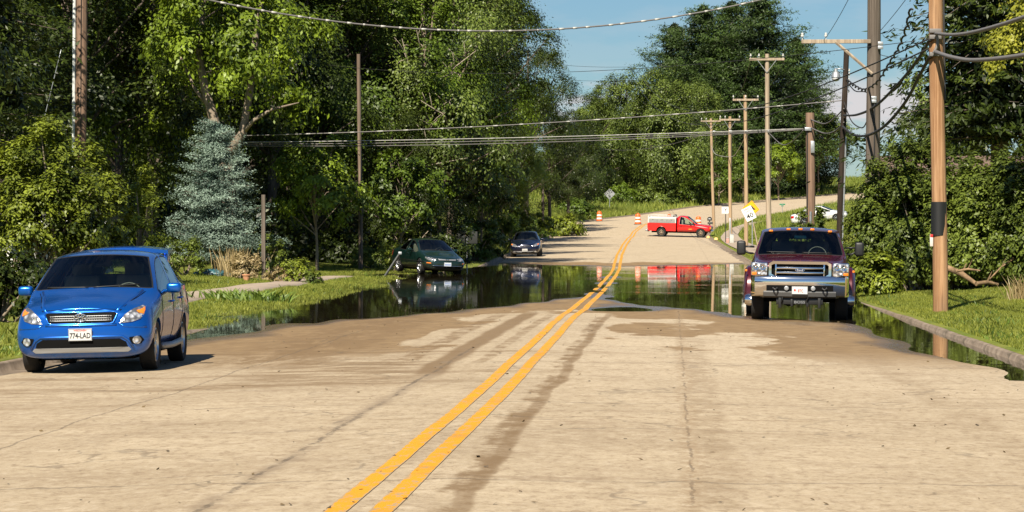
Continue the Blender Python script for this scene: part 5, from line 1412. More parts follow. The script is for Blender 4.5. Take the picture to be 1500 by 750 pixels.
# steep-hill warning diamond behind it
p = at(1102, 178); root = thing('warning_sign', 'yellow diamond hill warning sign half hidden by the white 40 sign', 'sign', p)
post(root, (0, .03, -.3), (0, .03, Z(298, 178) - p.z), .04)
zc_ = Z(306, 178) - p.z
sg = bpy.data.objects.new('sign_panel', None); col.objects.link(sg); sg.parent = root; sg.location = (-.08, -.02, zc_); sg.rotation_euler = (0, R(6), 0)
bm = bmesh.new(); rrect(bm, .76, .76, .012, .05, R(45)); fin('sign_face', bm, M_sign_y, sg)
bm = bmesh.new(); rrect(bm, .70, .70, .004, .04, R(45)); 
fin('sign_border', bm, M_ink, sg).location = (0, -.009, 0)
bm = bmesh.new(); rrect(bm, .675, .675, .004, .035, R(45)); fin('sign_field', bm, M_sign_y, sg).location = (0, -.013, 0)
bm = bmesh.new()
vs = [bm.verts.new((x, -.018, z)) for x, z in ((-.28, -.04), (.28, -.04), (.28, .0), (.10, .13), (.04, .20), (-.02, .20), (-.10, .13), (-.28, .0))]; bm.faces.new(vs); fin('sign_symbol', bm, M_ink, sg)
# square route sign
p = at(1063, 206); root = thing('route_sign', 'small white square sign reading Y on a thin post', 'sign', p)
post(root, (0, .03, -.3), (0, .03, Z(310, 206) - p.z), .03, M_wire_d)
zc_ = Z(308, 206) - p.z
bm = bmesh.new(); rrect(bm, .60, .55, .012, .03); s_ = fin('sign_face', bm, M_sign_w, root); s_.location = (0, 0, zc_)
bm = bmesh.new()
for c_, q in (((0, -.009, .25), (.56, .004, .02)), ((0, -.009, -.25), (.56, .004, .02)), ((-.27, -.009, 0), (.02, .004, .48)), ((.27, -.009, 0), (.02, .004, .48))): box(bm, c_, q)
fin('sign_border', bm, M_ink, s_)
text('sign_letter', 'Y', .36, .002, M_ink, s_, (0, -.010, 0), (R(90), 0, 0), 1.0, .004)
bm = bmesh.new(); rrect(bm, .60, .10, .01, .02); s2 = fin('sign_crown', bm, M_ink, root); s2.location = (0, 0, zc_ + .33)
# grey back of a diamond sign up the hill
p = at(893, 330); root = thing('warning_sign', 'diamond sign seen from behind, plain grey back, beside the uphill bend', 'sign', p)
post(root, (0, 0, -.3), (0, 0, Z(282, 330) - p.z), .04)
bm = bmesh.new(); rrect(bm, .92, .92, .012, .05, R(45)); s_ = fin('sign_back', bm, M_alu, root); s_.location = (0, .05, Z(284, 330) - p.z)
# green street name blade
p = at(1146, 305); root = thing('street_name_sign', 'little green street name sign by the hill road', 'sign', p)
post(root, (0, 0, -.3), (0, 0, 1.15), .03)
boxpart(root, 'name_blade', (0, 0, 1.05), (.62, .02, .14), M_sign_g); boxpart(root, 'name_blade', (0, 0, .88), (.25, .02, .12), M_sign_g)
# sign backs behind the green car, shade put into their dark colour
p = at(684, 128); root = thing('road_sign', 'two sign backs, colour darkened for shade, on one post beyond the green sedan', 'sign', p)
post(root, (0, 0, -.3), (0, 0, 1.9), .03)
boxpart(root, 'sign_back', (-.28, .0, 1.45), (.42, .02, .62), M_alu_shade); boxpart(root, 'sign_back', (.24, .04, 1.40), (.46, .02, .55), M_alu_shade)
# leaning metal post in front of the green car
p = Vector((wx(561, 108), 108, -.05)); root = thing('leaning_post', 'bent silver metal post leaning over out of the water by the green sedan', 'post', p)
tx_, tz_ = wx(586, 107) - p.x, Z(371, 107) - p.z
post(root, (-.03, 0, -.10), (tx_, -1.0, tz_), .045, M_galv, 'post_shaft')
boxpart(root, 'post_cap', (tx_, -1.0, tz_), (.13, .08, .10), M_galv)
# drums
M_or = mat('drum_orange', (.85, .13, .02), .45, var=.08); M_wh = mat('drum_white', (.75, .74, .70), .4); M_base = mat('drum_base', (.02, .02, .02), .8)
def drum():
    root = thing('traffic_barrel', 'orange and white traffic barrel nearest the uphill kerb by the weeds', 'barrel', (0, 0, 0), 0, 'traffic barrels closing the road')
    rz_ = [(.30, .05), (.29, .22), (.275, .24), (.27, .40), (.255, .42), (.25, .58), (.235, .60), (.23, .76), (.215, .78), (.21, .94), (.17, .98), (.05, 1.0)]
    segs = [([(.30, .04), (.29, .22)], M_or), ([(.285, .22), (.272, .38)], M_wh), ([(.275, .38), (.258, .54)], M_or), ([(.258, .54), (.245, .70)], M_wh), ([(.25, .70), (.235, .90), (.20, .97), (.06, .99)], M_or)]
    for pr, m_ in segs:
        bm = bmesh.new(); lathe(bm, pr, 'Z', n=24); fin('band', bm, m_, root, True, 40)
    bm = bmesh.new(); lathe(bm, [(.40, 0), (.39, .05), (.31, .06)], 'Z', n=24); fin('rubber_base', bm, M_base, root, True, 40)
    bm = bmesh.new(); tube(bm, [(-.08, 0, .97), (-.08, 0, 1.05), (.08, 0, 1.05), (.08, 0, .97)], .015, 6); fin('handle', bm, M_or, root)
    return root
dr = drum(); dr.location = at(878, 288)
for (px, d, lab) in ((934.5, 268, 'orange and white traffic barrel standing at the end of the yellow lines'), (1023, 262, 'orange and white traffic barrel peeking over the red pickup bonnet')):
    c = dr.copy(); col.objects.link(c); c.location = at(px, d); c['label'] = lab
    for ch in list(dr.children):
        k = ch.copy(); col.objects.link(k); k.parent = c
# mailbox on the corner
p = at(1039.5, 250); root = thing('mailbox', 'dark mailbox on a post just beyond the red pickup bonnet', 'mailbox', p)
bm = bmesh.new(); box(bm, (0, 0, .5), (.10, .10, 1.2), .01); fin('post_shaft', bm, W_grey, root)
zt = Z(323, 250) - p.z
bm = bmesh.new(); n = 12
prof = [(-.20, -.12), (.20, -.12)] + [(.20 * math.cos(math.pi * k / n), .05 + .17 * math.sin(math.pi * k / n)) for k in range(n + 1)]
A = [bm.verts.new((x, -.25, z)) for x, z in prof]; B = [bm.verts.new((x, .25, z)) for x, z in prof]; bm.faces.new(A); bm.faces.new(B)
for k in range(len(prof)): bm.faces.new((A[k], A[(k + 1) % len(prof)], B[(k + 1) % len(prof)], B[k]))
bmesh.ops.translate(bm, vec=(0, 0, zt + .1), verts=bm.verts); fin('mail_case', bm, M_black, root, True, 40)
boxpart(root, 'door_plate', (0, -.262, zt + .13), (.22, .012, .13), M_steel); boxpart(root, 'paper_tube', (.05, 0, zt - .22), (.46, .5, .22), mat('tube_grey', (.06, .06, .055), .6), .05)
# small utility cabinets at the pole foot
p = at(1072, 203); root = thing('utility_box', 'small pale utility pedestal at the foot of a pole', 'utility box', p)
boxpart(root, 'cabinet', (0, 0, .30), (.28, .24, .62), mat('cabinet_grey', (.45, .46, .42), .6, var=.1), .02); boxpart(root, 'cap', (0, 0, .63), (.32, .28, .05), M_galv)
p = at(1066, 204); root = thing('utility_box', 'short faded red marker box next to the pale pedestal', 'utility box', p)
boxpart(root, 'cabinet', (0, 0, .18), (.20, .18, .38), mat('marker_pink', (.50, .25, .20), .6), .02); boxpart(root, 'cap', (0, 0, .39), (.22, .20, .04), M_steel)
# yellow hydrant-like kerb marker near the red truck
for px, d, lab in ((1037.5, 238, 'small yellow-topped kerb marker by the red pickup wheel'), (1049, 222, 'small pale kerb marker a little nearer than the pickup')):
    p = at(px, d); root = thing('kerb_marker', lab, 'marker', p)
    bm = bmesh.new(); lathe(bm, [(.16, 0), (.15, .14), (.10, .20), (.03, .22)], 'Z', n=16); fin('marker_body', bm, mat('marker_yellow', (.75, .50, .16), .6), root, True, 40)
    bm = bmesh.new(); lathe(bm, [(.19, 0), (.19, .03)], 'Z', n=16); fin('marker_foot', bm, M_kerb, root)
# ------------------------------------------------------------ houses glimpsed through the plants
def house(name, label, x, y, z, w, dp, h, roofh, wallm, roofm, rot=0):
    root = thing(name, label, 'house', (x, y, z), rot)
    bm = bmesh.new(); box(bm, (0, 0, h / 2 - .4), (w, dp, h + .8)); fin('wall', bm, wallm, root)
    bm = bmesh.new(); o = .45
    A = [bm.verts.new(p) for p in ((-w / 2 - o, -dp / 2 - o, h), (w / 2 + o, -dp / 2 - o, h), (w / 2 + o, dp / 2 + o, h), (-w / 2 - o, dp / 2 + o, h), (-w / 2 - o, 0, h + roofh), (w / 2 + o, 0, h + roofh))]
    for f in ((0, 1, 5, 4), (2, 3, 4, 5), (0, 4, 3), (1, 2, 5), (0, 3, 2, 1)): bm.faces.new([A[i] for i in f])
    rf = fin('roof', bm, roofm, root)
    bm = bmesh.new(); box(bm, (0, -dp / 2 - o - .02, h + .0), (w + 2 * o, .04, .20)); fin('fascia', bm, mat('fascia_white', (.7, .7, .68), .5), rf)
    for k in (-1, 0, 1):
        wn_ = bpy.data.objects.new('window', None); col.objects.link(wn_); wn_.parent = root; wn_.location = (k * w * .3, -dp / 2 - .02, h * .58)
        bm = bmesh.new()
        for c, s in (((0, 0, .55), (1.1, .06, .08)), ((0, 0, -.55), (1.2, .08, .08)), ((-.52, 0, 0), (.07, .06, 1.02)), ((.52, 0, 0), (.07, .06, 1.02)), ((0, 0, 0), (.97, .05, .05))): box(bm, c, s)
        fin('frame', bm, M_sign_w, wn_); boxpart(wn_, 'pane', (0, .01, 0), (.97, .02, 1.02), M_side if False else mat('pane_dark', (.03, .04, .05), .08))
    return root
house('house', 'brown-roofed house hidden behind the hedge under the dark conifer', wx(1470, 108), 111, gz(wx(1470, 108), 108) , 8.5, 7, 2.8, 1.3, mat('stone_wall', (.30, .24, .20), .85, c2=(.42, .36, .30), scale=2), mat('roof_brown', (.13, .085, .065), .85, var=.25, scale=3))
house('shed', 'white-sided shed showing in scraps behind the yellow-green shrub', wx(60, 92), 95, gz(wx(60, 92), 92), 3.0, 3.0, 1.7, .4, mat('siding_white', (.66, .64, .60), .7), mat('roof_dark', (.06, .055, .05), .85, var=.2))['category'] = 'shed'

# ------------------------------------------------------------ foliage
def cloud(name, C, Nn, S, mt, parent=None, aspect=.45, val=None, T_=None, fold=False, rs=None):
    """one mesh of many small leaf blades. C centres, Nn normals, S lengths"""
    rs = rs or np.random.default_rng(1); n = len(C)
    Nn = Nn / (np.linalg.norm(Nn, axis=1, keepdims=True) + 1e-9)
    T0 = rs.normal(size=(n, 3)) if T_ is None else T_
    t = T0 - Nn * (T0 * Nn).sum(1, keepdims=True); t /= np.linalg.norm(t, axis=1, keepdims=True) + 1e-9
    b = np.cross(Nn, t); S = S[:, None]
    V_ = np.stack([C - t * S * .5, C + b * S * aspect * .5 - t * S * .05, C + t * S * .5, C - b * S * aspect * .5 - t * S * .05], 1).reshape(-1, 3)
    me = bpy.data.meshes.new(name); me.vertices.add(n * 4); me.vertices.foreach_set('co', V_.astype(np.float32).ravel())
    me.loops.add(n * 4); me.loops.foreach_set('vertex_index', np.arange(n * 4, dtype=np.int32))
    me.polygons.add(n); me.polygons.foreach_set('loop_start', np.arange(0, n * 4, 4, dtype=np.int32))
    me.update(calc_edges=True)
    a = me.attributes.new('leafv', 'FLOAT', 'FACE')
    v = rs.random(n) if val is None else val
    a.data.foreach_set('value', np.clip(v, 0, 1).astype(np.float32))
    return link(name, me, parent, mt)
def sprays(rs, centers, radii, ntw, nl, size, flat=.7, droop=.35, outc=None, spread=.12, upb=.55):
    """leaves strung along twigs that radiate from each clump centre"""
    K = len(centers); outc = centers.mean(0) if outc is None else outc
    c = np.repeat(centers, ntw, 0); r = np.repeat(radii, ntw)
    out = c - outc; out /= np.linalg.norm(out, axis=1, keepdims=True) + 1e-6
    d = rs.normal(size=c.shape) + out * .75; d[:, 2] *= flat; d /= np.linalg.norm(d, axis=1, keepdims=True) + 1e-9
    ln = r * rs.uniform(.55, 1.1, len(r))
    cv = np.repeat(rs.random(K), ntw) * .45 + rs.random(K * ntw) * .25
    n = len(c)
    t = np.linspace(.25, 1, nl)[None] + rs.uniform(-.06, .06, (n, nl)); 
    P = c[:, None] + d[:, None] * (ln[:, None] * t)[:, :, None]
    P[:, :, 2] -= droop * (ln[:, None] * t ** 2)
    P += rs.normal(size=P.shape) * spread * r[:, None, None]
    Nn = out[:, None] * .55 + d[:, None] * .75 + rs.normal(size=P.shape) * .42; Nn[:, :, 2] += upb
    Tt = d[:, None] + rs.normal(size=P.shape) * .6; Tt[:, :, 2] -= droop * .8
    val = np.repeat(cv[:, None], nl, 1) + rs.random((n, nl)) * .4
    S = size * rs.uniform(.6, 1.25, (n, nl))
    return P.reshape(-1, 3), Nn.reshape(-1, 3), S.ravel(), Tt.reshape(-1, 3), val.ravel()
M_bark = mat('bark_grey', (.055, .042, .032), .9, c2=(.14, .11, .085), scale=6, bump=.6, bscale=20, stretch=(2, 2, .5))
M_bark_l = mat('bark_pale', (.17, .13, .095), .9, c2=(.30, .24, .18), scale=6, bump=.5, bscale=20, stretch=(2, 2, .5))
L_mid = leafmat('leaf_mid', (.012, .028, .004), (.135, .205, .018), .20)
L_bright = leafmat('leaf_bright', (.022, .045, .004), (.24, .33, .024), .25)
L_olive = leafmat('leaf_olive', (.016, .032, .006), (.165, .22, .036), .18)
L_dark = leafmat('leaf_dark', (.006, .013, .002), (.055, .080, .008), .15)  # dark leaf tone; on the deeper trees it stands in for woodland shade
L_pine = leafmat('needle_green', (.005, .013, .003), (.062, .108, .016), .1, .55)
L_blue = leafmat('needle_blue', (.045, .08, .06), (.31, .41, .32), .05, .5, .8)
L_shrub = leafmat('leaf_shrub', (.020, .036, .004), (.24, .29, .026), .22)
L_hedge = leafmat('leaf_hedge', (.012, .026, .004), (.165, .215, .030), .22)
L_dry = leafmat('leaf_dry', (.16, .11, .04), (.42, .33, .17), .2)
def limbs(bm, rs, h, r0, tips, lean=(0, 0), base=.35, wob=.25, trunk_top=.8):
    """tapered trunk and a limb out to each tip"""
    n = 9; pts = [Vector((lean[0] * t + wob * .4 * math.sin(t * 4 + rs.random()), lean[1] * t + wob * .3 * math.sin(t * 3), h * trunk_top * t - (.3 if t == 0 else 0))) for t in np.linspace(0, 1, n)]
    tube(bm, pts, [r0 * (1.25 if i == 0 else 1) * (1 - .75 * i / (n - 1)) for i in range(n)], 10)
    for tp in tips:
        tp = Vector(tp); t = min(.97, max(base, (tp.z / h) * rs.uniform(.45, .75) / trunk_top)); i = t * (n - 1); k = int(min(i, n - 2))
        a = pts[k].lerp(pts[k + 1], i - k); mid = a.lerp(tp, .5) + Vector((rs.normal() * .2, rs.normal() * .2, .25)); r = r0 * (1 - .75 * t) * .5
        tube(bm, [a, mid, tp], [r, r * .6, r * .2], 6, cap=False)
    return pts
def broadleaf(name, label, h, cr, cb, leafm, barkm, seed, nc=60, ntw=26, nl=12, size=.20, cl=1.25, group='trees', r0=.25, droop=.35, dead=False, clean=0.0):
    """h height, cr crown radius, cb height of the crown's underside"""
    rs = np.random.default_rng(seed)
    root = thing(name, label, 'tree', (0, 0, 0), 0, group)
    # clump centres through an uneven egg
    C = []; zc, hz_ = (h + cb) / 2, (h - cb) / 2
    while len(C) < nc:
        v = rs.normal(size=3); v /= np.linalg.norm(v); q = rs.random() ** (1 / 3.2)
        lump = 1 + .22 * math.sin(v[0] * 4 + seed) * math.cos(v[1] * 3 + seed * 2) + .15 * math.sin(v[2] * 6 + seed)
        wz_ = 1 - .25 * v[2]
        p = np.array([v[0] * cr * q * lump * wz_, v[1] * cr * q * lump * wz_, zc + v[2] * hz_ * q * .95])
        if any(np.linalg.norm(p - c) < cl * .50 for c in C): 
            if rs.random() < .85: continue
        C.append(p)
    C = np.array(C); rad = rs.uniform(.65, 1.25, len(C)) * cl
    bm = bmesh.new(); limbs(bm, rs, h, r0, [c for c in C[:26]], base=max(.2, cb / h * .8)); fin('trunk', bm, barkm, root, True)
    P, Nn, S, Tt, val = sprays(rs, C, rad, ntw, nl, size, droop=droop, outc=np.array([0, 0, zc - hz_ * .3]))
    cloud('crown', P, Nn, S, leafm, root, T_=Tt, val=val, rs=rs, aspect=.55)
    if dead:
        bm = bmesh.new()
        for k in range(9):
            a = Vector((rs.uniform(-.8, .8), -cr * .75, cb + (h - cb) * rs.uniform(.0, .5))); d = Vector((rs.uniform(-1, 1), -.7, rs.uniform(-.2, 1))).normalized()
            L_ = rs.uniform(1.2, 2.4); pts = [a - d * .8, a + d * L_ * .4 + Vector((rs.normal() * .2, 0, rs.normal() * .2)), a + d * L_]
            tube(bm, pts, [.05, .03, .010], 5)
            for q in range(4):
                s0 = pts[1].lerp(pts[2], q / 4); e = s0 + Vector((rs.uniform(-.7, .7), rs.uniform(-.3, .1), rs.uniform(-.3, .8))); tube(bm, [s0, s0.lerp(e, .5) + Vector((0, 0, .05)), e], [.02, .013, .006], 4)
        fin('dead_branch', bm, mat('dead_wood', (.36, .30, .23), .8), root, True)
    return root
def dup(src, loc, rz, s, label, group=None, mats=None, name=None):
    r = src.copy(); col.objects.link(r); r.location = loc; r.rotation_euler = (0, 0, rz); r.scale = s if isinstance(s, (tuple, list)) else (s, s, s); r['label'] = label
    if name: r.name = name
    if group: r['group'] = group
    for ch in list(src.children):
        k = ch.copy(); col.objects.link(k); k.parent = r
        if mats and ch.name.startswith('crown'):
            k.material_slots[0].link = 'OBJECT'; k.material_slots[0].material = mats
    return r
# three broadleaf moulds, 16 m tall; every further tree is a turned and rescaled copy with a leaf colour per tree, darkened for shade deep in the wood
GW = 'trees of the roadside wood'
A = broadleaf('maple_tree', '-', 16, 4.8, 2.2, L_mid, M_bark, 11, nc=66, ntw=62, nl=14, size=.165, cl=1.5, group=GW, clean=1)
B = broadleaf('walnut_tree', '-', 16, 5.0, 3.6, L_bright, M_bark, 23, nc=56, ntw=56, nl=17, size=.165, cl=1.55, group=GW, droop=.75)
Cc = broadleaf('elm_tree', '-', 16, 4.6, 2.4, L_olive, M_bark, 37, nc=74, ntw=50, nl=14, size=.14, cl=1.35, group=GW, droop=.55)
Dd = broadleaf('elm_tree', '-', 16, 4.6, 3.2, L_olive, M_bark_l, 51, nc=66, ntw=48, nl=14, size=.145, cl=1.35, group=GW, droop=.5, dead=True)
used = set(); nearc = None
def plant(src, px, d, h, wide, rz, label, leaf=None, group=GW, name=None, dz=-.1, base_h=16):
    x = wx(px, d); z = gz(x, d) + dz; s = h / base_h; sc = (s * wide, s * wide, s)
    if src.name not in used:
        used.add(src.name); src.location = (x, d, z); src.rotation_euler = (0, 0, rz); src.scale = sc; src['label'] = label; src['group'] = group
        if leaf:
            for ch in src.children:
                if ch.name.startswith('crown'): ch.material_slots[0].link = 'OBJECT'; ch.material_slots[0].material = leaf
        return src
    return dup(src, (x, d, z), rz, sc, label, group, leaf, name)
rows = [
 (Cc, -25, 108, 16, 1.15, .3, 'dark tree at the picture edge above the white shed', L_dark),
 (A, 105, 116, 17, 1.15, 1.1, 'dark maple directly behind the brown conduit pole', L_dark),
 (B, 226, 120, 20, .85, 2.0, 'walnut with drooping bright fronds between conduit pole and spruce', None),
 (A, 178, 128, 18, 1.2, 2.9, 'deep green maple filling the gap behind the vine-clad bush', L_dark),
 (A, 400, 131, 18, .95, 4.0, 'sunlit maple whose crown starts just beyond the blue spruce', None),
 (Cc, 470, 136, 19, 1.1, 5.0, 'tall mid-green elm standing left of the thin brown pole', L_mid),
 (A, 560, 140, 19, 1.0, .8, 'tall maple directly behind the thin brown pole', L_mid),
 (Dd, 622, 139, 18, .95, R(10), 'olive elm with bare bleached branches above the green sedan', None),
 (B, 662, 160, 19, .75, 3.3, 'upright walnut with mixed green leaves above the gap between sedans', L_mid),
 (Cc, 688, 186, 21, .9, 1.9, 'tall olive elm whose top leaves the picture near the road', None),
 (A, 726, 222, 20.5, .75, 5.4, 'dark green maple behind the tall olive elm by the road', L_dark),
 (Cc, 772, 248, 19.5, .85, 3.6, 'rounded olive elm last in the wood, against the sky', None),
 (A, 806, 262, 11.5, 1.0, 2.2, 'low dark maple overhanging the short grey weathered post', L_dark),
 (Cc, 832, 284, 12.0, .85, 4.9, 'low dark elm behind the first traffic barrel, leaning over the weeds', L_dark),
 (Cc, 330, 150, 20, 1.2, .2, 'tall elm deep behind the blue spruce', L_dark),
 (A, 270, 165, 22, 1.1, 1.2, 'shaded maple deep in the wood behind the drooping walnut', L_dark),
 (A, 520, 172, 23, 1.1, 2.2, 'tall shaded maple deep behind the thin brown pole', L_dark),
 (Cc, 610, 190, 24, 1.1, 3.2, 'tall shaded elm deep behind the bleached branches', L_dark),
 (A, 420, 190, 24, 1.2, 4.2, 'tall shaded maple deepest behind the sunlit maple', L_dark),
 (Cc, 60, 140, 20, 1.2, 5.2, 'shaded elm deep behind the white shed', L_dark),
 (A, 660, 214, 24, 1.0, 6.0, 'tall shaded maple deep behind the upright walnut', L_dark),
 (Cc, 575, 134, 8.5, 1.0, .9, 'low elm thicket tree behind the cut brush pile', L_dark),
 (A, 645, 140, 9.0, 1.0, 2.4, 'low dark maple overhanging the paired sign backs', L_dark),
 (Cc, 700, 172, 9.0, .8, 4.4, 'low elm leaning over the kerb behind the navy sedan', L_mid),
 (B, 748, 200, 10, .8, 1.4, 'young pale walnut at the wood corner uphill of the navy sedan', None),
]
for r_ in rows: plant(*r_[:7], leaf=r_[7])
sh = broadleaf('added_shade_tree', 'dark tree mostly out of frame, added to shade the verge beyond the hatchback', 9.5, 2.3, 4.0, L_dark, M_bark, 95, nc=40, ntw=50, nl=12, size=.13, cl=1.0, group=None, r0=.13)
sh.location = at(-165, 53)  # tree added mostly out of view to cast shade on the verge
# forked tree rising over the spruce
def forked():
    p = at(336, 111); root = thing('forked_tree', 'forked tree with two bare pale stems rising over the blue spruce', 'tree', p, 0, GW)
    q = lambda px, py, dy=0: Vector((wx(px, 111) - p.x, dy, Z(py, 111) - p.z))
    bm = bmesh.new()
    tube(bm, [(0, 0, -.3), q(335, 300), q(330, 230)], [.34, .30, .27], 12)
    tube(bm, [q(330, 236), q(314, 175), q(300, 128), q(292, 80), q(300, -20), q(310, -120)], [.24, .20, .17, .14, .10, .05], 10)
    tube(bm, [q(331, 232), q(356, 192), q(367, 130, -.1), q(374, 60), q(388, -30), q(380, -130)], [.22, .17, .14, .12, .09, .04], 10)
    tube(bm, [q(354, 196), q(372, 176, -.2), q(400, 160, -.4), q(440, 150, -.4)], [.11, .08, .06, .02], 8)
    tube(bm, [q(310, 160), q(285, 130, .3), q(262, 80, .4)], [.10, .07, .04], 8)
    fin('trunk', bm, M_bark_l, root, True)
    rs = np.random.default_rng(5); C = []
    for (px, py) in ((300, 60), (270, 40), (330, 30), (360, 50), (395, 40), (420, 90), (250, 90), (380, 0), (310, -20), (350, -70), (290, -80), (400, -90), (440, 20), (345, 90), (420, 140), (240, 20)):
        for k in range(3): C.append(np.array(q(px, py)) + rs.normal(size=3) * (.5, 1.3, .5))
    C = np.array(C); P, Nn, S, Tt, val = sprays(rs, C, rs.uniform(.8, 1.3, len(C)), 26, 13, .22, droop=.6)
    cloud('crown', P, Nn, S, L_bright, root, T_=Tt, val=val, rs=rs, aspect=.5)
forked()
# yellow-green understory tree
U = broadleaf('young_maple_tree', '-', 7, 2.3, 2.2, L_bright, M_bark_l, 71, nc=46, ntw=22, nl=10, size=.22, cl=.75, group=GW, r0=.09)
plant(U, 462, 117, 6.0, .9, .4, 'small yellow-green maple in front of the dark wood, left of the pole', base_h=7)
plant(U, 590, 124, 5.6, .9, 2.4, 'second small yellowish maple, nearly touching the green sedan roofline', leaf=L_mid, base_h=7)
plant(U, 706, 152, 6.5, .9, 3.9, 'small maple between the sign backs and the navy sedan', leaf=L_mid, base_h=7)
plant(U, 1140, 372, 8.5, 1.1, 1.0, 'bright young maple at the foot of the pines', group='trees across the hill', base_h=7)
plant(U, 1200, 395, 12.5, 1.0, 2.0, 'airy pale maple at the open end of the pines', group='trees across the hill', leaf=L_olive, base_h=7)
plant(U, 1052, 352, 6.5, 1.3, 5.0, 'bushy young maple beside the farthest pole', group='trees across the hill', leaf=L_mid, base_h=7)
plant(U, 1090, 362, 7.0, 1.2, 3.0, 'bushy young maple seen between two cross-arm poles', group='trees across the hill', leaf=L_mid, base_h=7)
plant(U, 1365, 125, 8.6, .55, 3.0, 'thin feathery tree against the sky behind the black-banded pole', group='trees on the house side', leaf=L_olive, base_h=7)
yt = broadleaf('yellow_maple_tree', 'yellow-leaved maple crown leaning in high at the house side edge', 8.6, 1.75, 5.2, leafmat('leaf_yellow', (.10, .12, .012), (.38, .38, .04), .35), M_bark, 81, nc=38, ntw=30, nl=10, size=.13, cl=.6, group=None, r0=.09)
yt.location = at(1535, 74)
plant(U, 1420, 150, 8.0, 1.2, 4.0, 'dark bushy tree closing the view behind the house', group='trees on the house side', leaf=L_dark, base_h=7)
# round willows over the hill road
GH = 'trees across the hill'
Wl = broadleaf('willow_tree', '-', 16, 5.6, 1.0, L_olive, M_bark, 91, nc=92, ntw=34, nl=12, size=.26, cl=1.75, group=GH, droop=.9)
plant(Wl, 868, 352, 14.2, .95, .4, 'round willow closest to the wood above the grey diamond sign', group=GH)
plant(Wl, 918, 362, 17.6, .9, 1.8, 'largest round willow in the middle of the far clump', group=GH)
plant(Wl, 975, 356, 18.2, .95, 3.1, 'tall round willow rising behind the red pickup', group=GH)
plant(Wl, 1022, 368, 16.5, .76, 4.4, 'narrower willow pressed against the pines', group=GH)
plant(Wl, 838, 318, 12, 1.0, 5.4, 'low shaded willow where the wood meets the hill', leaf=L_dark, group=GH)
plant(Wl, 893, 384, 15, 1.0, 2.6, 'shaded willow filling the gap at the back of the far clump', leaf=L_dark, group=GH)
# ------------------------------------------------------------ conifers
def conifer(name, label, h, r, leafm, barkm, seed, layers, per, size, group, base=.06, upturn=.12, tuft=14, dens=1.0, power=.8, asp=.22, sweep=1.0, r0=.3, nrm_up=.8, tl=.55, rag=.15, thick=.30, core=0):
    rs = np.random.default_rng(seed); root = thing(name, label, 'tree', (0, 0, 0), 0, group)
    bm = bmesh.new(); tube(bm, [(0, 0, -.3), (.05, 0, h * .3), (-.03, .05, h * .7), (0, 0, h * .98)], [r0, r0 * .8, r0 * .4, .03], 10)
    P = []; Nn = []; S = []; Tt = []; val = []
    for L_ in range(layers):
        t = base + (1 - base) * (L_ + rs.uniform(-.3, .3)) / layers; z = h * t
        R_ = r * (1 - t) ** power * rs.uniform(.82, 1.15) + .15
        nb = max(4, int(per * (1 - .55 * t)))
        a0 = rs.random() * 6.28
        for b in range(nb):
            a = a0 + 6.283 * b / nb + rs.normal() * .18; Lb = R_ * rs.uniform(1 - 1.9 * rag, 1 + 1.1 * rag); d = np.array([math.cos(a), math.sin(a), 0.])
            up = upturn * rs.uniform(.4, 1.6); z0 = z + rs.normal() * .12
            if b % 2 == 0: tube(bm, [Vector((0, 0, z0)), Vector(d * Lb * .55) + Vector((0, 0, z0 - .04 * Lb)), Vector(d * Lb * .95) + Vector((0, 0, z0 + up * Lb * .6))], [max(.02, r0 * .22 * (1 - t)), .02, .008], 4, cap=False)
            nt_ = max(3, int(Lb / tl * dens))
            tone = rs.random() * .5
            for q in range(nt_):
                u_ = (q + .6) / nt_ ; u_ = u_ ** .8
                side = np.array([-d[1], d[0], 0]) * rs.normal() * .30 * Lb * u_ * .9
                c = d * Lb * u_ + side + np.array([0, 0, z0 - .06 * Lb * math.sin(u_ * 3) + up * Lb * u_ ** 2])
                m = tuft; w_ = tl * .55
                pp_ = c + rs.normal(size=(m, 3)) * np.array([w_, w_, w_ * thick])
                P.append(pp_); nn = rs.normal(size=(m, 3)) * .5 + d * .35; nn[:, 2] += nrm_up; Nn.append(nn)
                tt = d * .8 + rs.normal(size=(m, 3)) * .55; tt[:, 2] += .25 * sweep; Tt.append(tt)
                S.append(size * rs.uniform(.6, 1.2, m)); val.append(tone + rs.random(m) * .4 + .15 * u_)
    fin('trunk', bm, barkm, root, True)
    if core:      # needles round the stem close the middle, coloured dark for inner shade
        m = core; tt_ = rs.random(m) ** 1.3 * (1 - base) + base; rr = r * (1 - tt_) ** power * .66 * np.sqrt(rs.random(m)); aa = rs.uniform(0, 6.283, m)
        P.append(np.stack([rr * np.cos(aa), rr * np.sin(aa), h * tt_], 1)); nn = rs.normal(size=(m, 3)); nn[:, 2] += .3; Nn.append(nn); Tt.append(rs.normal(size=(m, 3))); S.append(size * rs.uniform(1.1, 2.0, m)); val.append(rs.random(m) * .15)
    cloud('crown', np.concatenate(P), np.concatenate(Nn), np.concatenate(S), leafm, root, T_=np.concatenate(Tt), val=np.concatenate(val), rs=rs, aspect=asp)
    return root
Pn = conifer('pine_tree', '-', 24, 8.8, L_pine, M_bark, 3, 21, 13, .46, GH, base=.05, upturn=.34, tuft=66, power=.50, asp=.26, tl=1.15, dens=1.35, rag=.24, thick=.26, core=8000)
plant(Pn, 1114, 388, 27.0, .98, .3, 'tallest pine with ragged tiers, behind the tallest pale pole', group=GH, base_h=24)
plant(Pn, 1072, 398, 26.4, .95, 1.9, 'middle pine of the row, right behind two crossing-arm poles', group=GH, base_h=24)
plant(Pn, 1030, 392, 25.6, .92, 5.6, 'pine rising straight behind the narrow willow', group=GH, base_h=24)
plant(Pn, 988, 402, 23.2, .92, 3.4, 'pine nearest the big willows, its side tiers reaching over them', group=GH, base_h=24)
plant(Pn, 1166, 402, 21.5, 1.0, 4.9, 'shortest pine at the open-sky end of the row', group=GH, base_h=24)
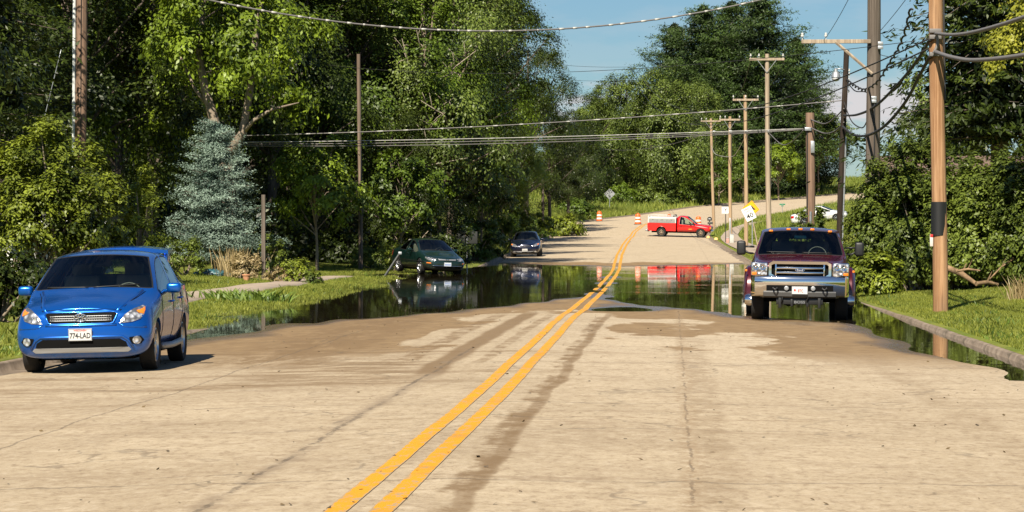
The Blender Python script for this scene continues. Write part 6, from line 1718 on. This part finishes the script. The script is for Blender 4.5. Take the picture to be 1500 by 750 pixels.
sp_ = conifer('spruce_tree', 'plump silvery blue spruce at the corner of the lawn', 5.4, 1.72, L_blue, M_bark, 8, 19, 15, .11, None, base=.16, upturn=.10, tuft=56, power=.42, asp=.22, tl=.26, dens=1.25, r0=.14, thick=.42, rag=.20, core=7000)
sp_.location = at(316, 100) 
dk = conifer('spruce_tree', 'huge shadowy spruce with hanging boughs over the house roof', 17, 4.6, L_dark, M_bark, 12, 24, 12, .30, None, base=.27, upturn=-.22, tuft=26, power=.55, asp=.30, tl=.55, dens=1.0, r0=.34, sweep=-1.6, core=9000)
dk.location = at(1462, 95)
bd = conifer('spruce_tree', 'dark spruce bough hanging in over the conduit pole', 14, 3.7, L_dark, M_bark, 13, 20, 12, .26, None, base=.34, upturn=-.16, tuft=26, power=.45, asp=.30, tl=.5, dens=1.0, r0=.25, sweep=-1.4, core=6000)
bd.location = at(-75, 75)
# ------------------------------------------------------------ shrubs and hedge
def shrub(name, label, px, d, w, dep, h, leafm, seed, nc, size, group=None, cl=.42, ntw=16, nl=8, stems=9, low=.12, stemm=None, asp=.5, cat='shrub', loc=None, droop=.25):
    rs = np.random.default_rng(seed); p = loc or at(px, d); root = thing(name, label, cat, p, 0, group)
    C = []
    while len(C) < nc:
        v = rs.uniform(-1, 1, 3); v[2] = rs.uniform(low, 1)
        q = math.sqrt(v[0] ** 2 + v[1] ** 2 + max(0, v[2] - .35) ** 2 / .42)
        if q > 1 + .12 * math.sin(v[0] * 7 + seed) or q < .35 * rs.random(): continue
        C.append((v[0] * w, v[1] * dep, v[2] * h))
    C = np.array(C); rad = rs.uniform(.7, 1.2, nc) * cl
    P, Nn, S, Tt, val = sprays(rs, C, rad, ntw, nl, size, droop=droop, outc=np.array([0, 0, h * .3]))
    k = P[:, 2] > .02
    bm = bmesh.new()
    for i in range(stems):
        tp = Vector(C[i % nc]); b0 = Vector((rs.uniform(-.35, .35) * w, rs.uniform(-.3, .3) * dep, -.1)); tube(bm, [b0, b0.lerp(tp, .5) + Vector((rs.normal() * .08, 0, .1)), tp], [.03 * h ** .5, .02 * h ** .5, .006], 5, cap=False)
    fin('stem', bm, stemm or M_bark_l, root, True)
    cloud('foliage', P[k], Nn[k], S[k], leafm, root, T_=Tt[k], val=val[k], rs=rs, aspect=asp)
    return root
GS = 'shrubs by the wood'
shrub('lilac_bush', 'big yellow-green lilac bush in front of the brown conduit pole', 62, 71, 1.5, 1.2, 4.3, L_shrub, 1, 190, .115, GS, cl=.44, ntw=22, nl=9, stems=26, low=.28)
shrub('lilac_bush', 'lower darker half of the lilac bush touching the blue hatchback', 128, 73, 1.0, 1.0, 3.75, L_shrub, 2, 120, .11, GS, cl=.40, ntw=20, nl=9, stems=18, low=.24)
shrub('lilac_bush', 'low lilac growth, leaves darkened to stand in for shade, beside the kerb behind the hatchback mirror', -6, 51, 1.25, .8, 1.5, L_dark, 3, 60, .11, GS, cl=.4, stems=14)  # dark bush set here in place of deep shade on the lawn
shrub('vine_bush', 'conical vine-clad bush with bare twigs above the hatchback roof', 205, 84, .70, .6, 3.0, L_shrub, 4, 40, .10, GS, cl=.36, stems=22)
shrub('vine_bush', 'spindly vine column rising from the conical bush', 212, 85, .33, .3, 4.1, L_shrub, 5, 22, .10, GS, cl=.30, stems=8, low=.5)
shrub('garden_shrub', 'dark low shrub under the spruce boughs beside the hatchback roof', 262, 96, 1.0, .6, 1.3, L_hedge, 6, 40, .10, GS, cl=.32)
shrub('garden_shrub', 'rounded garden shrub at the end of the flower bed', 437, 93, .55, .5, .82, L_shrub, 7, 34, .08, GS, cl=.20, ntw=12)
shrub('garden_shrub', 'tall thin leafy shrub right behind the square grey post', 398, 96, .34, .3, 1.9, L_hedge, 8, 22, .09, GS, cl=.24)
shrub('garden_shrub', 'brownish shrub in the flower bed left of the square post', 358, 95, .55, .5, .95, L_dry, 9, 34, .08, GS, cl=.22)
shrub('garden_shrub', 'small green plant at the very tip of the flower bed', 460, 91.5, .28, .25, .45, L_hedge, 10, 16, .08, GS, cl=.16)
shrub('garden_shrub', 'pale low plants between the square post and rounded shrub', 412, 93, .5, .3, .45, L_dry, 14, 20, .08, GS, cl=.18)
shrub('brush_pile', 'cut leafy brush pile lying at the wood edge behind the green sedan', 547, 121, 1.15, .7, 1.0, L_olive, 11, 46, .12, None, cl=.36, stems=16, cat='brush', asp=.3)
shrub('brush_pile', 'leaning cut branches with yellowing leaves next to the sedan tail', 582, 119, .55, .5, 1.25, L_shrub, 12, 26, .13, None, cl=.34, stems=14, cat='brush', asp=.3)
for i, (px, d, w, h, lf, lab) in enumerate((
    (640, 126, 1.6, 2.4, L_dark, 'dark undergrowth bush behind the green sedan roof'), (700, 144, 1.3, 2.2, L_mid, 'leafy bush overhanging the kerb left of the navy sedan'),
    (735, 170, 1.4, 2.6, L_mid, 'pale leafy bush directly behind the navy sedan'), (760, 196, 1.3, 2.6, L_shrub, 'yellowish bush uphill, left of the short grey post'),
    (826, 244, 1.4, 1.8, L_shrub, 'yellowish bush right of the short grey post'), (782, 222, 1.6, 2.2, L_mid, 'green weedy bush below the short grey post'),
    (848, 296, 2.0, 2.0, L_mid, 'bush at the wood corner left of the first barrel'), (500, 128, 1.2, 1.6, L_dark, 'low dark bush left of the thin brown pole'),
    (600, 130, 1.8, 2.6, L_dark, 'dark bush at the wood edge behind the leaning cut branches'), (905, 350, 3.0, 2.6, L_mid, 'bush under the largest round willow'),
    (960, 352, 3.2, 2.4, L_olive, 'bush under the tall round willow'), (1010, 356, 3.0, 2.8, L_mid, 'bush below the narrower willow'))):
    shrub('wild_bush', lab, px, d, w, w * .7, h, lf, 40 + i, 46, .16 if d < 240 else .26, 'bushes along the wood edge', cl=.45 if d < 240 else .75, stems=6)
GHg = 'overgrown bushes of the tall hedge'
for i, (px, d, w, dep, h, lab) in enumerate((
    (1296, 81, 1.0, 1.1, 3.55, 'hedge bush closest to the maroon truck, round the thick grey pole'), (1345, 80, 1.05, 1.2, 4.25, 'tallest hedge bush directly behind the black-banded pole'),
    (1405, 79, 1.15, 1.2, 3.65, 'hedge bush just past the black-banded pole, over the log'), (1462, 78, 1.15, 1.2, 3.60, 'hedge bush beneath the shadowy spruce trunk'),
    (1524, 77, 1.2, 1.2, 3.9, 'hedge bush running out of the picture at the edge'))):
    shrub('hedge_bush', lab, px, d, w, dep, h, L_hedge, 60 + i, 230, .125, GHg, cl=.44, ntw=20, nl=9, stems=34, low=.12, cat='bush')
shrub('hedge_bush', 'low pale-leaved bush at the truck end of the hedge foot', 1284, 77, .62, .6, 1.25, L_shrub, 70, 50, .12, GHg, cl=.3, stems=8, cat='bush')
shrub('sapling', 'leafy sapling hugging the foot of the stub pole', 1176, 119, .42, .4, 2.5, L_hedge, 71, 26, .13, 'saplings at the stub pole', cl=.30, stems=6, low=.3)
shrub('sapling', 'second leafy sapling on the lamp side of the stub pole', 1204, 118, .34, .4, 2.9, L_hedge, 72, 22, .13, 'saplings at the stub pole', cl=.28, stems=6, low=.3)
shrub('sapling', 'slender weed bush behind the truck tow mirror by the hedge', 1246, 92, .30, .3, 1.9, L_shrub, 73, 20, .12, 'saplings at the stub pole', cl=.26, stems=6, low=.2)
# logs under the hedge
M_log = mat('log_bark', (.10, .065, .035), .9, c2=(.30, .19, .10), scale=5, bump=.5)
for i, (a, b, r0, lab) in enumerate((((1388, 392, 76.2), (1430, 415, 75.6), .085, 'thick broken branch slanting down out of the hedge'), ((1430, 415, 74.8), (1462, 416, 75.2), .06, 'short thin log lying on the lawn edge under the hedge'), ((1400, 397, 75.0), (1436, 396, 75.0), .035, 'pale bare stick lying level inside the hedge'), ((1485, 378, 76.4), (1450, 408, 76.2), .03, 'long dark stick leaning at the outer hedge end'))):
    A_, B_ = V(*a), V(*b); gA = gz(B_.x, B_.y); B_.z = max(B_.z, gA + r0); A_.z = max(A_.z, gz(A_.x, A_.y) + r0)
    bm = bmesh.new(); m_ = (B_ - A_) * .5 + Vector((0, 0, .05)); tube(bm, [Vector((0, 0, 0)), m_, B_ - A_], [r0, r0 * .9, r0 * .6], 9)
    tube(bm, [m_, m_ + Vector((.12, -.05, .28))], [r0 * .4, r0 * .15], 5)
    o = fin('fallen_branch', bm, M_log, None, True, 50); o.location = A_; tag(o, lab, 'branch', 'fallen branches')
# reeds, big-leaved weeds
def blades(name, label, p, w, dep, h, n, mt, seed, cat='plant', lean=.25, wid=.02, group=None, kind=None):
    rs = np.random.default_rng(seed); bm = None
    bx = rs.normal(size=n) * w * .5; by = rs.normal(size=n) * dep * .5; hh = h * rs.uniform(.5, 1.1, n)
    lx = rs.normal(size=n) * lean * hh + bx * .3; ly = rs.normal(size=n) * lean * hh
    z0 = np.array([gz(p.x + a, p.y + b) - p.z for a, b in zip(bx, by)])
    a_ = rs.uniform(0, 3.14, n); ux, uy = np.cos(a_) * wid, np.sin(a_) * wid * .5
    v0 = np.stack([bx - ux, by - uy, z0 - .02], 1); v1 = np.stack([bx + ux, by + uy, z0 - .02], 1)
    v2 = np.stack([bx + lx * .45 + ux, by + ly * .45 + uy, z0 + hh * .65], 1); v3 = np.stack([bx + lx * .45 - ux, by + ly * .45 - uy, z0 + hh * .65], 1)
    v4 = np.stack([bx + lx, by + ly, z0 + hh], 1)
    V_ = np.stack([v0, v1, v2, v3, v4], 1).reshape(-1, 3)
    me = bpy.data.meshes.new(name); i = np.arange(n) * 5
    f = [x for k in i for x in ((k, k + 1, k + 2, k + 3), (k + 3, k + 2, k + 4))]
    me.from_pydata(V_.tolist(), [], f)
    at_ = me.attributes.new('leafv', 'FLOAT', 'FACE'); at_.data.foreach_set('value', np.repeat(rs.random(n), 2).astype(np.float32))
    o = link(name, me, None, mt); o.location = p; return tag(o, label, cat if kind is None else None, group, kind)
blades('reed_clump', 'tall dry tan reeds standing behind the flower bed', at(345, 97), .70, .5, 1.05, 220, L_dry, 1, lean=.16, wid=.014)
L_weed = leafmat('leaf_weed', (.06, .11, .02), (.24, .33, .06), .35)
GB = 'broad-leaved weeds on the verge'
for i, (px, d, lab) in enumerate(((318, 71, 'small tuft of broad weeds nearest the hatchback on the verge'), (352, 71.5, 'middle clump of broad weeds on the verge'), (382, 70, 'largest clump of broad weeds close to the water'))):
    blades('verge_weed', lab, at(px, d), .50 + .08 * i, .6, .25 + .04 * i, 80 + 30 * i, L_weed, 20 + i, lean=.75, wid=.026, group=GB)
blades('verge_weed', 'yellow grass tuft on the lawn at the picture edge', at(1497, 66), .35, .3, .6, 120, L_dry, 33, lean=.4, wid=.012, group=GB)
# tarp bundle and clay pot by the spruce
p = at(311, 97); root = thing('tarp_bundle', 'crumpled dark teal tarp bundle under the spruce', 'tarp', p)
rs = np.random.default_rng(4); bm = bmesh.new(); bmesh.ops.create_icosphere(bm, subdivisions=4, radius=1)
for v in bm.verts:
    n_ = noise.noise(v.co * 2.6) * .28 + noise.noise(v.co * 7) * .10; v.co = Vector((v.co.x * .62, v.co.y * .3, max(v.co.z, -.2) * .20)) * (1 + n_); v.co.z += .05
fin('tarp_sheet', bm, mat('tarp_teal', (.03, .10, .12), .45, var=.3), root, True)
bm = bmesh.new(); tube(bm, [(-.5, -.1, .08), (-.2, -.28, .12), (.2, -.28, .11), (.52, -.08, .07)], .012, 6); fin('cord', bm, M_wire_l, root, True)
p = at(361, 92.5); root = thing('garden_pot', 'small terracotta pot in front of the brownish shrub', 'pot', p)
bm = bmesh.new(); lathe(bm, [(.09, 0), (.13, .20), (.15, .20), (.15, .24), (.12, .24), (.10, .05)], 'Z', n=20); fin('pot_body', bm, mat('terracotta', (.50, .24, .13), .8, var=.15), root, True, 40)
bm = bmesh.new(); lathe(bm, [(.02, .20), (.12, .21)], 'Z', n=16); fin('pot_soil', bm, M_dark, root)

# ------------------------------------------------------------ uncountable stuff
def scatter_grass(name, label, n, yr, mt, hmin, hmax, wid, seed, side, emax, pred=None, lean=.5):
    rs = np.random.default_rng(seed)
    Y = rs.uniform(yr[0], yr[1], n); e = rs.uniform(.12, emax, n)
    X = np.where(side < 0, ip(Y, XLt) - .15 - e, ip(Y, XRt) + .15 + e)
    Zg_ = ground_z(X, Y)
    k = Zg_ > -.03
    if side < 0: k &= ~((X < ip(Y, XLt) - 3.05) & (X > ip(Y, XLt) - 4.45) & (Y < 107))
    else:
        pa = np.array(pts_path); 
        xp = np.interp(Y, pa[:, 0], pa[:, 1]); k &= ~((np.abs(X - xp) < .75) & (Y > 160) & (Y < 262))
    if pred is not None: k &= pred(X, Y)
    X, Y, Zg_ = X[k], Y[k], Zg_[k]; n = len(X)
    hh = rs.uniform(hmin, hmax, n) * (1 + .5 * np.sin(X * 1.7 + Y * .5) * np.sin(Y * .8)); a = rs.uniform(0, 6.283, n); w = wid * rs.uniform(.6, 1.3, n)
    ux, uy = np.cos(a) * w, np.sin(a) * w; lx, ly = rs.normal(size=n) * hh * lean, rs.normal(size=n) * hh * lean
    V_ = np.stack([np.stack([X - ux, Y - uy, Zg_ - .01], 1), np.stack([X + ux, Y + uy, Zg_ - .01], 1), np.stack([X + lx, Y + ly, Zg_ + hh], 1)], 1).reshape(-1, 3)
    me = bpy.data.meshes.new(name); me.vertices.add(n * 3); me.vertices.foreach_set('co', V_.astype(np.float32).ravel())
    me.loops.add(n * 3); me.loops.foreach_set('vertex_index', np.arange(n * 3, dtype=np.int32)); me.polygons.add(n); me.polygons.foreach_set('loop_start', np.arange(0, n * 3, 3, dtype=np.int32)); me.update(calc_edges=True)
    at_ = me.attributes.new('leafv', 'FLOAT', 'FACE'); at_.data.foreach_set('value', rs.random(n).astype(np.float32))
    o = link(name, me, None, mt); return tag(o, label, None, None, 'stuff')
pts_path = pts
L_lawn = leafmat('grass_lawn', (.09, .12, .012), (.30, .32, .05), .3, .6, 1.3)
L_meadow = leafmat('grass_meadow', (.09, .14, .014), (.30, .33, .06), .3, .6, .12)
scatter_grass('grass', 'short mown grass on the truck-side verge', 150000, (36, 84), L_lawn, .03, .07, .011, 1, 1, 6)
scatter_grass('grass', 'mown grass on the verge farther up the truck side', 90000, (84, 260), L_lawn, .04, .12, .022, 2, 1, 14)
scatter_grass('grass', 'short mown grass on the hatchback-side lawn', 230000, (36, 124), L_lawn, .03, .08, .013, 3, -1, 10)
scatter_grass('weeds', 'tall rough weeds on the bank beyond the navy sedan', 60000, (150, 330), L_meadow, .25, .75, .035, 4, -1, 7, lean=.35)
scatter_grass('weeds', 'rough meadow grass over the hill road', 70000, (300, 520), L_meadow, .25, .7, .06, 5, -1, 40, lean=.35)
scatter_grass('weeds', 'rough grass between the hill road and the lawn', 40000, (240, 420), L_meadow, .12, .45, .045, 6, 1, 22, lean=.35)
blades('weeds', 'grassy weeds lying on the road crack near the hatchback', at(72, 25.2), .62, .05, .05, 150, L_weed, 50, lean=.9, wid=.008, kind='stuff')
blades('weeds', 'weeds sprouting from the long road joint', at(978, 56), .05, 1.3, .05, 60, L_weed, 51, lean=.5, wid=.008, kind='stuff')
blades('weeds', 'weeds sprouting from the kerb gutter by the hatchback', at(6, 40), .3, 3.0, .10, 160, L_weed, 52, lean=.6, wid=.010, kind='stuff')
scatter_grass('weeds', 'darker weed tufts in the verge by the black-banded pole', 9000, (36, 84), leafmat('leaf_clover', (.03, .06, .008), (.13, .20, .03), .2), .05, .13, .022, 11, 1, 6, pred=lambda X, Y: np.sin(X * 2.3 + Y * .37) * np.sin(Y * .61 - X) > .35, lean=.8)
scatter_grass('weeds', 'darker weed tufts in the lawn past the hatchback', 12000, (36, 124), leafmat('leaf_plantain', (.03, .06, .008), (.13, .20, .03), .2), .05, .13, .024, 12, -1, 9, pred=lambda X, Y: np.sin(X * 1.9 + Y * .33) * np.sin(Y * .51 - X) > .4, lean=.8)
# flotsam: leaves and bits on the water and along its edge
rs = np.random.default_rng(19); n = 26000
Y = rs.uniform(37, 134, n); X = ip(Y, XLt) + rs.random(n) * (ip(Y, XRt) - ip(Y, XLt)); Zl = road_z(X, Y)
clus = np.sin(X * 1.7 + Y * .23) * np.sin(Y * .41 + X * .6)
k = ((Zl > -.012) & (Zl < .006) & (rs.random(n) < .30)) | ((Zl < 0) & (clus > .93) & (rs.random(n) < .12))
P = np.stack([X[k], Y[k], np.maximum(Zl[k], 0) + .006], 1); n = len(P); Nn = rs.normal(size=(n, 3)) * .12; Nn[:, 2] += 1
tag(cloud('debris', P, Nn, rs.uniform(.02, .08, n), leafmat('flotsam', (.03, .022, .012), (.15, .11, .05), 0), aspect=.4, rs=rs), 'bits of leaf and twig stranded along the edge of the flood', None, None, 'stuff')
# leaf litter and grit on the road
rs = np.random.default_rng(9); n = 500
Y = 17 + 48 * rs.random(n) ** 1.6; X = rs.uniform(-8.2, 4.6, n); Zl = road_z(X, Y)
k = Zl > .015; P = np.stack([X[k], Y[k], Zl[k] + .008], 1); n = len(P); Nn = rs.normal(size=(n, 3)) * .25; Nn[:, 2] += 1
tag(cloud('leaf_litter', P, Nn, rs.uniform(.02, .06, n), leafmat('litter', (.04, .03, .015), (.16, .11, .05), 0), aspect=.6, rs=rs), 'scattered dead leaves and grit on the dry concrete', None, None, 'stuff')
# deep wood behind the first trees: one mass nobody could count
rs = np.random.default_rng(15); n = 90000
Y = rs.uniform(150, 330, n); xe = np.interp(Y, [150, 200, 250, 300, 330], [-24, -24, -22, -20, -20]); X = xe - rs.uniform(0, 40, n) * (Y / 200); G = ground_z(X, Y); ct = np.floor(X / 3) * 7 + np.floor(Y / 4) * 13
top = 15 + 4 * np.sin(ct * 1.7); Zc = G + rs.random(n) ** .8 * top
P = np.stack([X, Y, Zc], 1); Nn = rs.normal(size=(n, 3)); Nn[:, 2] += .6; Nn[:, 1] -= .4
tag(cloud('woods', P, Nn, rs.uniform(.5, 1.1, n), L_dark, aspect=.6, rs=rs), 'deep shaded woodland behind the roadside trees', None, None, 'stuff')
n = 60000
Y = rs.uniform(118, 150, n); X = np.interp(Y, [118, 150], [-17.5, -14]) - rs.uniform(0, 26, n); G = ground_z(X, Y)
P = np.stack([X, Y, G + rs.random(n) ** 1.4 * 2.6], 1); Nn = rs.normal(size=(n, 3)); Nn[:, 2] += .6
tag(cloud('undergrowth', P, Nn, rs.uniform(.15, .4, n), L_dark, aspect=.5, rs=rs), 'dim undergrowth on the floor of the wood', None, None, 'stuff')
n = 45000
Y = rs.uniform(420, 520, n); X = rs.uniform(-60, 110, n); G = ground_z(X, Y); ct = np.floor(X / 6)
P = np.stack([X, Y, G + rs.random(n) * (4 + 2 * np.sin(ct * 2.1))], 1); Nn = rs.normal(size=(n, 3)); Nn[:, 2] += .6
keep = X < 16; P = P[keep]; Nn = Nn[keep]
tag(cloud('woods', P, Nn, rs.uniform(.5, 1.2, len(P)), L_olive, aspect=.6, rs=rs), 'distant tree belt closing the hilltop', None, None, 'stuff')
